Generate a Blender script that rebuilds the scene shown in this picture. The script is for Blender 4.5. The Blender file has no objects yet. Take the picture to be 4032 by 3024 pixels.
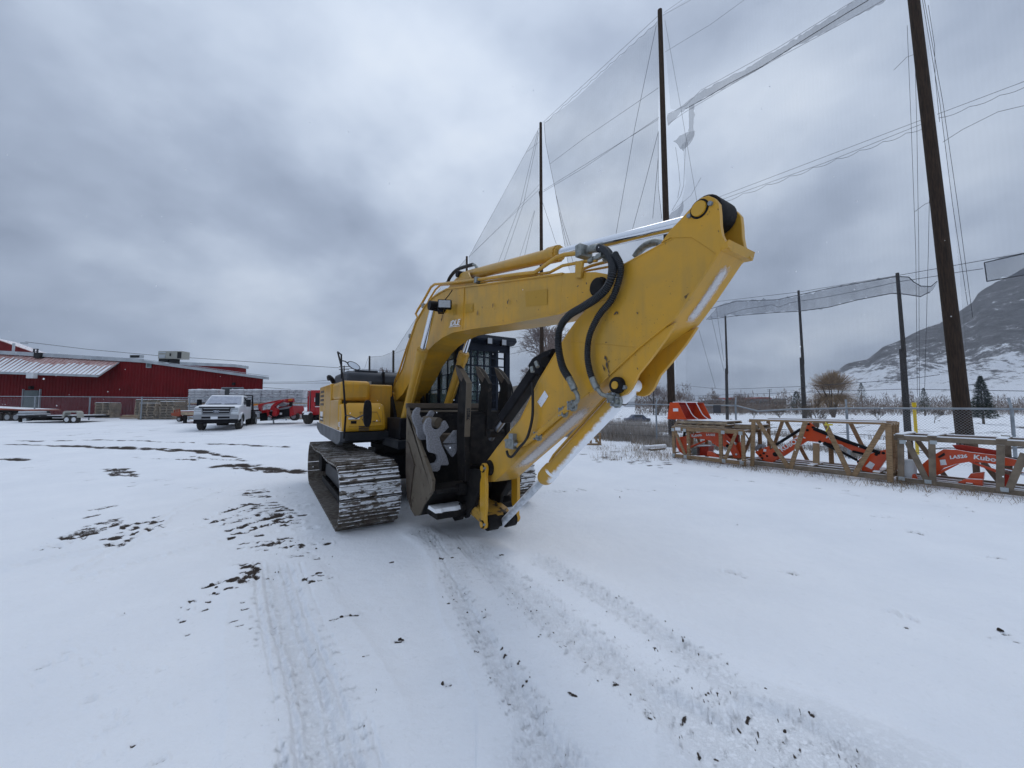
import bpy, math, random
import numpy as np
from mathutils import Vector, Matrix, noise as mnoise
random.seed(7); rng = np.random.default_rng(7)
sc = bpy.context.scene
C = sc.collection
# ---------------------------------------------------------------- camera
FPX, HOR, HCAM = 1456.0, 1600.0, 1.7          # focal length in photo pixels, horizon row, eye height
PIT = math.atan((HOR-1512)/FPX); CP, SP = math.cos(PIT), math.sin(PIT)
cam_d = bpy.data.cameras.new('camera'); cam = bpy.data.objects.new('camera', cam_d); C.objects.link(cam)
cam_d.sensor_width = 36; cam_d.lens = 13.0; cam_d.clip_start = 0.05; cam_d.clip_end = 9000
cam.location = (0, 0, HCAM); cam.rotation_euler = (math.pi/2+PIT, 0, 0)
sc.camera = cam
sc.render.resolution_x = 1024; sc.render.resolution_y = 768
sc.view_settings.view_transform = 'Standard'; sc.view_settings.look = 'None'
sc.view_settings.exposure = 0.10; sc.view_settings.gamma = 1
try: sc.view_settings.use_curve_mapping = False
except Exception: pass
# ---------------------------------------------------------------- overcast sky
SUN_EL, SUN_AZ = math.radians(58), math.radians(25)
w = bpy.data.worlds.new('World'); sc.world = w; w.use_nodes = True
nt = w.node_tree; nt.nodes.clear()
def nd(t, typ, **k):
    n = t.nodes.new(typ)
    for a, b in k.items():
        if a.startswith('i_'):
            n.inputs[int(a[2:]) if a[2:].isdigit() else a[2:]].default_value = b
        else: setattr(n, a, b)
    return n
def math_(t, op, a, b=None, clamp=False):
    n = nd(t, 'ShaderNodeMath', operation=op, use_clamp=clamp)
    for i, x in enumerate((a, b)):
        if x is None: continue
        if isinstance(x, (int, float)): n.inputs[i].default_value = x
        else: t.links.new(x, n.inputs[i])
    return n.outputs[0]
def ramp_(t, fac, stops, interp='LINEAR'):
    n = nd(t, 'ShaderNodeValToRGB'); r = n.color_ramp; r.interpolation = interp
    while len(r.elements) < len(stops): r.elements.new(0.5)
    for e, (p, c) in zip(r.elements, stops):
        e.position = p; e.color = (*c, 1) if len(c) == 3 else c
    t.links.new(fac, n.inputs[0]); return n.outputs[0]
def mixc(t, fac, a, b, mode='MIX'):
    n = nd(t, 'ShaderNodeMix', data_type='RGBA', blend_type=mode)
    for i, x in ((0, fac), (6, a), (7, b)):
        if isinstance(x, (int, float)): n.inputs[i].default_value = x
        elif isinstance(x, tuple): n.inputs[i].default_value = (*x, 1) if len(x) == 3 else x
        else: t.links.new(x, n.inputs[i])
    return n.outputs[2]
tc = nd(nt, 'ShaderNodeTexCoord'); sep = nd(nt, 'ShaderNodeSeparateXYZ'); nt.links.new(tc.outputs['Generated'], sep.inputs[0])
zc = math_(nt, 'MAXIMUM', sep.outputs[2], 0.0)
den = math_(nt, 'ADD', zc, 0.42)
comb = nd(nt, 'ShaderNodeCombineXYZ')
nt.links.new(math_(nt, 'DIVIDE', sep.outputs[0], den), comb.inputs[0]); nt.links.new(math_(nt, 'DIVIDE', sep.outputs[1], den), comb.inputs[1])
mp = nd(nt, 'ShaderNodeMapping'); mp.inputs['Location'].default_value = (3.1, 0.4, 0); mp.inputs['Rotation'].default_value = (0, 0, 0.5)
mp.inputs['Scale'].default_value = (1.0, 1.0, 1); nt.links.new(comb.outputs[0], mp.inputs[0])
n1 = nd(nt, 'ShaderNodeTexNoise', i_2=1.35, i_3=6.0, i_4=0.46); n1.inputs['Distortion'].default_value = 0.45
nt.links.new(mp.outputs[0], n1.inputs['Vector'])
n2 = nd(nt, 'ShaderNodeTexNoise', i_2=5.5, i_3=6.0, i_4=0.5); nt.links.new(mp.outputs[0], n2.inputs['Vector'])
cl = math_(nt, 'ADD', math_(nt, 'MULTIPLY', n1.outputs[0], 0.74), math_(nt, 'MULTIPLY', n2.outputs[0], 0.26))
for (u_, v_, amt, pw) in ((250, 350, -.085, 9), (250, 1130, -.045, 60), (1650, 500, .055, 7), (2150, 900, .03, 20), (3000, 1450, -.055, 14), (3500, 350, .03, 8), (500, 1010, .05, 120)):      # the big dark and bright cloud masses
    a_ = (u_-2016)/FPX; b_ = -(v_-1512)/FPX; dv_ = Vector((a_, CP-b_*SP, SP+b_*CP)).normalized()
    dp = nd(nt, 'ShaderNodeVectorMath', operation='DOT_PRODUCT'); nt.links.new(tc.outputs['Generated'], dp.inputs[0]); dp.inputs[1].default_value = dv_
    cl = math_(nt, 'ADD', cl, math_(nt, 'MULTIPLY', math_(nt, 'POWER', math_(nt, 'MAXIMUM', dp.outputs['Value'], 0.0), float(pw)), amt))
cloud = ramp_(nt, cl, [(0.32, (0.285, 0.345, 0.46)), (0.43, (0.41, 0.485, 0.62)), (0.51, (0.54, 0.625, 0.765)), (0.60, (0.68, 0.765, 0.895)), (0.69, (0.78, 0.855, 0.955))])
elev = ramp_(nt, zc, [(0.0, (0.84, 0.87, 0.90)), (0.10, (0.95, 0.96, 0.97)), (0.35, (1.0, 1.0, 1.0)), (1.0, (1.15, 1.15, 1.15))])
cloud = mixc(nt, 1.0, cloud, elev, 'MULTIPLY')
sky = nd(nt, 'ShaderNodeTexSky', sky_type='NISHITA', sun_disc=False, sun_elevation=SUN_EL, sun_rotation=SUN_AZ, altitude=400)
bg1 = nd(nt, 'ShaderNodeBackground'); nt.links.new(sky.outputs[0], bg1.inputs[0]); bg1.inputs[1].default_value = 0.05
bg2 = nd(nt, 'ShaderNodeBackground'); nt.links.new(cloud, bg2.inputs[0]); bg2.inputs[1].default_value = 1.0
mx = nd(nt, 'ShaderNodeMixShader'); mx.inputs[0].default_value = 0.93
nt.links.new(bg1.outputs[0], mx.inputs[1]); nt.links.new(bg2.outputs[0], mx.inputs[2])
wo = nd(nt, 'ShaderNodeOutputWorld'); nt.links.new(mx.outputs[0], wo.inputs[0])
# ---------------------------------------------------------------- weak veiled sun
sd = bpy.data.lights.new('sun', 'SUN'); sd.energy = 0.5; sd.angle = math.radians(28); sd.color = (1.0, 0.965, 0.92)
sun = bpy.data.objects.new('sun', sd); C.objects.link(sun)
sun.rotation_euler = (math.pi/2-SUN_EL, 0, math.pi-SUN_AZ)
# ---------------------------------------------------------------- measuring helpers: photo pixel -> point at a known plane
def ray(u, v):
    a = (u-2016)/FPX; b = -(v-1512)/FPX
    return (a, CP-b*SP, SP+b*CP)
def onY(u, v, Y):
    r = ray(u, v); k = Y/r[1]; return Vector((r[0]*k, Y, r[2]*k+HCAM))
def terrain(x, y):                      # the yard rises gently towards the barn
    t = min(max((y-9)/20, 0), 1.15)*(1-min(max((x+6)/12, 0), 1))
    return .62*t
def gnd(u, v):
    r = ray(u, v); z = 0
    for i in range(8):
        k = (z-HCAM)/min(r[2], -1e-4); z = terrain(r[0]*k, r[1]*k)
    return Vector((r[0]*k, r[1]*k, z))
class VP:                               # an upright plane through two ground points
    def __init__(s, A, B):
        s.A = Vector((A[0], A[1])); d = Vector((B[0], B[1]))-s.A; s.L = d.length; s.d = d/s.L; s.n = Vector((-s.d.y, s.d.x))
    def un(s, u, v, o=0):
        r = ray(u, v); k = (s.A.dot(s.n)+o)/(r[0]*s.n.x+r[1]*s.n.y)
        q = Vector((r[0]*k, r[1]*k)); return ((q-s.A).dot(s.d), r[2]*k+HCAM)
    def pt(s, t, z, o=0):
        q = s.A+s.d*t+s.n*o; return Vector((q.x, q.y, z))
    def w(s, u, v, o=0): return s.pt(*s.un(u, v, o), o)
# ---------------------------------------------------------------- materials
M = {}
SNOW = (0.84, 0.865, 0.905)
def mat(name, col, rough=0.5, metal=0.0, col2=None, nscale=3.0, spots=None, sscale=20.0, sth=0.66, snow=None, bump=0.0, bscale=40.0,
        coat=0.0, stretch=None, world=False, streak=None, spec=0.3):
    m = bpy.data.materials.new(name); m.use_nodes = True; t = m.node_tree; b = t.nodes['Principled BSDF']
    b.inputs['Roughness'].default_value = rough; b.inputs['Metallic'].default_value = metal
    b.inputs['Coat Weight'].default_value = coat; b.inputs['Coat Roughness'].default_value = 0.15
    b.inputs['Specular IOR Level'].default_value = spec
    tcn = nd(t, 'ShaderNodeTexCoord'); geo = nd(t, 'ShaderNodeNewGeometry')
    vec = geo.outputs['Position'] if world else tcn.outputs['Object']
    if stretch:
        mpn = nd(t, 'ShaderNodeMapping'); mpn.inputs['Scale'].default_value = stretch; t.links.new(vec, mpn.inputs[0]); vec = mpn.outputs[0]
    def noi(scale, det=5.0, rg=0.6):
        n = nd(t, 'ShaderNodeTexNoise', i_2=scale, i_3=det, i_4=rg); t.links.new(vec, n.inputs['Vector']); return n.outputs[0]
    c = col
    if col2: c = mixc(t, ramp_(t, noi(nscale), [(0.38, (0, 0, 0)), (0.64, (1, 1, 1))]), col, col2)
    if streak:                                                    # grime run down the sheet
        mpn = nd(t, 'ShaderNodeMapping'); mpn.inputs['Scale'].default_value = (7, 7, .7); t.links.new(tcn.outputs['Object'], mpn.inputs[0])
        n = nd(t, 'ShaderNodeTexNoise', i_2=2.0, i_3=4.0); t.links.new(mpn.outputs[0], n.inputs['Vector'])
        f = math_(t, 'MULTIPLY', ramp_(t, n.outputs[0], [(0.52, (0, 0, 0)), (0.75, (1, 1, 1))]), 0.55); c = mixc(t, f, c, streak)
    if spots: c = mixc(t, ramp_(t, noi(sscale, 4.0), [(sth, (0, 0, 0)), (sth+0.05, (1, 1, 1))]), c, spots)
    if snow:                                                      # snow lying on what faces up
        lo, hi, amt = snow
        sp = nd(t, 'ShaderNodeSeparateXYZ'); t.links.new(geo.outputs['Normal'], sp.inputs[0])
        k = math_(t, 'ADD', sp.outputs[2], math_(t, 'MULTIPLY', math_(t, 'SUBTRACT', noi(9.0), 0.5), amt))
        f = ramp_(t, k, [(lo, (0, 0, 0)), (hi, (1, 1, 1))]); c = mixc(t, f, c, SNOW)
        rr = math_(t, 'MAXIMUM', f, rough); t.links.new(rr, b.inputs['Roughness'])
    if isinstance(c, tuple): b.inputs['Base Color'].default_value = (*c, 1)
    else: t.links.new(c, b.inputs['Base Color'])
    if bump:
        bn = nd(t, 'ShaderNodeBump'); bn.inputs['Strength'].default_value = bump; bn.inputs['Distance'].default_value = 0.02
        t.links.new(noi(bscale), bn.inputs['Height']); t.links.new(bn.outputs[0], b.inputs['Normal'])
    M[name] = m; return m
mat('yellow', (0.58, 0.305, 0.026), 0.38, col2=(0.44, 0.26, 0.045), nscale=2.2, spots=(0.09, 0.055, 0.02), sscale=13, sth=0.70, coat=0.12, bump=0.03, bscale=6, streak=(0.36, 0.225, 0.055))
mat('yellow_clean', (0.59, 0.31, 0.018), 0.28, col2=(0.50, 0.28, 0.022), nscale=2.0, coat=0.35, streak=(0.38, 0.23, 0.045))
mat('yellow_worn', (0.44, 0.255, 0.04), 0.5, col2=(0.30, 0.18, 0.06), nscale=5, spots=(0.05, 0.04, 0.03), sscale=9, sth=0.56, bump=0.1)
mat('yellow_frost', (0.50, 0.30, 0.05), 0.5, col2=(0.44, 0.28, 0.08), nscale=3, snow=(0.36, 0.62, 1.0), spots=(0.08, 0.05, 0.02), sscale=18, sth=0.7)
mat('black_paint', (0.007, 0.007, 0.009), 0.5, col2=(0.014, 0.014, 0.017), nscale=6, bump=0.04, spec=.10)
mat('black_metal', (0.008, 0.008, 0.009), 0.6, col2=(0.02, 0.018, 0.017), nscale=9, spots=(0.055, 0.045, 0.035), sscale=22, sth=0.66, bump=0.12, spec=.12)
mat('dark_cover', (0.020, 0.026, 0.037), 0.5, col2=(0.028, 0.034, 0.046), nscale=4, spec=.35)
mat('deck_grey', (0.018, 0.020, 0.025), 0.45, col2=(0.035, 0.038, 0.043), nscale=3, snow=(1.0, 1.25, 0.7), spec=.12)
mat('deck_snow', (0.04, 0.045, 0.055), 0.5, col2=(0.09, 0.10, 0.115), nscale=3, snow=(0.5, 0.9, 0.5))
mat('cab_blue', (0.010, 0.014, 0.024), 0.45, col2=(0.015, 0.020, 0.032), nscale=4, spec=.15)
mat('chrome', (0.72, 0.75, 0.80), 0.16, 1.0)
mat('rod_dark', (0.30, 0.32, 0.36), 0.28, 1.0)
mat('rod_frost', (0.45, 0.48, 0.52), 0.45, 0.6, col2=(0.7, 0.73, 0.78), nscale=16, snow=(0.1, 0.4, 1.3))
mat('fitting', (0.30, 0.32, 0.31), 0.45, 0.6, col2=(0.18, 0.19, 0.18), nscale=30, bump=0.1)
mat('rubber', (0.014, 0.014, 0.015), 0.55)
mat('hose_rib', (0.006, 0.006, 0.007), 0.5); mat('hose_ridge', (0.03, 0.034, 0.04), 0.35)
mat('glass', (0.20, 0.30, 0.30), 0.05); M['glass'].node_tree.nodes['Principled BSDF'].inputs['Alpha'].default_value = 0.38
mat('mirror', (0.8, 0.83, 0.86), 0.03, 1.0)
mat('lamp_glass', (0.38, 0.40, 0.42), 0.18, 0.4, col2=(0.35, 0.37, 0.4), nscale=40, bump=0.5, bscale=60)
mat('shoe', (0.075, 0.058, 0.042), 0.75, col2=(0.15, 0.125, 0.10), nscale=14, bump=0.6, bscale=30, world=True)
def track_snow(name, th, lo=(0.072, 0.056, 0.042), hi=(0.16, 0.14, 0.12)):
    m = mat(name, lo, 0.75, col2=hi, nscale=14, bump=0.7, bscale=28, world=True)
    t = m.node_tree; b = t.nodes['Principled BSDF']; src = b.inputs['Base Color'].links[0].from_socket
    g = nd(t, 'ShaderNodeTexCoord'); oi = nd(t, 'ShaderNodeObjectInfo'); cm = nd(t, 'ShaderNodeCombineXYZ'); mpn = nd(t, 'ShaderNodeMapping'); mpn.inputs['Scale'].default_value = (2.6, 1.0, 1.0)
    t.links.new(math_(t, 'MULTIPLY', oi.outputs['Random'], 40.0), cm.inputs[1]); t.links.new(cm.outputs[0], mpn.inputs['Location']); t.links.new(g.outputs['Object'], mpn.inputs[0])
    n = nd(t, 'ShaderNodeTexNoise', i_2=5.0, i_3=7.0, i_4=0.7); t.links.new(mpn.outputs[0], n.inputs['Vector'])
    sp = nd(t, 'ShaderNodeSeparateXYZ'); t.links.new(g.outputs['Normal'], sp.inputs[0])
    f = ramp_(t, math_(t, 'ADD', n.outputs[0], math_(t, 'MULTIPLY', math_(t, 'SUBTRACT', oi.outputs['Random'], .5), .10)), [(th, (0, 0, 0)), (th+0.06, (1, 1, 1))])
    f = math_(t, 'MULTIPLY', f, ramp_(t, math_(t, 'MULTIPLY', sp.outputs[2], -1.0), [(.25, (0.05, .05, .05)), (.5, (1, 1, 1))])); t.links.new(mixc(t, f, src, SNOW), b.inputs['Base Color'])
track_snow('shoe_snow', 0.475)
track_snow('bucket_frost', 0.66, (0.10, 0.085, 0.07), (0.15, 0.13, 0.105))
mat('steel_brown', (0.06, 0.045, 0.034), 0.6, col2=(0.09, 0.07, 0.052), nscale=4, spots=(0.05, 0.035, 0.03), sscale=10, sth=0.66, bump=0.15)
mat('frosted', (0.28, 0.285, 0.31), 0.85, col2=(0.17, 0.17, 0.185), nscale=60, bump=0.4, bscale=90)
mat('tan_metal', (0.14, 0.115, 0.085), 0.6, col2=(0.105, 0.085, 0.062), nscale=3, spots=(0.06, 0.045, 0.03), sscale=8, sth=0.62, bump=0.1)
mat('white_sticker', (0.72, 0.74, 0.78), 0.5, spots=(0.2, 0.2, 0.26), sscale=60, sth=0.62)
mat('snow_patch', SNOW, 0.9, bump=0.6, bscale=30)
def ragged_snow(name, col, th):
    m = mat(name, col, 0.9, bump=0.5, bscale=50); t = m.node_tree; b = t.nodes['Principled BSDF']
    uv = nd(t, 'ShaderNodeTexCoord'); at = nd(t, 'ShaderNodeAttribute', attribute_name='edge')
    n = nd(t, 'ShaderNodeTexNoise', i_2=38.0, i_3=5.0, i_4=0.75); t.links.new(uv.outputs['Object'], n.inputs['Vector'])
    f = ramp_(t, math_(t, 'ADD', math_(t, 'MULTIPLY', at.outputs['Fac'], 0.9), math_(t, 'MULTIPLY', math_(t, 'SUBTRACT', n.outputs[0], 0.5), 1.2)), [(th, (0, 0, 0)), (th+0.62, (1, 1, 1))])
    t.links.new(math_(t, 'MULTIPLY', f, 0.85), b.inputs['Alpha'])
ragged_snow('frost_thin', (0.70, 0.70, 0.72), 0.08)
mat('wood', (0.32, 0.21, 0.115), 0.75, col2=(0.19, 0.125, 0.07), nscale=5, stretch=(1.5, 1.5, 6), bump=0.25, bscale=20, snow=(0.82, 0.9, 0.12))
mat('wood_grey', (0.22, 0.175, 0.13), 0.8, col2=(0.13, 0.105, 0.08), nscale=4, bump=0.3, bscale=20, snow=(0.82, 0.9, 0.12))
mat('wood_pale', (0.42, 0.31, 0.19), 0.75, col2=(0.33, 0.23, 0.13), nscale=4, bump=0.25, bscale=20, snow=(0.85, 0.92, 0.12))
mat('pallet_wood', (0.38, 0.30, 0.21), 0.8, col2=(0.22, 0.175, 0.125), nscale=2.5, world=True, bump=0.2, bscale=15, snow=(0.85, 0.95, 0.15))
mat('orange', (0.62, 0.075, 0.018), 0.32, col2=(0.52, 0.06, 0.015), nscale=3, coat=0.3, snow=(0.93, 1.02, 0.25))
mat('orange_dark', (0.32, 0.02, 0.01), 0.4, col2=(0.4, 0.03, 0.012), nscale=3)
mat('white_plastic', (0.62, 0.64, 0.66), 0.45, col2=(0.55, 0.57, 0.6), nscale=4)
mat('yellow_tape', (0.62, 0.52, 0.08), 0.6)
mat('yellow_post', (0.72, 0.50, 0.02), 0.5)
mat('galv', (0.30, 0.33, 0.36), 0.5, 0.5, col2=(0.22, 0.25, 0.28), nscale=6)
mat('galv_tag', (0.42, 0.46, 0.48), 0.4, 0.6)
mat('pole_wood', (0.048, 0.030, 0.020), 0.9, col2=(0.022, 0.015, 0.011), nscale=5, stretch=(6, 6, .6), bump=0.5, bscale=14)
mat('pole_grey', (0.05, 0.043, 0.038), 0.9, col2=(0.028, 0.025, 0.023), nscale=5, stretch=(6, 6, .6), bump=0.4, bscale=14)
mat('rope', (0.06, 0.062, 0.07), 0.8)
mat('wire_light', (0.20, 0.21, 0.24), 0.7)
def net_mat(name, alpha, col=(0.10, 0.11, 0.13)):
    m = mat(name, col, 0.9, col2=(col[0]*1.6, col[1]*1.6, col[2]*1.6), nscale=0.8); t = m.node_tree; b = t.nodes['Principled BSDF']; b.inputs['Specular IOR Level'].default_value = 0
    n = nd(t, 'ShaderNodeTexNoise', i_2=0.35, i_3=4.0); c_ = nd(t, 'ShaderNodeTexCoord'); t.links.new(c_.outputs['Object'], n.inputs['Vector'])
    wv_ = nd(t, 'ShaderNodeTexWave', wave_type='BANDS', bands_direction='X', i_1=3.5, i_2=2.5); t.links.new(c_.outputs['Object'], wv_.inputs['Vector'])
    k_ = math_(t, 'ADD', math_(t, 'ADD', n.outputs[0], 0.45), math_(t, 'MULTIPLY', wv_.outputs['Fac'], .07)); t.links.new(math_(t, 'MULTIPLY', k_, alpha), b.inputs['Alpha'])
net_mat('net_thin', 0.23, (.07, .08, .10)); net_mat('net_faint', 0.11); net_mat('net_seam', 0.40, (.07, .08, .10)); net_mat('net_far', 0.05)
mat('barn_red', (0.15, 0.005, 0.008), 0.6, col2=(0.115, 0.004, 0.006), nscale=0.7, streak=(0.17, 0.004, 0.004), spec=.15)
mat('roof_red', (0.42, 0.23, 0.21), 0.6, col2=(0.54, 0.38, 0.36), nscale=1.5, snow=(0.80, 1.08, 1.2))
mat('trim_white', (0.40, 0.43, 0.46), 0.5, col2=(0.30, 0.33, 0.36), nscale=1.2, snow=(0.8, 0.95, 0.3))
mat('metal_door', (0.12, 0.15, 0.155), 0.45, col2=(0.09, 0.115, 0.12), nscale=1)
mat('unit_beige', (0.30, 0.30, 0.27), 0.5, snow=(0.9, 1.0, 0.2))
mat('dark_void', (0.012, 0.012, 0.014), 0.7)
mat('pane_dark', (0.06, 0.065, 0.07), 0.15)
mat('truck_white', (0.60, 0.63, 0.66), 0.3, col2=(0.52, 0.55, 0.59), nscale=2, snow=(0.75, 0.95, 0.5), coat=0.3)
mat('truck_glass', (0.34, 0.37, 0.45), 0.5, col2=(0.44, 0.47, 0.54), nscale=7)
mat('dark_glass', (0.02, 0.025, 0.03), 0.05)
mat('tyre', (0.022, 0.021, 0.02), 0.8, col2=(0.05, 0.045, 0.04), nscale=8, bump=0.4, snow=(0.93, 1.02, 0.3))
mat('rim_grey', (0.28, 0.29, 0.31), 0.4, 0.5)
mat('red_paint', (0.38, 0.008, 0.012), 0.35, col2=(0.30, 0.006, 0.010), nscale=2, coat=0.3, snow=(0.85, 0.95, 0.2))
mat('amber', (0.5, 0.16, 0.01), 0.4)
mat('wrap_white', (0.52, 0.53, 0.56), 0.35, col2=(0.44, 0.445, 0.47), nscale=3, spots=(0.26, 0.22, 0.25), sscale=3.2, sth=0.60, stretch=(1, 1, 2.6), world=True, snow=(0.85, 0.98, 0.2), bump=0.2)
mat('trailer_orange', (0.30, 0.06, 0.025), 0.6, col2=(0.20, 0.05, 0.03), nscale=3, snow=(0.85, 0.98, 0.2))
mat('bark', (0.10, 0.075, 0.055), 0.9); mat('bark_grey', (0.15, 0.125, 0.115), 0.9)
mat('twig_brown', (0.12, 0.085, 0.065), 0.95, world=True, col2=(0.20, 0.155, 0.125), nscale=0.12)
mat('twig_willow', (0.36, 0.245, 0.125), 0.9, col2=(0.24, 0.16, 0.09), nscale=1.0)
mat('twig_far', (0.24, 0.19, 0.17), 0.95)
mat('needles', (0.022, 0.042, 0.026), 0.9, col2=(0.05, 0.075, 0.05), nscale=3.0)
mat('straw', (0.26, 0.19, 0.12), 0.9, world=True, col2=(0.13, 0.095, 0.06), nscale=3)
mat('scrub', (0.20, 0.16, 0.12), 0.9, world=True, col2=(0.42, 0.39, 0.37), nscale=2.2)
mat('mud', (0.032, 0.023, 0.018), 0.85, col2=(0.05, 0.038, 0.03), nscale=20, bump=0.5)
mat('house_tan', (0.30, 0.27, 0.22), 0.8); mat('house_grey', (0.22, 0.23, 0.25), 0.8); mat('house_red', (0.30, 0.06, 0.05), 0.8)
mat('roof_snow', (0.55, 0.58, 0.64), 0.9); mat('car_blue', (0.03, 0.045, 0.09), 0.35); mat('log_white', (0.55, 0.55, 0.56), 0.7, snow=(0.6, 0.8, 0.2))
mat('flake', (0.9, 0.92, 0.95), 0.9)
mat('sticker_text', (0.10, 0.10, 0.12), 0.6)
mat('letter_white', (0.75, 0.76, 0.78), 0.5)
mat('serial_dark', (0.015, 0.015, 0.018), 0.6)
def wind_frost(name, lo, hi):           # snow driven onto the side that faced the wind (the machine's front)
    m = M[name]; t = m.node_tree; b = t.nodes['Principled BSDF']; s = b.inputs['Base Color'].links[0].from_socket
    g = nd(t, 'ShaderNodeTexCoord'); sp = nd(t, 'ShaderNodeSeparateXYZ'); t.links.new(g.outputs['Normal'], sp.inputs[0])
    n = nd(t, 'ShaderNodeTexNoise', i_2=16.0, i_3=6.0, i_4=0.75); t.links.new(g.outputs['Object'], n.inputs['Vector'])
    k = math_(t, 'ADD', sp.outputs[0], math_(t, 'MULTIPLY', math_(t, 'SUBTRACT', n.outputs[0], .5), .55))
    t.links.new(mixc(t, ramp_(t, k, [(lo, (0, 0, 0)), (hi, (1, 1, 1))]), s, SNOW), b.inputs['Base Color'])
mat('yellow_frost', (0.58, 0.305, 0.026), 0.5, col2=(0.46, 0.27, 0.05), nscale=3, spots=(0.08, 0.05, 0.02), sscale=18, sth=0.7); wind_frost('yellow_frost', .40, .60)
# ---------------------------------------------------------------- mesh builder
WM = {}
class MB:
    def __init__(s): s.v = []; s.f = []
    def add(s, vs, fs):
        o = len(s.v); s.v += [tuple(x) for x in vs]; s.f += [tuple(i+o for i in f) for f in fs]; return s
    def box(s, x0, x1, y0, y1, z0, z1, R=None):
        vs = [(x, y, z) for z in (z0, z1) for x, y in ((x0, y0), (x1, y0), (x1, y1), (x0, y1))]
        if R: vs = [R @ Vector(q) for q in vs]
        return s.add(vs, [(3, 2, 1, 0), (4, 5, 6, 7), (0, 1, 5, 4), (1, 2, 6, 5), (2, 3, 7, 6), (3, 0, 4, 7)])
    def beam(s, p, q, wd, h, up=(0, 0, 1)):
        p, q, up = Vector(p), Vector(q), Vector(up); d = (q-p).normalized()
        a = d.cross(up)
        a = a.normalized() if a.length > 1e-4 else Vector((1, 0, 0)); b = a.cross(d).normalized()
        vs = [e+a*x*wd/2+b*y*h/2 for e in (p, q) for x, y in ((-1, -1), (1, -1), (1, 1), (-1, 1))]
        return s.add(vs, [(3, 2, 1, 0), (4, 5, 6, 7), (0, 1, 5, 4), (1, 2, 6, 5), (2, 3, 7, 6), (3, 0, 4, 7)])
    def tube(s, pts, r, n=8, cap=True):
        pts = [Vector(p) for p in pts]; rs = r if isinstance(r, (list, tuple)) else [r]*len(pts)
        vs = []; fs = []; t0 = (pts[1]-pts[0]).normalized()
        ref = Vector((0, 0, 1)) if abs(t0.z) < .9 else Vector((1, 0, 0)); a = t0.cross(ref).normalized()
        for i, p in enumerate(pts):
            t = (pts[min(i+1, len(pts)-1)]-pts[max(i-1, 0)])
            t = t.normalized() if t.length > 1e-9 else t0
            a = (a-t*a.dot(t)); a = a.normalized() if a.length > 1e-6 else t.orthogonal().normalized(); b = t.cross(a)
            for k in range(n):
                an = 2*math.pi*k/n; vs.append(p+(a*math.cos(an)+b*math.sin(an))*rs[i])
        for i in range(len(pts)-1):
            for k in range(n): fs.append((i*n+k, i*n+(k+1) % n, (i+1)*n+(k+1) % n, (i+1)*n+k))
        if cap: fs.append(tuple(range(n-1, -1, -1))); fs.append(tuple((len(pts)-1)*n+k for k in range(n)))
        return s.add(vs, fs)
    def cyl(s, p, q, r, n=20): return s.tube([p, q], r, n)
    def lathe(s, p, ax, prof, n=20):       # prof: list of (distance along axis, radius)
        p, ax = Vector(p), Vector(ax).normalized(); return s.tube([p+ax*d for d, _ in prof], [max(r, 1e-4) for _, r in prof], n)
    def prism(s, pts, fn):                 # pts 2d outline; fn(a,b,side) -> 3d
        n = len(pts); vs = [fn(a, b, 0) for a, b in pts]+[fn(a, b, 1) for a, b in pts]
        fs = [tuple(range(n)), tuple(range(2*n-1, n-1, -1))]+[(i, (i+1) % n+n*0, (i+1) % n+n, i+n)[::-1] for i in range(n)]
        return s.add(vs, fs)
    def quad(s, a, b, c, d): return s.add([a, b, c, d], [(0, 1, 2, 3)])
    def mesh(s, name, m, smooth=0.6):
        me = bpy.data.meshes.new(name); me.from_pydata(s.v, [], s.f)
        if m: me.materials.append(M[m])
        me.validate(clean_customdata=False)
        if smooth:
            me.polygons.foreach_set('use_smooth', [True]*len(me.polygons))
            try: me.set_sharp_from_angle(angle=smooth)
            except Exception: pass
        return me
    def build(s, name, m, parent=None, world=False, bevel=0, smooth=0.6, fixn=True):
        if world and parent is not None and parent in WM:
            iv = WM[parent].inverted(); s.v = [tuple(iv @ Vector(q)) for q in s.v]
        me = s.mesh(name, m, smooth)
        if fixn:
            import bmesh
            bm = bmesh.new(); bm.from_mesh(me); bmesh.ops.recalc_face_normals(bm, faces=bm.faces); bm.to_mesh(me); bm.free()
        o = bpy.data.objects.new(name, me); C.objects.link(o)
        if parent is not None: o.parent = parent; WM[o] = WM.get(parent, Matrix())
        else: WM[o] = Matrix()
        if bevel:
            md = o.modifiers.new('bevel', 'BEVEL'); md.width = bevel; md.segments = 2; md.limit_method = 'ANGLE'; md.angle_limit = 0.6
        return o
def thing(name, label, cat, loc=(0, 0, 0), rz=0, group=None):
    o = bpy.data.objects.new(name, None); C.objects.link(o); o.empty_display_size = .2
    o.location = loc; o.rotation_euler = (0, 0, rz); WM[o] = Matrix.Translation(Vector(loc)) @ Matrix.Rotation(rz, 4, 'Z')
    o['label'] = label; o['category'] = cat
    if group: o['group'] = group
    return o
def tag(o, label=None, cat=None, group=None, kind=None):
    for k, x in (('label', label), ('category', cat), ('group', group), ('kind', kind)):
        if x: o[k] = x
    return o
def dup(src, parent=None):
    c = src.copy(); C.objects.link(c); c.parent = parent; WM[c] = WM.get(parent, Matrix()); return c
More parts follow.
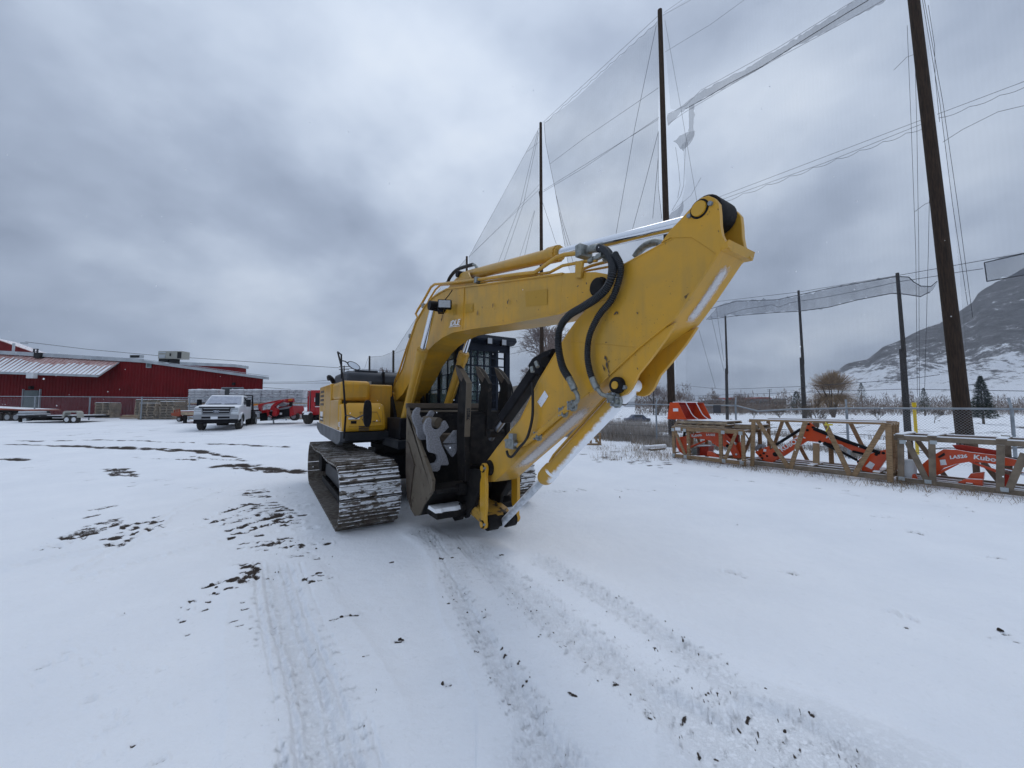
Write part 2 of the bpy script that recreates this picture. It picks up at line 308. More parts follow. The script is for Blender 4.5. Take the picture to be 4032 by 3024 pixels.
def text_mesh(body, size, name, m, parent, origin, ax, ay, depth=0.002, off=0.0, shear=0.0, sx=1.0):
    cu = bpy.data.curves.new(name, 'FONT'); cu.body = body; cu.size = size; cu.extrude = depth; cu.offset = off; cu.shear = shear
    cu.align_x = 'CENTER'; cu.align_y = 'CENTER'; cu.resolution_u = 3
    tmp = bpy.data.objects.new('tmp', cu); me = bpy.data.meshes.new_from_object(tmp); bpy.data.objects.remove(tmp)
    ax, ay = Vector(ax).normalized(), Vector(ay).normalized(); az = ax.cross(ay).normalized(); ay = az.cross(ax)
    mt = Matrix.Translation(Vector(origin)) @ Matrix((ax, ay, az)).transposed().to_4x4()
    me.transform(mt @ Matrix.Diagonal((sx, 1, 1, 1)))
    if parent in WM and WM[parent] != Matrix() and parent.get('_w', 0): pass
    me.materials.clear(); me.materials.append(M[m])
    o = bpy.data.objects.new(name, me); C.objects.link(o); o.parent = parent; WM[o] = WM.get(parent, Matrix()); return o
def spline(pts, n=8):
    P = [Vector(p) for p in pts]; out = []
    for i in range(len(P)-1):
        a, b, c, d = P[max(i-1, 0)], P[i], P[i+1], P[min(i+2, len(P)-1)]
        for k in range(n):
            t = k/n; out.append(0.5*((2*b)+(c-a)*t+(2*a-5*b+4*c-d)*t*t+(3*b-a-3*c+d)*t**3))
    return out+[P[-1]]
# ================================================================ SETTING: ground
def vnoise(x, y, s, seed):
    x = x*s; y = y*s; xi = np.floor(x).astype(np.int64); yi = np.floor(y).astype(np.int64); fx = x-xi; fy = y-yi
    fx = fx*fx*(3-2*fx); fy = fy*fy*(3-2*fy)
    def h(a, b):
        n = (a*374761393+b*668265263+seed*974711) & 0x7fffffff; n = ((n ^ (n >> 13))*1274126177) & 0x7fffffff
        return ((n ^ (n >> 16)) & 0xffff)/65535.0
    return (h(xi, yi)*(1-fx)+h(xi+1, yi)*fx)*(1-fy)+(h(xi, yi+1)*(1-fx)+h(xi+1, yi+1)*fx)*fy
A0, A1, NA = math.radians(-57.5), math.radians(57.5), 880
angs = np.concatenate([np.linspace(A0, A1, NA), np.linspace(A1, A0+2*math.pi, 44)[1:-1]])
NR1 = 470; q1 = 60**(1/(NR1-1)); rad = np.concatenate([[0.05, .3, .6, .8], 1.0*q1**np.arange(NR1), 60*1.13**np.arange(1, 30)])
na, nr = len(angs), len(rad)
RR, AA = np.meshgrid(rad, angs, indexing='ij'); GX = RR*np.sin(AA); GY = RR*np.cos(AA)
mud = np.zeros_like(GX); wet = np.zeros_like(GX); dz = np.zeros_like(GX)
ir0 = 4; rut_ = np.zeros_like(GX)
def window(cx, cy, R):
    r = math.hypot(cx, cy); a = math.atan2(cx, cy)
    i0 = int(max(0, ir0+math.log(max(r-R, 1.0))/math.log(q1)-1)); i1 = int(min(ir0+NR1, ir0+math.log(max(r+R, 1.01))/math.log(q1)+2))
    da = R/max(r, .5); k = (NA-1)/(A1-A0)
    j0 = int(max(0, (a-da-A0)*k-1)); j1 = int(min(NA, (a+da-A0)*k+2)); return slice(i0, max(i1, i0)), slice(j0, max(j1, j0))
def stamp(p, q, wd, st=1.0, depth=0.012, which='mud'):
    p = Vector(p[:2]); q = Vector(q[:2]); c = (p+q)/2; d = q-p; L = max(d.length/2, .01); d = d/(2*L) if d.length > 1e-6 else Vector((1, 0))
    wi = window(c.x, c.y, L+wd*3)
    x = GX[wi]-c.x; y = GY[wi]-c.y; a = x*d.x+y*d.y; b = -x*d.y+y*d.x
    ee = np.maximum(np.abs(a)-L, 0); rr = np.sqrt(ee*ee+b*b)/wd
    f = np.clip(1.32-rr, 0, 1)*st
    tgt = {'mud': mud, 'wet': wet, 'rut': rut_}[which]
    tgt[wi] = np.maximum(tgt[wi], f)
    dz[wi] -= depth*np.clip(1.2-rr, 0, 1)-depth*.55*np.exp(-((rr-1.9)/.5)**2)
def seg(u0, v0, u1, v1, wd=.03, st=1.0, jit=0, depth=.012):
    a = gnd(u0, v0); b = gnd(u1, v1); wd *= max(1, a.y/3.4); n = max(1, int((a-b).length/.12)); rr_ = random.Random(int(u0*7+v0))
    for k in range(n):                                     # broken, uneven line
        p = a.lerp(b, k/n); q = a.lerp(b, (k+1)/n); o = Vector((rr_.gauss(0, .015), rr_.gauss(0, .015), 0))
        if rr_.random() < .84: stamp(p+o, q+o, wd*rr_.uniform(.6, 1.35), st*rr_.uniform(.55, 1.0), depth)
def scatter(u0, v0, u1, v1, su, sv, n, lenpx, slope, wd, seed=1, st=1.0):
    r_ = random.Random(seed)
    for k in range(n):
        t = r_.random(); u = u0+(u1-u0)*t+r_.gauss(0, su); v = v0+(v1-v0)*t+r_.gauss(0, sv); L = lenpx*r_.uniform(.3, 1.3)
        a = gnd(u-L/2, v+L*slope/2); b = gnd(u+L/2, v-L*slope/2); stamp(a, b, wd*max(1, a.y/3.4)*r_.uniform(.6, 1.4), st*r_.uniform(.55, 1.1))
# long dark skid arcs on the far left
def path(pts, wd, st=.9, seed=0, gap=.2):
    P = [gnd(*p) for p in pts]; P = spline(P, 10); r_ = random.Random(seed)
    for a, b in zip(P[:-1], P[1:]):
        wq = max(1, a.y/7)
        if r_.random() > gap: o = Vector((r_.gauss(0, .05), r_.gauss(0, .05), 0)); stamp(a+o, b+o, wd*wq*r_.uniform(.5, 1.4), st*r_.uniform(.6, 1.1), .012)
path([(20, 1750), (250, 1756), (400, 1763), (560, 1768), (720, 1776), (850, 1792), (950, 1808)], .09, .95, 1, .15)
path([(260, 1760), (430, 1766), (560, 1772), (700, 1778), (830, 1780)], .10, 1.0, 2, .1)
path([(60, 1735), (180, 1737), (330, 1733), (520, 1735), (650, 1740), (760, 1744)], .06, .9, 3, .35)
path([(815, 1747), (930, 1752), (1010, 1757), (1130, 1762)], .09, .9, 4, .15)
path([(870, 1838), (950, 1838), (1020, 1836)], .13, 1.0, 5, .05); path([(1020, 1846), (1100, 1853), (1195, 1856)], .14, 1.0, 6, .05)
path([(900, 1845), (980, 1852), (1060, 1860), (1195, 1862)], .08, .9, 7, .2); path([(0, 1808), (60, 1812), (105, 1818)], .10, .95, 8, .1)
path([(520, 1802), (640, 1812)], .05, .6, 9, .3); path([(700, 1812), (780, 1814)], .05, .9, 10, .1); path([(740, 1800), (860, 1812), (970, 1816)], .06, .7, 12, .3)
path([(0, 1720), (120, 1716), (300, 1712), (460, 1690)], .05, .55, 14, .5); path([(270, 1712), (360, 1706), (460, 1700)], .04, .55, 15, .4)
for k in range(6): seg(412+6*k, 1850+5*k, 500+8*k, 1852+5.5*k, .03)                                  # grouser print left of the machine
for k in range(7): seg(345+(-9)*k, 2072+8*k, 530-(16)*k, 2032+11*k, .028+.003*(k in (0, 1, 5)))
seg(300, 2110, 410, 2090, .07); seg(360, 2008, 460, 1990, .04); seg(335, 2040, 385, 2028, .03)
scatter(230, 2130, 660, 2050, 10, 8, 60, 14, .25, .022, 3); scatter(400, 2140, 640, 2070, 14, 8, 26, 12, .25, .02, 4)
seg(440, 2158, 540, 2120, .03, .8); scatter(160, 2170, 330, 2130, 12, 10, 14, 14, .3, .02, 5, .7); seg(440, 2150, 480, 2152, .035)
for k in range(6): seg(975-4*k, 1925+6*k, 1050+2*k, 1922+6*k, .024)
for k in range(6): seg(985+16*k, 1985+9*k, 1090+14*k, 1978+8*k, .028)
for k in range(5): scatter(800+30*k, 2045+16*k, 980+30*k, 1985+18*k, 6, 3, 22, 16, .2, .020, 20+k)
seg(1030, 2050, 1105, 2035, .05); seg(1110, 2060, 1165, 2050, .045); scatter(1080, 2030, 1200, 2075, 25, 14, 34, 14, .1, .022, 31)
scatter(960, 2120, 1230, 2180, 40, 14, 44, 22, .2, .018, 32); scatter(960, 2160, 1300, 2120, 40, 10, 24, 16, .2, .018, 33)
for k in range(5): scatter(930+8*k, 2230+12*k, 1000+6*k, 2222+12*k, 12, 4, 7, 18, .2, .02, 40+k)
seg(805, 2318, 865, 2300, .035); seg(825, 2342, 860, 2338, .02); scatter(900, 2290, 970, 2310, 20, 8, 14, 22, .2, .018, 51)
seg(780, 2375, 820, 2370, .014); seg(772, 2410, 800, 2400, .014); scatter(720, 2450, 740, 2360, 14, 10, 8, 24, .1, .012, 52)
seg(1290, 2445, 1400, 2418, .022); seg(1420, 2405, 1490, 2390, .012, .8); scatter(1180, 2290, 1290, 2270, 20, 8, 16, 16, .2, .014, 53)
seg(490, 2417, 500, 2414, .012); seg(890, 2460, 920, 2452, .014); seg(740, 2490, 755, 2487, .010); seg(530, 2925, 555, 2918, .010)
scatter(1000, 2500, 1020, 2250, 60, 30, 24, 16, .3, .010, 54, .7)
scatter(20, 1830, 1100, 1960, 60, 18, 60, 26, .1, .018, 60, .55); scatter(0, 1690, 1150, 1700, 80, 14, 70, 34, .05, .03, 61, .5)
scatter(200, 2500, 500, 2800, 120, 90, 26, 24, .4, .008, 62, .45)
# two lanes of tyre prints running to the lower right
def lane(pts, wd, n, seed, dark=.25, w0=.010):
    P = spline([gnd(*p) for p in pts], 24); r_ = random.Random(seed)
    for a, b in zip(P[:-1], P[1:]): stamp(a, b, wd*.52, .30, .004, 'wet')
    ln_ = 0
    for a, b in zip(P[:-1], P[1:]):
        ln_ += (b-a).length
        if ln_ > .075:
            ln_ = 0; d = (b-a).normalized(); s = Vector((d.y, -d.x, 0))
            for off in (-.5, -.18, .18, .5):
                if r_.random() < .6: c = a+s*(off*wd+r_.gauss(0, .01))+d*(.03 if off > 0 else 0); q_ = s*r_.uniform(.018, .04)+d*(.012 if off > 0 else -.012); stamp(c-q_, c+q_, .009*max(1, c.y/3.2), r_.uniform(.5, 1.0), .008, 'wet')
    for k in range(int(n*1.1)):
        i = r_.randrange(len(P)-1); a = P[i].lerp(P[i+1], r_.random()); d = (P[i+1]-P[i]).normalized(); s = Vector((d.y, -d.x, 0))
        side = r_.choice((-1, 1))*wd*(.5+r_.gauss(0, .16)) if r_.random() < .75 else r_.uniform(-1, 1)*wd*.5
        c = a+s*side; L = r_.uniform(.002, .009)*(1+c.y*.2); dr = s*L+d*r_.gauss(0, .006)
        stamp(c-dr, c+dr, w0*.5*max(1, c.y/2.6)*r_.uniform(.4, 1.2), (r_.uniform(.6, .95) if r_.random() < dark else r_.uniform(.25, .45)), .005)
lane([(1640, 2090), (1740, 2160), (1800, 2300), (1850, 2420), (1960, 2600), (2080, 2800), (2160, 3060)], .20, 420, 11, .12)
lane([(1840, 2150), (2000, 2280), (2260, 2500), (2560, 2720), (2860, 2900), (3120, 3060)], .36, 950, 12, .045)
lane([(2120, 2200), (2330, 2330), (2620, 2520), (2850, 2690), (3150, 2900), (3360, 3040)], .26, 520, 13, .06)
lane([(1080, 2250), (1130, 2450), (1230, 2700), (1290, 3060)], .36, 360, 14, .02, .008)
def rut(pts, wd, dp, seed=0):
    P = spline([gnd(*p) for p in pts], 30); r_ = random.Random(seed)
    for a, b in zip(P[:-1], P[1:]): o = Vector((r_.gauss(0, .004), r_.gauss(0, .004), 0)); stamp(a+o, b+o, wd*r_.uniform(.7, 1.3), .3, dp*r_.uniform(.4, 1.2), 'rut')
for dx in (0, 60, 190, 250, 330): rut([(1000+dx*.55, 2220), (1030+dx*.75, 2450), (1075+dx, 2700), (1110+dx*1.25, 3060)], .016, .010, dx)
for dx in (0, 40, 130, 190): rut([(1690+dx*.6, 2110), (1800+dx, 2300), (1990+dx*1.4, 2600), (2250+dx*2, 3060)], .014, .008, dx+1)
for dx in (0, 55, 120, 200, 300): rut([(1900+dx*.7, 2180), (2190+dx, 2400), (2600+dx*1.3, 2720), (3000+dx*1.7, 3060)], .014, .008, dx+2)
rut([(1200, 1990), (900, 2060), (500, 2140), (100, 2230)], .05, .015, 5); rut([(1250, 2080), (1000, 2110), (700, 2180), (300, 2290)], .04, .012, 6); rut([(950, 1900), (700, 2010), (560, 2110), (300, 2250)], .04, .012, 7)
seg(2230, 2740, 2237, 2742, .012); seg(1990, 2760, 2020, 2755, .012)
for u, v, L in ((2431, 2705, 8), (3014, 2716, 10), (3180, 2808, 10), (3095, 2882, 8), (1740, 2695, 16), (1575, 2520, 20), (1432, 2590, 16), (2924, 2860, 10), (2350, 2698, 8), (1485, 2592, 8), (1250, 2245, 8), (1145, 2158, 8), (920, 2120, 8), (3560, 2468, 16), (3930, 2480, 22), (2706, 2480, 8), (2570, 2435, 8), (2440, 1958, 8), (2905, 2060, 8), (3205, 2210, 8), (3270, 2160, 6), (1545, 2210, 12), (1325, 2325, 14)):
    seg(u-L/2, v+1, u+L/2, v-1, .005+.0005*L, .9)
for u0, v0, u1, v1 in ((2420, 1925, 2580, 1930), (2130, 1935, 2300, 1925), (3430, 2030, 3530, 2040), (3590, 2090, 3640, 2098), (3480, 2390, 3600, 2440), (3890, 2190, 3950, 2200), (2850, 2245, 2930, 2260), (3080, 2240, 3140, 2255), (3860, 2500, 4000, 2520)):
    scatter(u0, v0, u1, v1, 6, 3, 9, 24, -.2, .014, int(u0), .55)
scatter(2350, 1800, 2640, 1830, 30, 10, 50, 16, 0, .03, 77, .7); scatter(2600, 1850, 3900, 2010, 30, 8, 60, 22, -.1, .02, 78, .5)
und = (vnoise(GX, GY, .22, 1)-.5)*.07+(vnoise(GX, GY, .9, 2)-.5)*.022+(vnoise(GX, GY, 3.1, 3)-.5)*.007+(vnoise(GX, GY, 11., 4)-.5)*.0035
und += np.minimum(np.maximum(wet, mud*.6), .6)*((vnoise(GX, GY, 16., 21)-.5)*.018+(vnoise(GX, GY, 38., 22)-.5)*.010)*np.clip((16-RR)/6, 0, 1)
und *= np.clip((RR-.5)/2, 0, 1)
exc = np.exp(-(((GX+1.2)/3.4)**2+((GY-6.9)/3.4)**2)**2); und *= (1-.85*exc)
T1 = np.clip((GY-9)/20, 0, 1.15)*(1-np.clip((GX+6)/12, 0, 1))*.62
far = np.where((GX > 6) & (GY+GX*1.05 > 27), 1, 0)
GZ = T1+und*np.where(RR > 60, 0, 1)+np.clip(dz, -.03, .02)
# mounds of the field beyond the fence
fld = np.clip((GY+GX*1.05-25)/8, 0, 1)*np.clip((GX-1)/4, 0, 1)*np.clip((140-RR)/40, 0, 1)
GZ += fld*((vnoise(GX, GY, .11, 9)-.45)*.9+(vnoise(GX, GY, .5, 10)-.5)*.25)-np.clip((RR-25)/80, 0, 1)*np.clip(GX/20, 0, 1)*1.1
mud = np.maximum(mud, fld*np.clip((vnoise(GX, GY*2.2, .8, 12)-.70)*5, 0, .75))
co = np.stack([GX.ravel(), GY.ravel(), GZ.ravel()], 1).astype(np.float32)
ii, jj = np.meshgrid(np.arange(nr-1), np.arange(na), indexing='ij'); j2 = (jj+1) % na
F = np.stack([ii*na+jj, (ii+1)*na+jj, (ii+1)*na+j2, ii*na+j2], -1).reshape(-1, 4).astype(np.int32)
me = bpy.data.meshes.new('snow_ground'); me.vertices.add(len(co)+1); me.vertices.foreach_set('co', np.concatenate([co, [[0, 0, 0]]]).astype(np.float32).ravel())
nf = len(F); cap = np.stack([np.full(na, len(co)), np.arange(na), (np.arange(na)+1) % na], 1).astype(np.int32)
me.loops.add(nf*4+na*3); me.loops.foreach_set('vertex_index', np.concatenate([F[:, ::-1].ravel(), cap[:, ::-1].ravel()]))
me.polygons.add(nf+na); me.polygons.foreach_set('loop_start', np.concatenate([np.arange(nf)*4, nf*4+np.arange(na)*3]).astype(np.int32))
me.polygons.foreach_set('use_smooth', np.ones(nf+na, dtype=bool)); me.update(calc_edges=True)
for nm, arr in (('mud', mud), ('wet', wet)):
    at = me.attributes.new(nm, 'FLOAT', 'POINT'); at.data.foreach_set('value', np.concatenate([arr.ravel(), [0]]).astype(np.float32))
m = bpy.data.materials.new('snow_ground'); m.use_nodes = True; t = m.node_tree; b = t.nodes['Principled BSDF']; M['snow_ground'] = m
geo = nd(t, 'ShaderNodeNewGeometry')
def gn(scale, det=5, rg=.6, st=None):
    v = geo.outputs['Position']
    if st: mpn = nd(t, 'ShaderNodeMapping'); mpn.inputs['Scale'].default_value = st; t.links.new(v, mpn.inputs[0]); v = mpn.outputs[0]
    n = nd(t, 'ShaderNodeTexNoise', i_2=scale, i_3=det, i_4=rg); t.links.new(v, n.inputs['Vector']); return n.outputs[0]
am = nd(t, 'ShaderNodeAttribute', attribute_name='mud'); aw = nd(t, 'ShaderNodeAttribute', attribute_name='wet')
base = mixc(t, ramp_(t, gn(.8, 6), [(.35, (0, 0, 0)), (.7, (1, 1, 1))]), (0.86, 0.885, 0.925), (0.79, 0.82, 0.87))
base = mixc(t, ramp_(t, gn(26, 4), [(.60, (0, 0, 0)), (.74, (1, 1, 1))]), base, (0.77, 0.80, 0.84))
wn = math_(t, 'MULTIPLY', aw.outputs['Fac'], ramp_(t, gn(30, 7, .8), [(.45, (0, 0, 0)), (.54, (1, 1, 1))]))
base = mixc(t, math_(t, 'MULTIPLY', wn, 0.72), base, (0.56, 0.58, 0.60))
mm = math_(t, 'ADD', am.outputs['Fac'], math_(t, 'MULTIPLY', math_(t, 'SUBTRACT', gn(34, 5, .7), .5), 1.1))
soft = ramp_(t, mm, [(.16, (0, 0, 0)), (.75, (1, 1, 1))]); hard = ramp_(t, mm, [(.46, (0, 0, 0)), (.60, (1, 1, 1))])
base = mixc(t, math_(t, 'MULTIPLY', soft, math_(t, 'MULTIPLY', math_(t, 'MINIMUM', math_(t, 'MULTIPLY', am.outputs['Fac'], 3.0), 1.0), .55)), base, (0.42, 0.42, 0.44))
base = mixc(t, math_(t, 'MULTIPLY', hard, math_(t, 'MINIMUM', math_(t, 'MULTIPLY', am.outputs['Fac'], 4.0), 1.0)), base, mixc(t, gn(60, 3), (0.022, 0.016, 0.014), (0.06, 0.045, 0.036)))
t.links.new(base, b.inputs['Base Color']); b.inputs['Roughness'].default_value = .85; b.inputs['Specular IOR Level'].default_value = .25
bn = nd(t, 'ShaderNodeBump'); bn.inputs['Strength'].default_value = .8; bn.inputs['Distance'].default_value = .02
hh = math_(t, 'ADD', math_(t, 'MULTIPLY', gn(7, 6, .6), 1.2), math_(t, 'MULTIPLY', gn(45, 4, .7), .25)); hh = math_(t, 'ADD', hh, math_(t, 'MULTIPLY', wn, -.25))
t.links.new(hh, bn.inputs['Height']); t.links.new(bn.outputs[0], b.inputs['Normal'])
me.materials.append(m); g = bpy.data.objects.new('ground', me); C.objects.link(g); g['kind'] = 'structure'; g['label'] = 'snow covered yard with muddy track and tyre prints'
# ================================================================ hill on the right
ridge = [(2880, 1590), (3035, 1560), (3151, 1533), (3272, 1474), (3344, 1430), (3422, 1412), (3483, 1370), (3543, 1346), (3603, 1315), (3663, 1291), (3717, 1273), (3772, 1243), (3826, 1207), (3856, 1189), (3880, 1153), (3952, 1111), (4032, 1075), (4200, 985), (4500, 860), (5000, 760), (5600, 700)]
def ridge_v(u):
    for (a, b), (c, d) in zip(ridge[:-1], ridge[1:]):
        if u <= c: return b+(d-b)*max(0, (u-a))/(c-a)
    return ridge[-1][1]
U = np.arange(2880, 5600, 9.0); NT = 90; vs = []; rows = []
for iu, u in enumerate(U):
    top = onY(u, ridge_v(u), 760).z; rr_ = ray(u, 1512); rx = rr_[0]/rr_[1]
    for k in range(NT+1):
        tt = k/NT; Y = 190+570*tt
        pr = .20*min(tt/.5, 1)**1.2+.80*max(0, (tt-.42)/.58)**1.15
        x = rx*Y; z = -1.2+(top+1.2)*pr
        n_ = mnoise.fractal(Vector((x*.012, Y*.012, 3)), 0.9, 2.1, 6); n2_ = mnoise.fractal(Vector((x*.05, Y*.05, 8)), 0.9, 2.1, 4)
        z += (n_*9+n2_*2.2)*min(tt*3, 1)*(1 if tt < .98 else .35)*min(top/60, 1)
        vs.append((x, Y, z))
for k in range(NT+1):
    pass
nU = len(U); fs = [(i*(NT+1)+k, (i+1)*(NT+1)+k, (i+1)*(NT+1)+k+1, i*(NT+1)+k+1) for i in range(nU-1) for k in range(NT)]
hb = MB(); hb.v = vs; hb.f = fs
m = bpy.data.materials.new('hill'); m.use_nodes = True; t = m.node_tree; b = t.nodes['Principled BSDF']; M['hill'] = m
geo = nd(t, 'ShaderNodeNewGeometry'); sp = nd(t, 'ShaderNodeSeparateXYZ'); t.links.new(geo.outputs['Position'], sp.inputs[0])
def hn(scale, det=6, rg=.65):
    n = nd(t, 'ShaderNodeTexNoise', i_2=scale, i_3=det, i_4=rg); t.links.new(geo.outputs['Position'], n.inputs['Vector']); return n.outputs[0]
hgt = math_(t, 'MULTIPLY', math_(t, 'SUBTRACT', sp.outputs[2], 45.0), .0018)
k = math_(t, 'ADD', math_(t, 'ADD', math_(t, 'MULTIPLY', hn(.028), .50), math_(t, 'MULTIPLY', hn(.11, 6, .8), .56)), math_(t, 'MINIMUM', hgt, .13))
cc = ramp_(t, k, [(.53, (0.78, 0.81, 0.86)), (.555, (0.44, 0.45, 0.47)), (.585, (0.16, 0.16, 0.168)), (.72, (0.085, 0.086, 0.09))])
t.links.new(cc, b.inputs['Base Color']); b.inputs['Roughness'].default_value = .95; b.inputs['Specular IOR Level'].default_value = 0
hill = hb.build('hill', 'hill', fixn=False); hill['kind'] = 'structure'; hill['label'] = 'snow dusted scrub hill rising to the right'
# low dim range behind the town
lb = MB(); vs = []; LU = list(range(900, 4300, 40))
for i, u in enumerate(LU):
    h_ = 1588-14*mnoise.fractal(Vector((u*.004, 1, 2)), .9, 2, 4)-8*(u > 2300)
    for Y, vv in ((1300, 1606), (1750, h_)):
        p = onY(u, vv, Y); vs.append(tuple(p))
lb.v = vs; lb.f = [(2*i, 2*i+2, 2*i+3, 2*i+1) for i in range(len(LU)-1)]
mat('hill_far', (0.22, 0.25, 0.30), 1.0, col2=(0.30, 0.33, 0.38), nscale=.01, world=True)
far_h = lb.build('distant_hills', 'hill_far', fixn=False); far_h['kind'] = 'structure'
# ================================================================ EXCAVATOR
TH = math.radians(33.5); ED = Vector((math.sin(TH), -math.cos(TH))); EN = Vector((math.cos(TH), math.sin(TH))); EC = Vector((-2.138, 7.61))
EVP = VP(EC, EC+ED)
def EX(u, v, l):                       # photo pixel -> (forward, up) on the machine's long plane at side offset l
    r = ray(u, v); k = (EC.dot(EN)+l)/(r[0]*EN.x+r[1]*EN.y); q = Vector((r[0]*k, r[1]*k)); return ((q-EC).dot(ED), r[2]*k+HCAM)
def E3(u, v, l): s, z = EX(u, v, l); return Vector((s, l, z))
ex = thing('excavator', 'large yellow crawler excavator with folded boom standing in the middle of the snowy yard', 'excavator', (EC.x, EC.y, 0), math.atan2(ED.y, ED.x))
LB = -.05
def plate(mb, pts, y0, y1): return mb.prism(pts, lambda a, b, k: (a, y0 if k == 0 else y1, b))
def part(mb, name, m, parent=ex, bevel=0, label=None, smooth=.6):
    o = mb.build(name, m, parent, bevel=bevel, smooth=smooth)
    if label: o['label'] = label
    return o
# --- crawler tracks
R0, ZC, HX = .405, .45, 1.80
def loop_pt(d):
    P1, A = 2*HX, math.pi*R0; tot = 2*P1+2*A; d %= tot
    if d < P1: x = -HX+d; return Vector((x, 0, ZC-R0)), 0.0                     # bottom run (rear to front)
    d -= P1
    if d < A: a = d/R0; return Vector((HX+R0*math.sin(a), 0, ZC-R0*math.cos(a))), a
    d -= A
    if d < P1: x = HX-d; return Vector((x, 0, ZC+R0-.035*math.sin(math.pi*d/P1*2)**2)), math.pi
    d -= P1; a = d/R0; return Vector((-HX-R0*math.sin(a), 0, ZC+R0*math.cos(a))), math.pi+a
TOT = 4*HX+2*math.pi*R0; NS = 50; PIT_ = TOT/NS
sh = MB(); W2 = .4
sh.box(-PIT_*.47, PIT_*.49, -W2, W2, -.012, .004)
for gx, hgt_ in ((-PIT_*.42, .045), (-.005, .036), (PIT_*.40, .036)):
    sh.prism([(gx-.013, -.010), (gx+.013, -.010), (gx+.008, -.010-hgt_), (gx-.008, -.010-hgt_)], lambda a, b, k: (a, -W2+.004 if k == 0 else W2-.004, b))
sh.box(-PIT_*.5, PIT_*.5, -.11, -.05, .004, .07).box(-PIT_*.5, PIT_*.5, .05, .11, .004, .07)
shm = sh.mesh('track_shoe', 'shoe_snow', .5)
for side in (-1, 1):
    yc = side*1.19
    fr = MB(); fr.prism([(-1.5, .24), (1.45, .24), (1.50, .34), (1.35, .46), (.9, .52), (-1.0, .52), (-1.45, .46)], lambda a, b, k: (a, yc-.12 if k == 0 else yc+.12, b))
    fr.prism([(-1.2, .60), (.95, .60), (.75, .66), (-1.0, .66)], lambda a, b, k: (a, yc-.10 if k == 0 else yc+.10, b))
    fo = part(fr, 'track_frame', 'deck_grey', bevel=.012)
    gd = MB(); gd.box(-1.35, 1.35, yc-.20, yc-.17, .12, .24); gd.box(-1.35, 1.35, yc+.17, yc+.20, .12, .24); part(gd, 'roller_guard', 'black_metal', fo)
    for k in range(7):
        rb = MB(); x = -1.25+k*.415; rb.lathe((x, yc-.15, .155), (0, 1, 0), [(0, .05), (0, .085), (.05, .085), (.06, .07), (.24, .07), (.25, .085), (.30, .085), (.30, .05)], 16); part(rb, 'track_roller', 'black_metal', fo)
    for x in (-.7, .6):
        rb = MB().cyl((x, yc-.10, .735), (x, yc+.10, .735), .06, 12); part(rb, 'carrier_roller', 'black_metal', fo)
    ib = MB().lathe((HX, yc-.09, ZC), (0, 1, 0), [(0, .12), (0, .30), (.03, .33), (.06, .33), (.07, .30), (.11, .30), (.12, .33), (.15, .33), (.18, .30), (.18, .12)], 28); part(ib, 'idler_wheel', 'black_metal', fo)
    sp_ = MB(); sp_.lathe((-HX, yc-.05, ZC), (0, 1, 0), [(0, .1), (0, .29), (.1, .29), (.1, .1)], 26)
    for k in range(21):
        a = 2*math.pi*k/21; R_ = Matrix.Translation((-HX, yc, ZC)) @ Matrix.Rotation(a, 4, 'Y'); sp_.box(.27, .35, -.04, .04, -.022, .022, R_)
    sp_.lathe((-HX, yc-.20, ZC), (0, 1, 0), [(0, .16), (.02, .20), (.15, .20)], 20); part(sp_, 'sprocket', 'black_metal', fo)
    for k in range(NS):
        p, a = loop_pt((k+.35)*PIT_); o = bpy.data.objects.new('track_shoe', shm); C.objects.link(o); o.parent = fo
        o.location = (p.x, yc, p.z); o.rotation_euler = (random.gauss(0, .002), -a+random.gauss(0, .008), 0)
cb = MB(); cb.box(-1.0, .95, -.55, .55, .42, .82); cb.prism([(-.85, .45), (.8, .45), (.5, .8), (-.6, .8)], lambda a, b, k: (a, -1.12 if k == 0 else 1.12, b-.05)); part(cb, 'undercarriage', 'black_paint', bevel=.02)
part(MB().lathe((0, 0, .80), (0, 0, 1), [(0, .62), (.12, .62), (.12, .70), (.20, .70), (.20, .60), (.25, .60)], 40), 'swing_ring', 'black_metal')
# --- house
YR, YL = -1.34, 1.36
dk = MB(); dk.prism([(-2.0, 1.04), (.35, 1.04), (.62, 1.10), (.62, 1.25), (-2.0, 1.25)], lambda a, b, k: (a, YR+.05 if k == 0 else YL, b)); dk.box(.5, 1.45, -.62, .40, 1.0, 1.14); part(dk, 'deck_frame', 'deck_grey', bevel=.01)
wg = MB(); wg.prism([(-2.9, 1.32), (.62, 1.27), (.62, 1.10), (.30, 1.02), (-2.2, 1.06), (-2.9, 1.16)], lambda a, b, k: (a, YR-.02 if k == 0 else YR+.07, b)); part(wg, 'side_sill', 'deck_snow', bevel=.01)
cw = MB(); cwp = [(-2.05, YR)]+[(-2.05-.85*math.sin(a*math.pi/14), -1.36*math.cos(a*math.pi/14)) for a in range(0, 15)]+[(-2.05, YL)]
cw.add([(a, b, z) for z in (1.08, 2.02) for a, b in cwp], [tuple(range(len(cwp)))[::-1], tuple(range(len(cwp), 2*len(cwp)))]+[(i, (i+1) % len(cwp), (i+1) % len(cwp)+len(cwp), i+len(cwp)) for i in range(len(cwp))]); part(cw, 'counterweight', 'yellow', bevel=.05)
def side_panel(s0, s1, z0, z1, vents, lab=None):
    p_ = MB().box(s0+.006, s1-.006, YR-.012, YR+.05, z0, z1); o = part(p_, 'side_door', 'yellow_clean', bevel=.02, label=lab)
    for (a, b, c, d, n) in vents:
        for k in range(n):
            zz = c+(d-c)*k/n; v_ = MB().prism([(a, zz), (b, zz), (b-.01, zz+(d-c)/n*.55), (a+.01, zz+(d-c)/n*.55)], lambda x, z, kk: (x, YR-.018 if kk == 0 else YR-.010, z)); part(v_, 'vent_slot', 'steel_brown', o)
    return o
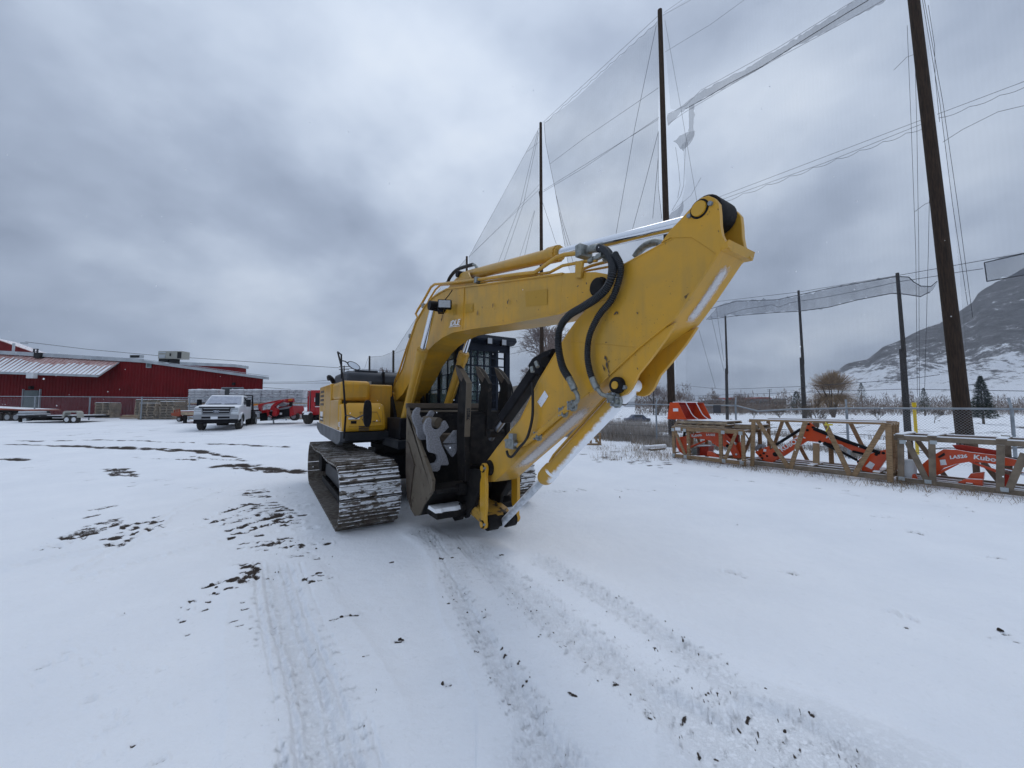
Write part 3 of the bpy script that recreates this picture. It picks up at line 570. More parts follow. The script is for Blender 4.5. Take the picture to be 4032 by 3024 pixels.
bd = MB().box(-2.06, .02, YR+.04, YL-.05, 1.25, 1.98); part(bd, 'body_shell', 'yellow', bevel=.03)
side_panel(-2.55, -1.55, 1.28, 2.16, [(-2.35, -1.75, 1.36, 1.5, 2), (-2.35, -1.75, 1.72, 2.1, 4)]); sd2 = side_panel(-1.54, -.72, 1.28, 2.16, []); sd3 = side_panel(-.71, .30, 1.28, 1.82, [])
part(MB().box(-2.3, -1.9, YR-.016, YR-.012, 1.40, 1.58), 'side_sticker', 'white_sticker', sd2)
# storage box at the front right corner
bx_p = [(.10, 1.26), (.62, 1.26), (.66, 1.34), (.60, 1.58), (.46, 1.74), (.10, 1.76)]
stb = MB().prism(bx_p, lambda a, b, k: (a, YR if k == 0 else -.60, b)); so = part(stb, 'storage_box', 'yellow_clean', bevel=.035)
ln = (Vector((.46, 0, 1.74))-Vector((.60, 0, 1.58))).normalized()
def onface(t, y, off=.0):                  # t 0..1 along the sloping lid, y side
    p = Vector((.60, 0, 1.58)).lerp(Vector((.46, 0, 1.74)), t); nrm = Vector((-ln.z, 0, ln.x))*-1; nrm = Vector((ln.z, 0, -ln.x)); return Vector((p.x+nrm.x*off, y, p.z+nrm.z*off))
lid = MB(); lid.prism([(.57, 1.585), (.645, 1.345), (.668, 1.35), (.625, 1.60), (.47, 1.765), (.45, 1.745)], lambda a, b, k: (a, YR+.10 if k == 0 else -.66, b)); lo_ = part(lid, 'box_lid', 'yellow_clean', bevel=.02)
rc = MB().add([(.640, -1.02, 1.66-.10), (.640, -.75, 1.66-.10), (.652, -.72, 1.42), (.652, -.98, 1.42)], [(0, 1, 2, 3)]); 
fr_ = MB()
for a, b in (((.628, -1.05, 1.60), (.628, -.76, 1.60)), ((.628, -.76, 1.60), (.662, -.70, 1.43)), ((.662, -.70, 1.43), (.662, -1.0, 1.43)), ((.662, -1.0, 1.43), (.628, -1.05, 1.60))): fr_.tube([a, b], .008, 6)
part(fr_, 'lid_bead', 'yellow_worn', lo_)
part(MB().box(.640, .664, -1.20, -1.11, 1.40, 1.45), 'latch', 'black_metal', lo_); part(MB().box(.640, .662, -1.24, -1.06, 1.475, 1.505), 'reflector_strip', 'letter_white', lo_)
for k in range(3): part(MB().box(.655, .668, -1.07, -.90, 1.295-.0+.032*k-.02, 1.295+.032*k+.0), 'vent_slot', 'steel_brown', so)
# fuel tank and upper body
ftk = MB().box(-.95, .30, YR+.02, -.80, 1.80, 2.17); part(ftk, 'fuel_tank', 'yellow', bevel=.07)
part(MB().box(-.9, .12, -.80, -.35, 1.25, 2.12), 'oil_tank', 'yellow', bevel=.03)
hd = MB(); hd.prism([(-2.1, 2.0), (-.35, 2.0), (-.25, 2.16), (-.32, 2.36), (-.5, 2.42), (-1.9, 2.42), (-2.15, 2.30)], lambda a, b, k: (a, YR+.22 if k == 0 else .35, b)); ho = part(hd, 'engine_hood', 'dark_cover', bevel=.05)
part(MB().box(-1.6, -.45, -.95, -.50, 2.40, 2.445).box(-1.5, -.6, -.38, .1, 2.40, 2.44), 'hood_rib', 'dark_cover', ho, bevel=.015); part(MB().box(-.29, -.22, -.74, -.68, 2.12, 2.20), 'hood_latch', 'galv', ho)
part(MB().box(-.36, -.22, -.45, -.42, 2.02, 2.40), 'hood_seam', 'black_paint', ho)
rm = MB().tube(spline([(-.9, -1.28, 2.20), (-.85, -1.33, 2.27), (-.95, -1.36, 2.31), (-1.1, -1.34, 2.28)], 4), .045, 8); part(rm, 'rear_view_camera_pod', 'black_paint')
mp_ = [E3(1352, 1728, -1.36), E3(1360, 1630, -1.36), E3(1358, 1520, -1.36), E3(1346, 1440, -1.36), E3(1330, 1386, -1.36)]
s0_ = mp_[0].x
def Q(u, v): return E3(u, v, -1.36)
hr = MB(); hr.tube([Q(1354, 1726), Q(1361, 1640), Q(1352, 1500), Q(1344, 1440), Q(1330, 1386)], .016, 8); hr.tube([Q(1330, 1386), Q(1344, 1396), Q(1345, 1490)], .014, 8); ro_ = part(hr, 'handrail', 'black_paint')
part(MB().tube([Q(1346, 1420), Q(1360, 1423), Q(1378, 1438)], .010, 6), 'mirror_arm', 'black_paint', ro_)
mc = Q(1393, 1440)
Rm = Matrix.Translation(mc) @ Matrix.Rotation(math.radians(-28), 4, 'X')
mo = MB(); mo.prism([(.100*math.cos(a*math.pi/10), .05*math.sin(a*math.pi/10)) for a in range(20)], lambda a, b, k: Rm @ Vector(((-.012 if k == 0 else .012), a, b*1.0))); mo_o = part(mo, 'mirror', 'black_paint', bevel=.004)
part(MB().prism([(.087*math.cos(a*math.pi/10), .040*math.sin(a*math.pi/10)) for a in range(20)], lambda a, b, k: Rm @ Vector(((.012 if k == 0 else .016), a, b))), 'mirror_glass', 'mirror', mo_o)
part(MB().tube([Q(1362, 1636), Q(1376, 1637), Q(1402, 1648), Q(1440, 1630)], .009, 6), 'lower_mirror_arm', 'black_paint', ro_)
c2_ = Q(1447, 1628); lm = MB(); lm.prism([(.05*math.copysign(abs(math.cos(a*math.pi/12))**.7, math.cos(a*math.pi/12)), .17*math.copysign(abs(math.sin(a*math.pi/12))**.8, math.sin(a*math.pi/12))) for a in range(24)], lambda a, b, k: c2_+Vector((-.02 if k == 0 else .02, a, b))); part(lm, 'lower_mirror', 'black_paint', bevel=.006)
# boom foot bracket
for y in (-.36, .28):
    part(MB().prism([(-.75, 1.2), (.55, 1.2), (.35, 1.6), (.05, 1.98), (-.1, 2.12), (-.3, 2.16), (-.5, 2.08), (-.6, 1.9)], lambda a, b, k: (a, y-.03 if k == 0 else y+.03, b)), 'boom_bracket', 'black_paint', bevel=.008)
part(MB().cyl((-.32, -.42, 1.93), (-.32, .34, 1.93), .10, 24), 'boom_foot_pin', 'steel_brown')
fd = MB().box(.5, 1.3, -.55, -.02, 1.14, 1.5); part(fd, 'valve_cover', 'black_paint', bevel=.02)
# --- cab
CX0, CX1, CY0, CY1, CZ0, CZ1 = .05, 1.50, .36, 1.20, 1.22, 2.86
cabo = MB()
for (x, y, w_) in ((CX1-.05, CY0+.04, .05), (CX1-.05, CY1-.05, .06), (CX0+.05, CY0+.04, .06), (CX0+.05, CY1-.05, .06), (.75, CY1-.04, .04), (.75, CY0+.03, .04)): cabo.box(x-w_, x+w_, y-w_*.8, y+w_*.8, CZ0, CZ1)
cabo.box(CX0, CX1, CY0, CY1, CZ1-.13, CZ1+.02); cabo.box(CX0, CX1, CY0, CY1, CZ0-.18, CZ0+.38); co_ = part(cabo, 'cab', 'cab_blue', bevel=.02)
for nm, bx in (('right_glass', (CX0+.1, CX1-.1, CY0+.012, CY0+.018, CZ0+.38, CZ1-.13)), ('left_glass', (CX0+.1, CX1-.1, CY1-.02, CY1-.014, CZ0+.38, CZ1-.13)), ('windscreen', (CX1-.02, CX1-.014, CY0+.08, CY1-.1, CZ0+.38, CZ1-.13)), ('rear_glass', (CX0+.012, CX0+.018, CY0+.08, CY1-.1, CZ0+.38, CZ1-.13))):
    part(MB().box(*bx), 'window_pane', 'glass', co_)
st_ = MB().box(.45, .95, .62, 1.12, 1.5, 1.75).box(.42, .55, .64, 1.10, 1.75, 2.35).box(.40, .50, .74, 1.0, 2.35, 2.55).box(.6, 1.1, .52, .60, 1.7, 1.95).box(.6, 1.1, 1.14, 1.2, 1.7, 1.95); part(st_, 'seat', 'dark_cover', co_, bevel=.04)
part(MB().box(.25, .6, .40, .6, 1.58, 1.95), 'yellow_vest_pad', 'tan_metal', co_)
# front guard
GX_ = 1.66
g_ = MB(); 
gz0, gz1 = 1.42, 2.82
g_.box(GX_-.03, GX_+.03, 1.29, 1.40, 1.15, 2.84).box(GX_-.025, GX_+.025, .36, .43, 1.2, 2.84).box(GX_-.03, GX_+.03, .36, 1.40, 2.70, 2.84).box(GX_-.03, GX_+.03, .36, 1.40, 1.2, 1.66)
g_.box(GX_-.22, GX_+.02, .36, .40, 2.76, 2.84).box(GX_-.22, GX_+.02, 1.36, 1.40, 2.76, 2.84); go_ = part(g_, 'cab_guard', 'cab_blue', bevel=.008)
for k in range(5):
    y = .43+(1.24-.43)*(k+1)/6+.02; part(MB().box(GX_-.01, GX_+.012, y-.014*(1+(k == 4)*.9), y+.014*(1+(k == 4)*.9), 1.66, 2.70), 'guard_bar', 'cab_blue', go_)
for k in range(6):
    z = 1.66+(2.70-1.66)*(k+.9)/6.6; part(MB().box(GX_-.012, GX_+.016, .43, 1.29, z-.012, z+.012), 'guard_bar', 'cab_blue', go_)
vs_ = MB().prism([(GX_-.3, 2.84), (GX_+.10, 2.84), (GX_+.20, 2.90), (GX_+.16, 2.98), (GX_-.3, 2.98)], lambda a, b, k: (a, .34 if k == 0 else 1.45, b)); vo_ = part(vs_, 'cab_visor', 'cab_blue', bevel=.01)
for y in (.86, 1.16):
    wl = MB().box(GX_+.14, GX_+.20, y-.055, y+.055, 2.80, 2.93); wo_ = part(wl, 'cab_work_light', 'black_paint', vo_, bevel=.01); part(MB().box(GX_+.20, GX_+.206, y-.045, y+.045, 2.815, 2.915), 'cab_lamp_lens', 'lamp_glass', vo_)
for k in range(7): part(MB().box(GX_-.005, GX_+.015, 1.33, 1.36, 1.70+k*.14, 1.705+k*.14), 'guard_rivet', 'galv', go_)
sg = MB()
for k in range(4): sg.box(CX0+.1, CX1, CY0-.05, CY0-.035, 1.75+k*.26, 1.765+k*.26)
for k in range(3): sg.box(CX0+.3+k*.45, CX0+.32+k*.45, CY0-.05, CY0-.03, 1.62, 2.72)
part(sg, 'side_guard', 'cab_blue', co_)
part(MB().tube(spline([(1.5, 1.42, 1.5), (1.62, 1.5, 1.9), (1.55, 1.48, 2.2), (1.35, 1.42, 2.3)], 6), .014, 6), 'cab_handrail', 'black_paint')
part(MB().box(.9, 1.62, .36, 1.38, .98, 1.2), 'cab_step_deck', 'black_paint', bevel=.02)
# --- boom
def wv(l0, w0): return l0-w0
bt = [(2403, 1098, .17), (2385, 1078, .17), (2340, 1070, .17), (2280, 1071, .17), (2215, 1075, .17), (2034, 1100, .18), (1907, 1118, .19), (1759, 1136, .20), (1727, 1153, .20), (1701, 1171, .20), (1672, 1203, .21), (1636, 1268, .21), (1610, 1350, .22), (1595, 1410, .225), (1583, 1451, .23), (1562, 1495, .23), (1545, 1535, .235)]
bb = [(1556, 1580, .235), (1590, 1545, .23), (1619, 1495, .225), (1645, 1440, .22), (1680, 1385, .215), (1708, 1355, .21), (1745, 1327, .205), (1784, 1308, .20), (1850, 1295, .195), (1983, 1277, .185), (2100, 1256, .18), (2206, 1235, .17), (2280, 1206, .17), (2340, 1190, .17), (2385, 1176, .17), (2408, 1150, .17), (2412, 1120, .17)]
def prof(L_): return [(*EX(u, v, LB-w_), w_) for u, v, w_ in L_]
T_, B_ = prof(bt), prof(bb)
# the foot is a rounded boss
allp = T_+B_
wb_ = MB(); n_ = len(allp)
vs = [(a, LB-w_+.012, b) for a, b, w_ in allp]+[(a, LB+w_-.012, b) for a, b, w_ in allp]
wb_.add(vs, [tuple(range(n_)), tuple(range(2*n_-1, n_-1, -1))]+[(i, (i+1) % n_, (i+1) % n_+n_, i+n_) for i in range(n_)])
boom = part(wb_, 'boom', 'yellow', smooth=.5)
def flange(mb, L_, th, skip=0):
    pts = [Vector((a, 0, b)) for a, b, _ in L_]
    for i in range(len(pts)-1):
        p, q = pts[i], pts[i+1]; d = (q-p).normalized(); nn = Vector((d.z, 0, -d.x))
        w0, w1 = L_[i][2], L_[i+1][2]; k = th
        vs = []
        for e, ww in ((p, w0), (q, w1)):
            for o_, sgn in ((-k, -1), (k*.4, -1), (k*.4, 1), (-k, 1)): vs.append((e.x+nn.x*o_, LB+sgn*(ww+.004), e.z+nn.z*o_))
        mb.add(vs, [(0, 1, 2, 3), (7, 6, 5, 4), (0, 4, 5, 1), (1, 5, 6, 2), (2, 6, 7, 3), (3, 7, 4, 0)])
part(flange(MB(), B_[2:13], .012) or None, 'x', 'yellow') if False else None
fb = MB(); flange(fb, [(a, b, w_) for a, b, w_ in B_[1:14]], .014); part(fb, 'bottom_flange', 'yellow', boom, smooth=.5)
ft_ = MB(); flange(ft_, [(a, b, w_) for a, b, w_ in T_[4:16]], .012); part(ft_, 'top_flange', 'yellow', boom, smooth=.5)
def seam(u0, v0, u1, v1, w_, par, r=.006):
    a, b = E3(u0, v0, LB-w_+.011), E3(u1, v1, LB-w_+.011); part(MB().tube([a, b], r, 5), 'weld_seam', 'yellow', par)
seam(2217, 1078, 2205, 1230, .17, boom); seam(1828, 1130, 1822, 1296, .197, boom); seam(2304, 1075, 2303, 1118, .17, boom, .004)
pn = EX(2356, 1131, LB-.18)
pb = MB().lathe((pn[0], LB-.215, pn[1]), (0, 1, 0), [(0, .045), (0, .060), (.012, .074), (.05, .074), (.05, .085), (.395, .085), (.40, .05)], 26); part(pb, 'arm_pivot_pin', 'black_metal')
# boom work light & pin head
pt_ = E3(1697, 1203, LB-.40)
part(MB().lathe((pt_.x, LB-.43, pt_.z), (0, 1, 0), [(0, .055), (0, .07), (.10, .075), (.80, .075), (.80, .06)], 20), 'boom_cylinder_pin', 'black_paint')
wlp = E3(1751, 1199, LB-.36); Rl = Matrix.Translation(wlp) @ Matrix.Rotation(math.radians(-28), 4, 'Z')
wl = MB().box(-.045, .035, -.095, .095, -.065, .065, Rl); wlo = part(wl, 'boom_work_light', 'black_paint', bevel=.014)
part(MB().box(.035, .039, -.080, .080, -.050, .050, Rl), 'lamp_lens', 'lamp_glass', wlo)
part(MB().box(-.14, -.02, -.10, -.02, -.10, -.02, Rl).tube([wlp+Vector((-.02, 0, .06)), wlp+Vector((.0, .06, .14)), wlp+Vector((-.02, .12, .23))], .007, 6), 'lamp_bracket', 'black_paint', wlo)
# --- hydraulic cylinders
def hyd(name, a, b, t, rb, rr, mrod='chrome', mb_='yellow', frost=False, gland=True):
    a, b = Vector(a), Vector(b); d = b-a; L = d.length; dn = d/L
    pr = [(0, rb*.72), (.03, rb), (L*t-.17, rb)]
    if gland: pr += [(L*t-.165, rb*1.18), (L*t-.03, rb*1.18), (L*t-.028, rb*1.02), (L*t, rb*1.0), (L*t, rr)]
    else: pr += [(L*t, rb), (L*t, rr)]
    o = part(MB().lathe(a, dn, pr, 26), name, mb_)
    part(MB().cyl(a+dn*(L*t-.02), b, rr, 22), 'cylinder_rod', mrod, o)
    s_ = dn.cross(Vector((0, 1, 0))).normalized() if abs(dn.y) < .9 else Vector((1, 0, 0)); s2 = dn.cross(s_)
    bo = MB()
    if gland:
        for k in range(12):
            an = 2*math.pi*k/12; p = a+dn*(L*t-.035)+(s_*math.cos(an)+s2*math.sin(an))*rb*1.06; bo.cyl(p-dn*.02, p+dn*.018, rb*.13, 8)
        part(bo, 'gland_bolts', mb_, o)
    part(MB().lathe(a+Vector((0, -rb*.9, 0)), (0, 1, 0), [(0, rb*.75), (rb*1.8, rb*.75)], 18), 'cylinder_eye', mb_, o)
    return o
for sy in (-1, 1):
    top = Vector((pt_.x, LB+sy*.36, pt_.z)); ft = EX(1583, 1690, -.42); foot = Vector((ft[0], LB+sy*.36, ft[1])); g2 = EX(1670, 1383, LB-.36)
    tfr = ((Vector((g2[0], 0, g2[1]))-Vector((foot.x, 0, foot.z))).length)/((Vector((top.x, 0, top.z))-Vector((foot.x, 0, foot.z))).length)
    bc = hyd('boom_cylinder', foot, top, tfr, .078, .044)
    dn = (top-foot).normalized(); o_ = Vector((dn.z, 0, -dn.x))*.095
    part(MB().tube([foot+o_*.7+dn*.12, foot+o_+dn*.2, foot+o_+dn*((top-foot).length*tfr-.2), foot+o_*.8+dn*((top-foot).length*tfr-.12)], .013, 8), 'oil_pipe', 'yellow', bc)
    part(MB().box(foot.x-.2, foot.x+.12, foot.y-.14, foot.y+.14, 1.0, foot.z+.02), 'cylinder_mount', 'black_paint', bevel=.01)
# --- stick
SW = .15; SL = LB-SW
body = [(2601, 960), (2640, 936), (2689, 914), (2722, 908), (2760, 925), (2800, 948), (2841, 974), (2790, 1055), (2720, 1165), (2652, 1262), (2590, 1312), (2516, 1371), (2460, 1425), (2399, 1480), (2327, 1544), (2281, 1574), (2232, 1633), (2130, 1728), (2031, 1819), (1948, 1897), (1925, 1898), (1903, 1880), (1896, 1855), (1905, 1830), (1955, 1762), (2012, 1690), (2046, 1652), (2117, 1500), (2185, 1387), (2240, 1300), (2268, 1262), (2300, 1225), (2330, 1180), (2410, 1060), (2450, 1040), (2498, 1013)]
sp2 = [EX(u, v, SL) for u, v in body]
stk = MB().prism(sp2, lambda a, b, k: (a, SL if k == 0 else SL+2*SW, b)); stick = part(stk, 'arm', 'yellow', bevel=.006)
ear = [(2640, 936), (2601, 958), (2640, 905), (2674, 870), (2731, 807), (2746, 789), (2764, 777), (2788, 770), (2812, 779), (2829, 800), (2833, 840), (2835, 886), (2842, 925), (2858, 955), (2870, 975), (2841, 978), (2820, 1000), (2760, 960), (2722, 935)]
ep = [EX(u, v, SL-.004) for u, v in ear]
for y0, y1 in ((SL-.006, SL+.034), (SL+2*SW-.034, SL+2*SW+.006)):
    part(MB().prism(ep, lambda a, b, k: (a, y0 if k == 0 else y1, b)), 'arm_ear', 'yellow', stick, bevel=.004)
pe = EX(2756, 824, SL)
part(MB().lathe((pe[0], SL-.022, pe[1]), (0, 1, 0), [(0, .02), (0, .046), (.016, .050), (2*SW+.03, .050), (2*SW+.04, .03)], 24), 'arm_ear_pin', 'yellow_clean', stick)
part(MB().lathe((pe[0], SL-.012, pe[1]), (0, 1, 0), [(0, .054), (.004, .060), (.01, .060)], 24), 'pin_collar', 'black_metal', stick)
for u, v, r_ in ((2800, 803, .014), (2716, 852, .013)): q = E3(u, v, SL-.006); part(MB().cyl(q, q-Vector((0, .018, 0)), r_, 10), 'bolt', 'galv', stick)
ec = Vector((pe[0], LB, pe[1])); part(MB().lathe((ec.x, SL+.045, ec.z), (0, 1, 0), [(0, .06), (0, .098), (.01, .105), (2*SW-.10, .105), (2*SW-.09, .06)], 24), 'rod_end', 'black_metal', stick)
dbl = [(2689, 914), (2722, 908), (2790, 940), (2858, 972)]
# top lip of the front plate
f1, f2 = E3(2841, 974, SL), E3(2870, 975, SL); 
part(MB().prism([(f1.x-.02, f1.z-.015), (f1.x+.02, f1.z+.02), (f1.x+.045, f1.z+.03), (f1.x+.03, f1.z-.02)], lambda a, b, k: (a, SL-.004 if k == 0 else SL+2*SW+.02, b)), 'front_lip', 'yellow', stick)
# fold and brackets for the bucket cylinder on the front face
brk = [(2664, 1270), (2620, 1340), (2560, 1420), (2516, 1473), (2501, 1507), (2488, 1532), (2470, 1552), (2450, 1560), (2428, 1556), (2412, 1538), (2404, 1512), (2399, 1478), (2460, 1425), (2516, 1371), (2600, 1305)]
kp = [EX(u, v, SL+.02) for u, v in brk]
for y0 in (SL+.008, SL+2*SW-.038): part(MB().prism(kp, lambda a, b, k: (a, y0 if k == 0 else y0+.03, b)), 'cylinder_bracket', 'yellow', stick, bevel=.003)
pk = EX(2434, 1517, SL)
part(MB().lathe((pk[0], SL-.035, pk[1]), (0, 1, 0), [(0, .024), (0, .058), (.012, .064), (.045, .064)], 22), 'pin_collar', 'black_metal', stick); part(MB().cyl((pk[0], SL-.042, pk[1]), (pk[0], SL+2*SW+.02, pk[1]), .030, 18), 'bracket_pin', 'yellow_clean', stick)
q = E3(2461, 1525, SL); part(MB().cyl(q+Vector((0, .02, 0)), q-Vector((0, .02, 0)), .016, 8), 'bolt', 'galv', stick)
wf = [E3(u, v, SL-.004) for u, v in ((2735, 1150), (2652, 1262), (2516, 1371), (2399, 1480), (2327, 1544))]
rb_ = [(2655, 1252), (2652, 1262), (2516, 1371), (2399, 1480)]
def rib(pts, par, r=.008): part(MB().tube([E3(u, v, SL) for u, v in pts], r, 5), 'weld_seam', 'yellow', par)
rib([(2841, 974), (2790, 1055), (2652, 1258), (2516, 1368), (2399, 1478), (2327, 1544)], stick, .009)
rib([(2232, 1340), (2330, 1352), (2400, 1358), (2516, 1369)], stick, .003); rib([(2232, 1630), (2130, 1726), (2031, 1817), (1948, 1895)], stick, .006)
rib([(2200, 1368), (2125, 1497), (2050, 1650), (1962, 1760)], stick, .005); rib([(2450, 1046), (2600, 964), (2689, 918), (2724, 911), (2795, 946), (2838, 976)], stick, .006)
# arm cylinder
acl = E3(1838, 1086, LB); acr = ec; gl = EX(2206, 1000, LB-.0)
tfr = (Vector((gl[0], 0, gl[1]))-Vector((acl.x, 0, acl.z))).length/(Vector((acr.x, 0, acr.z))-Vector((acl.x, 0, acl.z))).length
ac = hyd('arm_cylinder', acl, acr, tfr, .070, .046)
bkt = [EX(u, v, LB-.1) for u, v in ((1770, 1136), (1800, 1100), (1822, 1078), (1836, 1070), (1850, 1074), (1856, 1090), (1870, 1112), (1900, 1122))]
for y0 in (LB-.13, LB+.10): part(MB().prism(bkt, lambda a, b, k: (a, y0 if k == 0 else y0+.03, b)), 'cylinder_bracket', 'yellow', boom, bevel=.004)
part(MB().lathe((acl.x, LB-.16, acl.z), (0, 1, 0), [(0, .03), (0, .048), (.32, .048)], 18), 'arm_cylinder_pin', 'black_metal')
# bucket cylinder and rod
ba = Vector((pk[0], LB, pk[1])); be = E3(1975, 2062, LB+.02); bg = EX(2140, 1895, LB)
tfr = (Vector((bg[0], 0, bg[1]))-Vector((ba.x, 0, ba.z))).length/(Vector((be.x, 0, be.z))-Vector((ba.x, 0, ba.z))).length
bcy = hyd('bucket_cylinder', ba, be, tfr, .070, .040, 'rod_frost', 'yellow_frost', gland=False)
dn = (be-ba).normalized(); Lc = (be-ba).length*tfr
part(MB().lathe(ba+dn*(Lc-.20), dn, [(0, .070), (.02, .086), (.10, .088), (.17, .082), (.21, .062), (.22, .04)], 26), 'cylinder_head', 'yellow_frost', bcy)
part(MB().lathe(ba+dn*.14, dn, [(0, .070), (.0, .076), (.012, .076), (.012, .07)], 26), 'weld_ring', 'yellow_worn', bcy)
o_ = Vector((dn.z, 0, -dn.x)); 
part(MB().tube([ba+dn*.10+o_*.09, ba+dn*.2+o_*.098, ba+dn*(Lc-.3)+o_*.098, ba+dn*(Lc-.2)+o_*.08], .014, 8), 'oil_pipe', 'yellow', bcy)
# --- links
lk1 = [EX(u, v, LB-.17) for u, v in ((1900, 1825), (1913, 1818), (1932, 1825), (1938, 1845), (1940, 1876), (1941, 2028), (1936, 2055), (1928, 2086), (1912, 2092), (1900, 2080), (1898, 2058), (1912, 2030), (1905, 1985), (1904, 1905), (1905, 1880), (1897, 1850))]
link_t = EX(1915, 1843, LB-.2); link_b = EX(1913, 2062, LB-.2)
def lnk(a, b, wd):                         # bone-shaped link plate outline
    a, b = Vector(a), Vector(b); d = (b-a).normalized(); n = Vector((-d.y, d.x)); P = []
    for k in range(7): an = math.pi*k/6; P.append(a-d*.06*math.sin(an)+n*.06*math.cos(an))
    P += [a.lerp(b, .16)-n*wd*.62, a.lerp(b, .28)-n*wd, a.lerp(b, .72)-n*wd, a.lerp(b, .84)-n*wd*.55]
    for k in range(7): an = math.pi*k/6; P.append(b+d*.055*math.sin(an)-n*.055*math.cos(an))
    P += [b.lerp(a, .16)+n*wd*.55, b.lerp(a, .28)+n*wd*.8, b.lerp(a, .72)+n*wd*.8, b.lerp(a, .84)+n*wd*.6]
    return [(p.x, p.y) for p in P]
lp = lnk(link_t, link_b, .072)
for y0 in (LB-.245, LB+.20): part(MB().prism(lp, lambda a, b, k: (a, y0 if k == 0 else y0+.045, b)), 'bucket_link', 'yellow_clean', bevel=.005)
for (a, b), nm in ((link_t, 'upper_link_pin'), (link_b, 'lower_link_pin')):
    p_ = part(MB().lathe((a, LB-.265, b), (0, 1, 0), [(0, .02), (0, .034), (.02, .036), (.51, .036), (.53, .034)], 18), nm, 'yellow_clean'); part(MB().lathe((a, LB-.258, b), (0, 1, 0), [(0, .038), (0, .046), (.012, .046)], 18), 'pin_collar', 'black_metal', p_)
    part(MB().cyl((a+.05, LB-.262, b+.01), (a+.05, LB-.24, b+.01), .014, 8), 'pin_bolt', 'galv', p_)
part(MB().lathe((link_t[0], SL-.04, link_t[1]), (0, 1, 0), [(0, .07), (0, .082), (.03, .09), (2*SW+.06, .09)], 22), 'arm_tip_boss', 'black_metal')
# bucket-side link: box section from the lower pin to the bucket ear
eb = EX(1862, 1985, LB-.10)
part(MB().prism(lnk(link_b, (eb[0]-.05, eb[1]), .075), lambda a, b, k: (a, LB-.19 if k == 0 else LB-.10, b)).prism(lnk(link_b, (eb[0]-.05, eb[1]), .075), lambda a, b, k: (a, LB+.10 if k == 0 else LB+.19, b)).beam((link_b[0]-.02, LB, link_b[1]+.02), (eb[0], LB, eb[1]), .26, .10), 'tipping_link', 'yellow_worn', bevel=.008)
part(MB().lathe((link_b[0], LB-.19, link_b[1]), (0, 1, 0), [(0, .05), (0, .084), (.13, .086), (.14, .062), (.24, .062), (.25, .086), (.38, .084)], 22), 'link_boss', 'black_metal')
# --- bucket
BL, BR = -.70, .62
bp = [EX(u, v, BL) for u, v in ((1600, 1593), (1600, 1640), (1599, 1700), (1598, 1760), (1598, 1830), (1600, 1900), (1606, 1965), (1616, 2005), (1632, 2032), (1650, 2030), (1668, 1990), (1685, 1965), (1703, 1935), (1706, 1890), (1690, 1840), (1660, 1765), (1635, 1695), (1612, 1625))]
def thk(pts, th):
    c_ = Vector((sum(p[0] for p in pts)/len(pts), sum(p[1] for p in pts)/len(pts))); return c_
sh_ = bp[0:13]                              # shell outline (lip -> back -> bottom)
def offs(P, t):
    out = []
    for i, p in enumerate(P):
        a = Vector(P[max(i-1, 0)]); b = Vector(P[min(i+1, len(P)-1)]); d = (b-a).normalized(); n = Vector((-d.y, d.x)); out.append((p[0]+n.x*t, p[1]+n.y*t))
    return out
inner = offs(sh_, .03)
shell = MB().prism(list(sh_)+inner[::-1], lambda a, b, k: (a, BL+.02 if k == 0 else BR-.02, b)); bucket = part(shell, 'bucket', 'black_metal', smooth=.7)
for y0 in (BL, BR-.03):
    part(MB().prism(bp, lambda a, b, k: (a, y0 if k == 0 else y0+.03, b)), 'bucket_side_plate', 'tan_metal', bucket, bevel=.005)
l0 = Vector(bp[0])
part(MB().box(l0.x-.03, l0.x+.05, BL-.005, BR, l0.y-.06, l0.y+.02), 'cutting_edge', 'steel_brown', bucket, bevel=.012); part(MB().box(l0.x-.02, l0.x+.06, BL+.03, BR, l0.y-.115, l0.y-.085), 'edge_strip', 'tan_metal', bucket, bevel=.006)
cut = [EX(u, v, BL-.01) for u, v in ((1610, 1640), (1622, 1662), (1636, 1760), (1656, 1860), (1690, 1950), (1702, 1935), (1706, 1890), (1660, 1765), (1635, 1695))]
part(MB().prism(cut, lambda a, b, k: (a, BL-.022 if k == 0 else BL, b)), 'side_cutter', 'tan_metal', bucket, bevel=.004)
wp = [EX(u, v, BL-.01) for u, v in ((1600, 1735), (1608, 1745), (1632, 1830), (1622, 1900), (1616, 1960), (1620, 2000), (1604, 1960), (1599, 1860))]
part(MB().prism(wp, lambda a, b, k: (a, BL-.018 if k == 0 else BL, b)), 'wear_plate', 'steel_brown', bucket, bevel=.004)
bq = Vector(bp[9]); tq = Vector(bp[12])
part(MB().beam((bq.x+.04, 0, bq.y+.06), (tq.x-.02, 0, tq.y-.02), .02, .01), 'brace', 'black_metal', bucket) if False else None
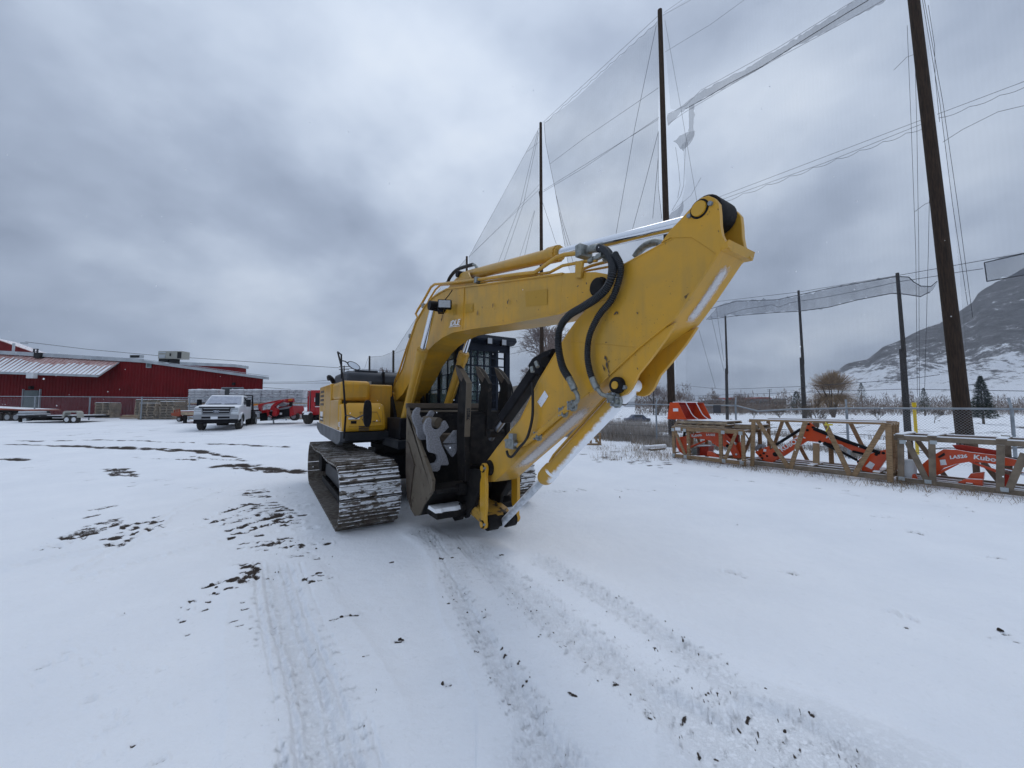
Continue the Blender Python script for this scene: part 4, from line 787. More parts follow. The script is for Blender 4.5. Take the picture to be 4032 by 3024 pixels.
# floor ledge with snow, seen under the opening
lg = MB().box(tq.x-.30, tq.x+.02, BL+.05, BR-.03, bq.y+.05, bq.y+.13); part(lg, 'bucket_floor_bar', 'black_metal', bucket, bevel=.01)
part(MB().box(tq.x-.34, tq.x+.05, BL+.03, BR-.03, tq.y-.03, tq.y+.02), 'torque_bar', 'black_metal', bucket, bevel=.01)
def snow_slab(x0, x1, y0, y1, z0, dx=0, seed=1, th=.02, parent=None, name='snow_patch'):
    r_ = random.Random(seed); n = 14; P = []
    for k in range(n): P.append((x0+(x1-x0)*(.06*r_.random()), y0+(y1-y0)*k/(n-1)))
    for k in range(n-1, -1, -1): P.append((x1-(x1-x0)*(.12*r_.random()), y0+(y1-y0)*k/(n-1)))
    return part(MB().add([(a, b, z0) for a, b in P]+[(a+(.5*(x0+x1)-a)*.2, b, z0+th) for a, b in P], [tuple(range(2*n)), tuple(range(4*n-1, 2*n-1, -1))]+[(i, (i+1) % (2*n), (i+1) % (2*n)+2*n, i+2*n) for i in range(2*n)]), name, 'snow_patch', parent)
snow_slab(tq.x-.26, tq.x+.03, BL+.04, -.20, bq.y+.13, parent=bucket, seed=4, th=.045)
q = EX(1798, 2012, -.34); part(MB().lathe((q[0], -.36, q[1]), (0, 1, 0), [(0, .03), (0, .062), (.03, .07), (.5, .07)], 16), 'lower_bucket_pin', 'black_metal', bucket); part(MB().lathe((q[0], -.372, q[1]), (0, 1, 0), [(0, .028), (.015, .032)], 12), 'pin_cap', 'steel_brown', bucket)
# bucket ears (black hanger plates around the arm tip)
eo = [EX(u, v, -.22) for u, v in ((1790, 1975), (1800, 1965), (1838, 1935), (1830, 1880), (1840, 1850), (1870, 1845), (1900, 1850), (1915, 1900), (1885, 1960), (1880, 1990), (1862, 2010), (1848, 2036), (1842, 2040), (1830, 2020), (1822, 2045), (1800, 2050), (1790, 2035), (1793, 2000))]
for y0 in (-.26, .10): part(MB().prism(eo, lambda a, b, k: (a, y0 if k == 0 else y0+.05, b)), 'bucket_ear', 'black_metal', bucket, bevel=.008)
part(MB().cyl((eb[0]-.02, -.32, eb[1]-.02), (eb[0]-.02, .24, eb[1]-.02), .06, 18), 'bucket_pin', 'black_metal', bucket)
q = EX(1810, 1925, -.34); part(MB().lathe((q[0], -.37, q[1]), (0, 1, 0), [(0, .05), (0, .072), (.1, .08), (.5, .08)], 20), 'thumb_pivot', 'black_metal', bucket)
# --- thumb
TR = [(1811, 1438), (1827, 1452), (1845, 1483), (1858, 1508), (1856, 1574), (1853, 1646), (1850, 1719), (1850, 1767), (1853, 1839), (1853, 1895)]
fr1 = [EX(u, v, -.24) for u, v in TR]; dep = [.01, .10, .17, .22, .25, .25, .25, .24, .24, .2]
bk1 = []
for i, p in enumerate(fr1):
    a = Vector(fr1[max(i-1, 0)]); b = Vector(fr1[min(i+1, len(fr1)-1)]); d = (b-a).normalized(); n = Vector((d.y, -d.x)); n = n if n.x < 0 else -n; bk1.append((p[0]+n.x*dep[i], p[1]+n.y*dep[i]))
tine = fr1+bk1[::-1]; cut_ = 6
for i, yl in enumerate((-.31, .0, .31)):
    pts = tine if i == 0 else fr1[:7]+bk1[:7][::-1]
    o = part(MB().prism(pts, lambda a, b, k: (a, yl if k == 0 else yl+.065, b)), 'thumb_tine', 'black_metal', bevel=.012)
    tp = [fr1[0], fr1[1], fr1[2], bk1[2], bk1[1]]
    part(MB().prism([(p[0], p[1]) for p in [fr1[0], fr1[1], fr1[2], ((fr1[2][0]+bk1[2][0])/2, (fr1[2][1]+bk1[2][1])/2), bk1[1]]], lambda a, b, k: (a, yl-.006 if k == 0 else yl+.071, b)), 'wear_tip', 'steel_brown', o)
    if i == 0:
        pp = fr1[4:8]; part(MB().prism([(p[0]+.004, p[1]) for p in fr1[1:7]]+[(p[0]-.012, p[1]) for p in fr1[1:7]][::-1], lambda a, b, k: (a, yl-.004 if k == 0 else yl+.069, b)), 'tine_edge', 'tan_metal', o)
q = fr1[5]; part(MB().beam((q[0]-.12, -.31, q[1]), (q[0]-.12, .42, q[1]), .14, .16, (0, 0, 1)), 'thumb_cross_bar', 'black_metal', bevel=.01)
part(MB().prism([(fr1[5][0]-.2, fr1[5][1]+.1), (fr1[5][0]-.03, fr1[5][1]+.05), (fr1[8][0]-.05, fr1[8][1]), (fr1[8][0]-.22, fr1[8][1])], lambda a, b, k: (a, -.24 if k == 0 else .36, b)), 'thumb_body', 'black_metal', bevel=.02)
tc0, tc1 = E3(2150, 1415, LB+.0), E3(1952, 1700, LB+.0)
thc = part(MB().beam(tc0, tc0.lerp(tc1, .80), .13, .15, (0, 1, 0)), 'thumb_cylinder', 'black_paint', bevel=.02); part(MB().cyl(tc0.lerp(tc1, .7), tc0.lerp(tc1, 1.12), .035, 14), 'cylinder_rod', 'rod_dark', thc)
part(MB().lathe((tc1.x, LB-.1, tc1.z-.02), (0, 1, 0), [(0, .05), (.2, .05)], 14), 'rod_eye', 'black_metal', thc)
part(MB().prism([EX(u, v, LB-.05) for u, v in ((2190, 1372), (2150, 1385), (2110, 1410), (2090, 1440), (2105, 1470), (2140, 1480))], lambda a, b, k: (a, LB-.10 if k == 0 else LB+.12, b)), 'thumb_bracket', 'black_paint', bevel=.02)
part(MB().cyl(E3(2150, 1425, LB-.12), E3(2150, 1425, LB+.15), .055, 18), 'bracket_pin', 'black_metal')
for a, b in (((2094, 1445), (2098, 1465)), ((2110, 1425), (2118, 1445))): part(MB().cyl(E3(*a, LB-.16), E3(*b, LB-.16), .022, 10), 'hose_fitting', 'fitting')
# --- hoses and pipes
def ribbed(pts, r, name='ribbed_hose'):
    S = spline(pts, 12); Lc = [0]
    for a, b in zip(S[:-1], S[1:]): Lc.append(Lc[-1]+(b-a).length)
    N = int(Lc[-1]/.0075); out = []; rs = []; j = 0
    N = N//2*2
    for k in range(N+1):
        d = Lc[-1]*k/N
        while j < len(Lc)-2 and Lc[j+1] < d: j += 1
        f = (d-Lc[j])/max(Lc[j+1]-Lc[j], 1e-9); out.append(S[j].lerp(S[j+1], f)); rs.append(r if k % 2 else r*.84)
    o = part(MB().tube(out, [r*.84]*len(out), 12), name, 'hose_rib', smooth=1.2); mb = MB()
    for k in range(1, N, 2): mb.tube([out[k-1].lerp(out[k], .35), out[k].lerp(out[k-1], .12), out[k].lerp(out[k+1], .12), out[k+1].lerp(out[k], .35)], [r*.84, r, r, r*.84], 12, cap=False)
    rb = part(mb, 'hose_ridges', 'hose_ridge', o, smooth=.3); rb['kind'] = 'stuff'; return o
L1, L2 = SL-.10, SL-.055
h1 = [E3(u, v, L1) for u, v in ((2357, 977), (2388, 992), (2408, 1030), (2409, 1086), (2388, 1134), (2349, 1173), (2291, 1211), (2243, 1240), (2209, 1283), (2198, 1332), (2202, 1390), (2216, 1447), (2241, 1491))]
h1 = [E3(u, v, l) for u, v, l in ((2357, 977, LB-.12), (2388, 990, LB-.15), (2410, 1030, LB-.20))]+h1[3:]; hz = ribbed(h1, .034)
h2 = [E3(u, v, L2) for u, v in ((2420, 1000), (2441, 1040), (2443, 1075), (2431, 1124), (2407, 1182), (2363, 1235), (2334, 1288), (2318, 1336), (2313, 1399), (2320, 1452), (2332, 1491))]; ribbed(h2, .028)
def met(pts, l, r, name='hose_end', m_='fitting'): return part(MB().tube(spline([E3(u, v, l) for u, v in pts], 6), r, 12), name, m_)
met([(2241, 1489), (2256, 1520), (2262, 1535)], L1, .030); met([(2262, 1535), (2274, 1556), (2273, 1578), (2258, 1592)], L1+.01, .019)
met([(2332, 1489), (2343, 1515), (2352, 1530)], L2, .027); met([(2352, 1530), (2370, 1552), (2394, 1560), (2416, 1566)], L2, .017)
for u, v, l in ((2252, 1597, SL-.035), (2217, 1622, SL-.02), (2117, 1716, SL-.02), (2412, 1566, SL-.03), (2425, 1580, SL-.02)):
    c_ = E3(u, v, l); o = part(MB().lathe(c_+Vector((0, .03, 0)), (-.2, -1, 0), [(0, .052), (.025, .052), (.025, .036), (.055, .036)], 10), 'pipe_clamp', 'fitting')
    b_ = MB()
    for sx, sz in ((-1, 1), (1, 1), (1, -1), (-1, -1)): b_.cyl(c_+Vector((sx*.025, 0, sz*.03)), c_+Vector((sx*.025, -.03, sz*.03)), .009, 6)
    part(b_, 'clamp_bolt', 'galv', o)
pf = MB().tube(spline([E3(1657*0+2320, 985, LB-.10), E3(2338, 978, LB-.11), E3(2359, 977, LB-.12)], 4), .036, 14); part(pf, 'hose_end', 'fitting')
part(MB().box(*(lambda c: (c.x-.04, c.x+.03, LB-.18, LB-.03, c.z-.06, c.z+.05))(E3(2302, 990, LB-.1))), 'hose_clamp', 'fitting', bevel=.01)
bpx = E3(2284, 1060, LB-.17); part(MB().prism([EX(u, v, LB-.17) for u, v in ((2272, 1030), (2300, 1030), (2292, 1095), (2270, 1095))], lambda a, b, k: (a, LB-.19 if k == 0 else LB-.165, b)), 'pipe_bracket', 'yellow', boom, bevel=.002)
def pipe(pts, l, r=.019): return part(MB().tube([E3(u, v, l) for u, v in pts], r, 10), 'steel_pipe', 'yellow', boom, smooth=1.2)
pipe([(1548, 1545), (1556, 1500), (1574, 1455), (1598, 1380), (1620, 1320), (1640, 1262), (1645, 1250), (1637, 1236), (1645, 1220), (1664, 1190), (1678, 1165), (1697, 1130), (1712, 1119), (1745, 1117), (1889, 1100), (2040, 1080), (2106, 1073), (2142, 1048), (2190, 1014), (2222, 1003), (2290, 995)], LB-.16, .020)
pipe([(1610, 1390), (1640, 1300), (1668, 1225), (1690, 1180), (1715, 1140), (1735, 1122), (1889, 1112)], LB-.09, .016)
pipe([(1889, 1112), (2060, 1090), (2124, 1079), (2165, 1073), (2215, 1046), (2269, 1036), (2300, 1030), (2350, 1026)], LB-.13, .014)
pipe([(2290, 1062), (2330, 1046), (2420, 1022)], LB+.08, .014); pipe([(2290, 1070), (2400, 1050)], LB+.05, .010)
part(MB().lathe(E3(2320, 1029, LB-.13), (1, -.05, .0), [(0, .024), (.06, .024), (.06, .018), (.10, .018), (.10, .026), (.16, .026)], 12), 'hose_fitting', 'fitting')
part(MB().tube(spline([E3(2378, 1028, LB-.12), E3(2400, 1010, LB-.10), E3(2425, 1000, L2)], 5), .022, 10), 'hose_end', 'fitting')
for u, v in ((1672, 1203), (1883, 1102), (1620, 1322)): c_ = E3(u, v, LB-.15); part(MB().box(c_.x-.03, c_.x+.03, c_.y-.05, c_.y+.09, c_.z-.045, c_.z+.03), 'pipe_clamp', 'fitting', boom, bevel=.008)
part(MB().tube(spline([E3(u, v, LB+.16) for u, v in ((2500, 1012), (2520, 985), (2552, 962), (2590, 955), (2612, 975))], 6), .030, 12), 'far_hose', 'fitting')
part(MB().tube(spline([E3(u, v, LB) for u, v in ((1762, 1118), (1772, 1092), (1800, 1062), (1850, 1045), (1862, 1042))], 6), .026, 10), 'bent_hose', 'rubber'); part(MB().tube(spline([E3(u, v, LB) for u, v in ((1850, 1045), (1868, 1043), (1876, 1052), (1877, 1072))], 5), .020, 10), 'hose_end', 'fitting')
part(MB().tube(spline([E3(u, v, SL-.05) for u, v in ((2096, 1505), (2098, 1580), (2095, 1650), (2075, 1725), (2045, 1762), (2018, 1796), (2002, 1795), (1995, 1775))], 6), .014, 8), 'hydraulic_hose', 'rubber')
vb = E3(2018, 1748, SL-.02); vo = part(MB().box(vb.x-.09, vb.x+.07, SL-.06, SL, vb.z-.05, vb.z+.05), 'valve_block', 'fitting', bevel=.005); part(MB().box(vb.x-.03, vb.x+.05, SL-.05, SL, vb.z+.05, vb.z+.11).cyl((vb.x+.07, SL-.03, vb.z), (vb.x+.13, SL-.03, vb.z+.0), .022, 10).cyl((vb.x-.13, SL-.04, vb.z+.03), (vb.x-.09, SL-.04, vb.z+.03), .008, 8), 'valve_fitting', 'galv', vo)
pipe2 = part(MB().tube([E3(u, v, SL-.025) for u, v in ((2242, 1600), (2200, 1637), (2111, 1714), (2070, 1745), (2040, 1755))], .026, 10), 'arm_pipe', 'yellow', stick)
stkr = [E3(u, v, SL-.003) for u, v in ((2145, 1538), (2159, 1561), (2131, 1604), (2116, 1582))]; part(MB().add(stkr+[p-Vector((0, .0015, 0)) for p in stkr], [(0, 1, 2, 3), (7, 6, 5, 4), (0, 4, 5, 1), (1, 5, 6, 2), (2, 6, 7, 3), (3, 7, 4, 0)]), 'sticker', 'white_sticker', stick)
# frost strips on the arm's front face and cylinder
def frost(par, PL, y0, y1, off, seed, m_='frost_thin', nseg=36):
    PL = [Vector((p[0], 0, p[1])) for p in PL]; cum = [0]
    for a_, b_ in zip(PL[:-1], PL[1:]): cum.append(cum[-1]+(b_-a_).length)
    def at_(f):
        d_ = f*cum[-1]; k = 0
        while k < len(PL)-2 and cum[k+1] < d_: k += 1
        a_, b_ = PL[k], PL[k+1]; dd = (b_-a_).normalized(); nn = Vector((-dd.z, 0, dd.x)); nn = nn if nn.x > 0 else -nn; return a_.lerp(b_, (d_-cum[k])/max(cum[k+1]-cum[k], 1e-6)), nn
    vs = []; ed = []; ny = 7
    for i in range(nseg+1):
        for j in range(ny):
            p, n = at_(i/nseg); p = p+n*off; vs.append((p.x, y0+(y1-y0)*j/(ny-1), p.z)); ed.append(min(1, min(i, nseg-i)/5)*min(1, min(j, ny-1-j)/2.6))
    mb = MB().add(vs, [(i*ny+j, i*ny+j+1, (i+1)*ny+j+1, (i+1)*ny+j) for i in range(nseg) for j in range(ny-1)])
    o = part(mb, 'frost_patch', m_, par); at = o.data.attributes.new('edge', 'FLOAT', 'POINT'); at.data.foreach_set('value', ed); return o
def SPL(L_): return [EX(u, v, SL) for u, v in L_]
frost(stick, SPL([(2812, 1020), (2790, 1055), (2720, 1165), (2652, 1262)]), SL+.10, SL+.225, .005, 1)
frost(stick, SPL([(2270, 1590), (2232, 1633), (2130, 1728), (2031, 1819), (2000, 1848)]), SL+.03, SL+2*SW-.03, .006, 2)
r_ = random.Random(77); ch = MB()
def chip(u, v, du, dv, l, mb=ch):
    a, b = E3(u, v, l), E3(u+du, v+dv, l); d = b-a; w_ = Vector((d.z, 0, -d.x)).normalized()*max(d.length*r_.uniform(.12, .3), .002); m1 = a.lerp(b, r_.uniform(.3, .5)); m2 = a.lerp(b, r_.uniform(.55, .8))
    mb.add([a, m1+w_*r_.uniform(.5, 1), m2+w_*r_.uniform(.1, .8), b, m2-w_*r_.uniform(.2, 1), m1-w_*r_.uniform(.3, .9)], [(0, 1, 2, 3, 4, 5)])
for u, v, du, dv in ((2381, 1399, 8, 28), (2386, 1424, 8, 30), (2394, 1450, 6, 26), (2396, 1470, 4, 20), (2376, 1440, 5, 22), (2392, 1428, 9, -8), (2372, 1435, 3, 12), (2416, 1240, 14, -14), (2424, 1232, 8, -5), (2430, 1226, 4, 12), (2506, 1228, 6, 10), (2508, 1445, 4, 12), (2421, 1418, 7, -1), (2440, 1410, 3, 5), (2460, 1172, 3, 4), (2358, 1235, 6, -3), (2515, 1330, 4, -3), (2760, 890, 6, -2), (2782, 848, 8, -8), (2792, 832, 3, 4), (2826, 820, 3, 8), (2828, 905, 2, 10)): chip(u, v, du, dv, SL-.008)
for k in range(90): u = r_.uniform(2150, 2760); v = 1540-(u-2200)*.80+r_.gauss(0, 90); chip(u, v, r_.gauss(0, 3), r_.uniform(1, 5), SL-.0055) if 1050 < v < 1720 else None
for k in range(26): t = r_.random(); chip(2232+(2640-2232)*t+r_.gauss(-4, 4), 1633+(1270-1633)*t+r_.gauss(-4, 5), r_.gauss(0, 4), r_.uniform(1, 5), SL-.0055)
part(ch, 'paint_chips', 'steel_brown', stick)['kind'] = 'stuff'
ch = MB()
for u, v, du, dv in ((1996, 1182, 4, 18), (2003, 1176, -3, 14), (1942, 1192, -3, 22), (1898, 1205, 1, 10), (1880, 1220, -2, 24), (2034, 1180, 2, 12), (2232, 1173, 6, -2), (2308, 1110, 2, 12), (2270, 1130, 10, -6), (2290, 1150, 8, 2), (2326, 1130, 5, 8), (2296, 1188, 5, -4), (1742, 1235, -2, 24), (1738, 1250, -1, 18)): chip(u, v, du, dv, LB-.175-.02, ch)
for k in range(50): t = r_.random(); chip(1700+600*t, 1230-60*t+r_.gauss(0, 40), r_.gauss(0, 2), r_.uniform(1, 4), LB-.20, ch)
part(ch, 'paint_chips', 'steel_brown', boom)['kind'] = 'stuff'
mat('old_decal', (0.42, 0.235, 0.022), 0.4)
for q4 in ([(1832, 1198), (1862, 1194), (1862, 1228), (1833, 1232)], [(2068, 1148), (2155, 1138), (2155, 1200), (2070, 1208)], [(1780, 1200), (1797, 1198), (1797, 1240), (1784, 1243)]):
    P = [E3(u, v, LB-(.1705 if q4[0][0] > 2000 else .1865)) for u, v in q4]; part(MB().add(P, [(0, 1, 2, 3)]), 'faded_decal', 'old_decal', boom)
# --- lettering
def decal(txt, u, v, u2, v2, l, size, m_, par, sh=.2, off=.02):
    a = E3(u, v, l); b = E3(u2, v2, l); ax = (b-a).normalized(); ay = Vector((-ax.z, 0, ax.x)); return text_mesh(txt, size, 'lettering', m_, par, (a+b)/2, ax, ay if ay.z > 0 else -ay, .0015, off, sh, 1.55)
decal('iDLE', 1768, 1276, 1812, 1268, LB-.2-.005, .105, 'letter_white', boom, .25, .003)
q0, q1 = E3(1768, 1288, LB-.2), E3(1812, 1283, LB-.2); part(MB().beam(q0, q1, .004, .008, (0, 0, 1)), 'decal_line', 'letter_white', boom)
text_mesh('iDLE', .11, 'lettering', 'letter_white', so, (.30, YR-.006, 1.38), (1, 0, 0), (0, 0, 1), .0015, .003, .2, 1.5)
tt_ = fr1[5]; text_mesh('78025940', .062, 'lettering', 'serial_dark', ex, (tt_[0]+.012, -.275, tt_[1]+.10), (0.0, 0.0, 1), (0, -1, 0), .0015, .002)
# --- loose coupler hooks lying in the bucket
cp = thing('quick_coupler', 'frosted grey hook-shaped coupler lying loose inside the brown bucket', 'coupler', (EC.x, EC.y, 0), math.atan2(ED.y, ED.x))
SQ = 2.95                                   # cross-plane inside the bucket, facing forward
def CQ(u, v, s):                            # pixel -> (side, up) on plane forward = s
    r = ray(u, v); k = (EC.dot(ED)+s)/(r[0]*ED.x+r[1]*ED.y); q = Vector((r[0]*k, r[1]*k)); return ((q-EC).dot(EN), r[2]*k+HCAM)
def hook(px, s, th, nm, m_):
    P = [CQ(u, v, s) for u, v in px]; o = MB().prism(P, lambda a, b, k: (s if k == 0 else s-th, a, b)).build(nm, m_, cp, bevel=.003, smooth=.3); return o
h_big = [(1672, 1690), (1674, 1668), (1684, 1650), (1695, 1644), (1700, 1652), (1698, 1668), (1702, 1684), (1715, 1692), (1729, 1690), (1741, 1678), (1746, 1662), (1754, 1656), (1764, 1672), (1768, 1682), (1745, 1705), (1730, 1722), (1742, 1758), (1758, 1792), (1768, 1825), (1764, 1832), (1736, 1832), (1732, 1850), (1722, 1857), (1705, 1856), (1692, 1832), (1700, 1828), (1718, 1822), (1726, 1808), (1722, 1792), (1708, 1785), (1694, 1782), (1688, 1770), (1684, 1720), (1675, 1702)]
h_sm = [(1626, 1640), (1632, 1618), (1645, 1604), (1655, 1606), (1656, 1616), (1652, 1630), (1660, 1645), (1676, 1644), (1688, 1632), (1696, 1618), (1704, 1616), (1712, 1626), (1700, 1650), (1680, 1665), (1670, 1690), (1675, 1725), (1680, 1731), (1655, 1733), (1646, 1728), (1643, 1690), (1632, 1665)]
hook(h_big, SQ, .07, 'hook_plate', 'frosted'); hook(h_sm, SQ-.30, .07, 'hook_plate', 'frosted')
hook([(1748, 1745), (1790, 1695), (1818, 1694), (1812, 1748)], SQ-.02, .05, 'coupler_plate', 'frosted'); hook([(1748, 1752), (1808, 1748), (1795, 1785), (1783, 1800), (1768, 1782)], SQ-.01, .05, 'coupler_plate', 'frosted')
a_ = CQ(1722, 1665, SQ-.1); MB().cyl((SQ-.05, a_[0], a_[1]), (SQ-.35, a_[0]-.08, a_[1]+.02), .07, 18).build('coupler_tube', 'tan_metal', cp)
a_ = CQ(1745, 1740, SQ-.1); MB().box(SQ-.35, SQ-.08, a_[0]-.05, a_[0]+.22, a_[1]-.10, a_[1]+.10).build('coupler_body', 'steel_brown', cp, bevel=.02)
# ================================================================ NETTING
def pole(name, label, base, top, r0, r1, m_='pole_wood', group=None, splice=None, cat='pole', lift=1.0):
    base, top = Vector(base), Vector(top); t = thing(name, label, cat, base, 0, group)
    if splice:
        mid = base.lerp(top, splice); MB().tube([base, mid], [r0, r0*.86], 12).build('lower_pole', m_, t, world=True)
        MB().tube([base.lerp(top, splice-.05)+Vector((r0*.5, 0, 0)), top], [r1*1.3, r1], 10).build('upper_pole', m_, t, world=True)
    else:
        MB().tube([base.lerp(top, k/6) for k in range(7)], [r0+(r1-r0)*k/6 for k in range(7)], 16).build('pole_shaft', m_, t, world=True)
    return t
PY = [32.6, 25.7, 18.9, 12.0]; PU = [1838, 2134, 2645, 3795]; PTOP = [(1838, 1010), (2129, 484), (2598, 40), (3598, 0)]
pb_ = []
for i in range(4):
    b0 = onY(PU[i], 1600, PY[i]); b0.z = -.15 if i < 3 else -.05
    tp = onY(*PTOP[i], PY[i])
    if i == 3: d_ = (tp-b0)/(tp.z-b0.z); tp = b0+d_*20.3
    pb_.append((b0, tp))
NP = VP(pb_[0][0], pb_[3][0])
gp = 'tall wooden poles holding the netting'
labs = ['wooden net pole whose tip just shows above the black bent hose of the boom', 'tall brown net pole rising behind the middle of the excavator boom', 'tall brown net pole rising behind the chrome rod just left of the arm tip', 'nearest and thickest wooden net pole, running off the top right of the picture']
for i in range(4):
    r0 = (.15, .16, .19, .205)[i]; p_ = pole('net_pole', labs[i], pb_[i][0], pb_[i][1], r0, r0*.62, 'pole_wood', gp)
    if i == 1: MB().tube([NP.w(2129, 755), NP.w(2131, 800), NP.w(2129, 870)], [.16, .10, .04], 6).build('tangled_net', 'rope', p_, world=True)
for u, vt, Y, lab in ((1549, 1380, 44, 'slim net pole seen just right of the round mirror, far behind the engine hood'), (1455, 1402, 53, 'leftmost and farthest net pole, standing over the engine hood beside a bare bush')):
    b0 = onY(u, 1600, Y); b0.z = 0; pole('net_pole', lab, b0, onY(u, vt, Y), .16, .12, 'pole_grey', gp)
def NW(L_, o=0): return [NP.w(u, v, o) for u, v in L_]
def net(label, outline, m_='net_thin', extra=(), plane=NP, group='hanging net panels'):
    P = [plane.w(u, v) for u, v in outline]; c = sum(P, Vector())/len(P)
    t = thing('golf_net', label, 'net', (c.x, c.y, 0), 0, group); mb = MB().add(P, [tuple(range(len(P)))]); mb.build('net_mesh', m_, t, world=True, fixn=False)
    for ex_ in extra: ex_(t)
    return t
def ropes(lines, r=.012, o=0, m_='rope', plane=NP, name='rope'):
    def f(t):
        for L_ in lines: MB().tube([plane.w(u, v, o) for u, v in L_], r, 4, cap=False).build(name, m_, t, world=True)
    return f
def scallop(p, q, n, sag):
    out = []
    for k in range(n*4+1): f = k/(n*4); s_ = math.sin(math.pi*((k % 4)/4)); out.append((p[0]+(q[0]-p[0])*f, p[1]+(q[1]-p[1])*f+sag*s_))
    return out
def rag(L_, amp=3.0, st=14):
    out = []; r_ = random.Random(int(L_[0][0]+L_[0][1]))
    for (a, b), (c, d) in zip(L_, L_[1:]+L_[:1]):
        n = max(1, int(math.hypot(c-a, d-b)/st))
        for k in range(n): out.append((a+(c-a)*k/n+r_.gauss(0, amp*.4), b+(d-b)*k/n+r_.gauss(0, amp)))
    return out
def band(outline, m_='net_seam', o=-.08, plane=NP):
    outline = rag(outline)
    def f(t): MB().add([plane.w(u, v, o) for u, v in outline], [tuple(range(len(outline)))]).build('net_seam_band', m_, t, world=True, fixn=False)
    return f
net('thin grey net panel left of the middle pole, narrowing down towards the boom', [(2120, 510), (1980, 770), (1900, 910), (1846, 1012), (1846, 1590), (2126, 1590), (2122, 900)],
    extra=[ropes([[(2122, 505), (1980, 768), (1846, 1012)], [(1846, 1012), (2124, 745)], [(2118, 515), (2050, 800), (1960, 1040)], [(2122, 520), (2062, 800), (1980, 1040)], [(2122, 560), (2072, 600)], [(2104, 830), (2040, 1030)], [(2106, 830), (2060, 1030)]], .010), ropes([[(1846, 1012), (2000, 860), (2130, 720)]], .008, .05)])
net('widest thin net panel hanging between the two tall poles behind the boom', [(2142, 484), (2270, 385), (2460, 205), (2590, 86), (2594, 300), (2592, 517), (2592, 730), (2606, 862), (2620, 1100), (2630, 1590), (2400, 1590), (2300, 1300), (2241, 1061), (2201, 836), (2181, 723), (2164, 643), (2148, 560)],
    extra=[ropes([scallop((2142, 484), (2590, 82), 12, 6), [(2138, 482), (2594, 60)], [(2142, 486), (2148, 560), (2164, 643), (2181, 723), (2201, 836), (2241, 1061)], [(2592, 517), (2592, 730), (2606, 862)], [(2140, 755), (2300, 660), (2594, 462)], [(2142, 748), (2592, 470)], [(2166, 645), (2300, 545), (2594, 345)], [(2584, 100), (2500, 500), (2424, 930)], [(2592, 520), (2540, 720), (2490, 905)], [(2592, 620), (2570, 860)], [(2134, 790), (2190, 960)], [(2190, 770), (2215, 870), (2250, 980)], [(2200, 830), (2225, 930), (2262, 1050)]], .011)])
net('nearest net panel, between the arm tip pole and the thick right pole', [(2610, 58), (2700, 0), (2760, -60), (3590, -700), (3640, 0), (3670, 300), (3700, 600), (3760, 1100), (3790, 1590), (2660, 1590), (2660, 900), (2664, 850), (2690, 770), (2700, 720), (2690, 600), (2730, 540), (2735, 430), (2640, 430)], 'net_faint',
    extra=[band([(2626, 452), (2690, 415), (2720, 390), (2800, 335), (2920, 280), (3060, 195), (3200, 110), (3340, 20), (3470, -60), (3490, 0), (3420, 40), (3330, 85), (3200, 150), (3060, 225), (2960, 290), (2860, 340), (2800, 372), (2735, 410), (2730, 540), (2690, 600), (2680, 580), (2712, 530), (2712, 412), (2660, 470), (2630, 495)]),
           band([(2650, 560), (2690, 530), (2735, 515), (2728, 555), (2690, 590), (2665, 570)]), band([(2632, 850), (2670, 820), (2690, 790), (2690, 830), (2670, 860), (2636, 862)]),
           ropes([[(2628, 450), (2700, 415), (2760, 355), (2860, 300), (3060, 190), (3330, 22), (3420, -30)], [(2628, 490), (2700, 440), (2860, 345), (3060, 230), (3330, 85), (3480, 0)]], .009, -.09),
           ropes([[(2700, 428), (2780, 385), (2870, 330), (3000, 262), (3160, 160), (3320, 60), (3420, 0)]], .018, -.1),
           ropes([[(2618, 205), (2800, 95), (2930, 0)], [(2610, 60), (2720, 0)], [(2614, 50), (2700, -10)], scallop((2835, 795), (3660, 490), 9, 9), [(2820, 780), (3660, 460)], [(2830, 790), (3250, 640), (3660, 476)], [(2618, 80), (2680, 420), (2745, 800)], [(2700, 560), (2696, 640), (2692, 730), (2680, 770), (2645, 830)], [(2660, 580), (2672, 660), (2678, 730), (2668, 780)], [(2760, 700), (2720, 770), (2650, 830)], [(3572, 100), (3588, 500), (3606, 1000), (3612, 1560)], [(3600, 130), (3610, 500), (3618, 1000), (3620, 1560)], [(3520, 275), (3570, 225), (3610, 210)], [(3600, 835), (3640, 805), (3675, 790)], [(3662, 650), (3655, 1000), (3640, 1560)]], .0075)])
net('net panel right of the thick pole at the right edge of the picture', [(3650, -700), (5200, -2600), (5200, 1560), (3815, 1590), (3780, 1100), (3740, 700), (3700, 400), (3660, 0)], 'net_faint',
    extra=[ropes([scallop((3695, 465), (4300, 240), 5, 8), [(3690, 450), (4300, 220)], [(3712, 560), (3790, 510), (3930, 440), (4100, 400)], [(3632, 0), (3700, 400), (3750, 800), (3810, 1200)], [(3640, 0), (3712, 400), (3770, 800), (3830, 1250)], [(3655, 20), (3680, 180), (3682, 300), (3700, 480)]], .0075)])
qa, qb, qc = pb_[0][0], onY(1549, 1600, 44), onY(1455, 1600, 53)
L1P, L2P = VP(qb, qa), VP(qc, qb)
net('thin net panel seen through the gap left of the boom foot, rising to the right', [(1552, 1386), (1632, 1262), (1720, 1150), (1836, 1018), (1836, 1590), (1552, 1590)], plane=L1P, extra=[ropes([[(1552, 1386), (1632, 1262), (1720, 1150), (1836, 1018)], [(1552, 1392), (1640, 1358)]], .014, plane=L1P)])
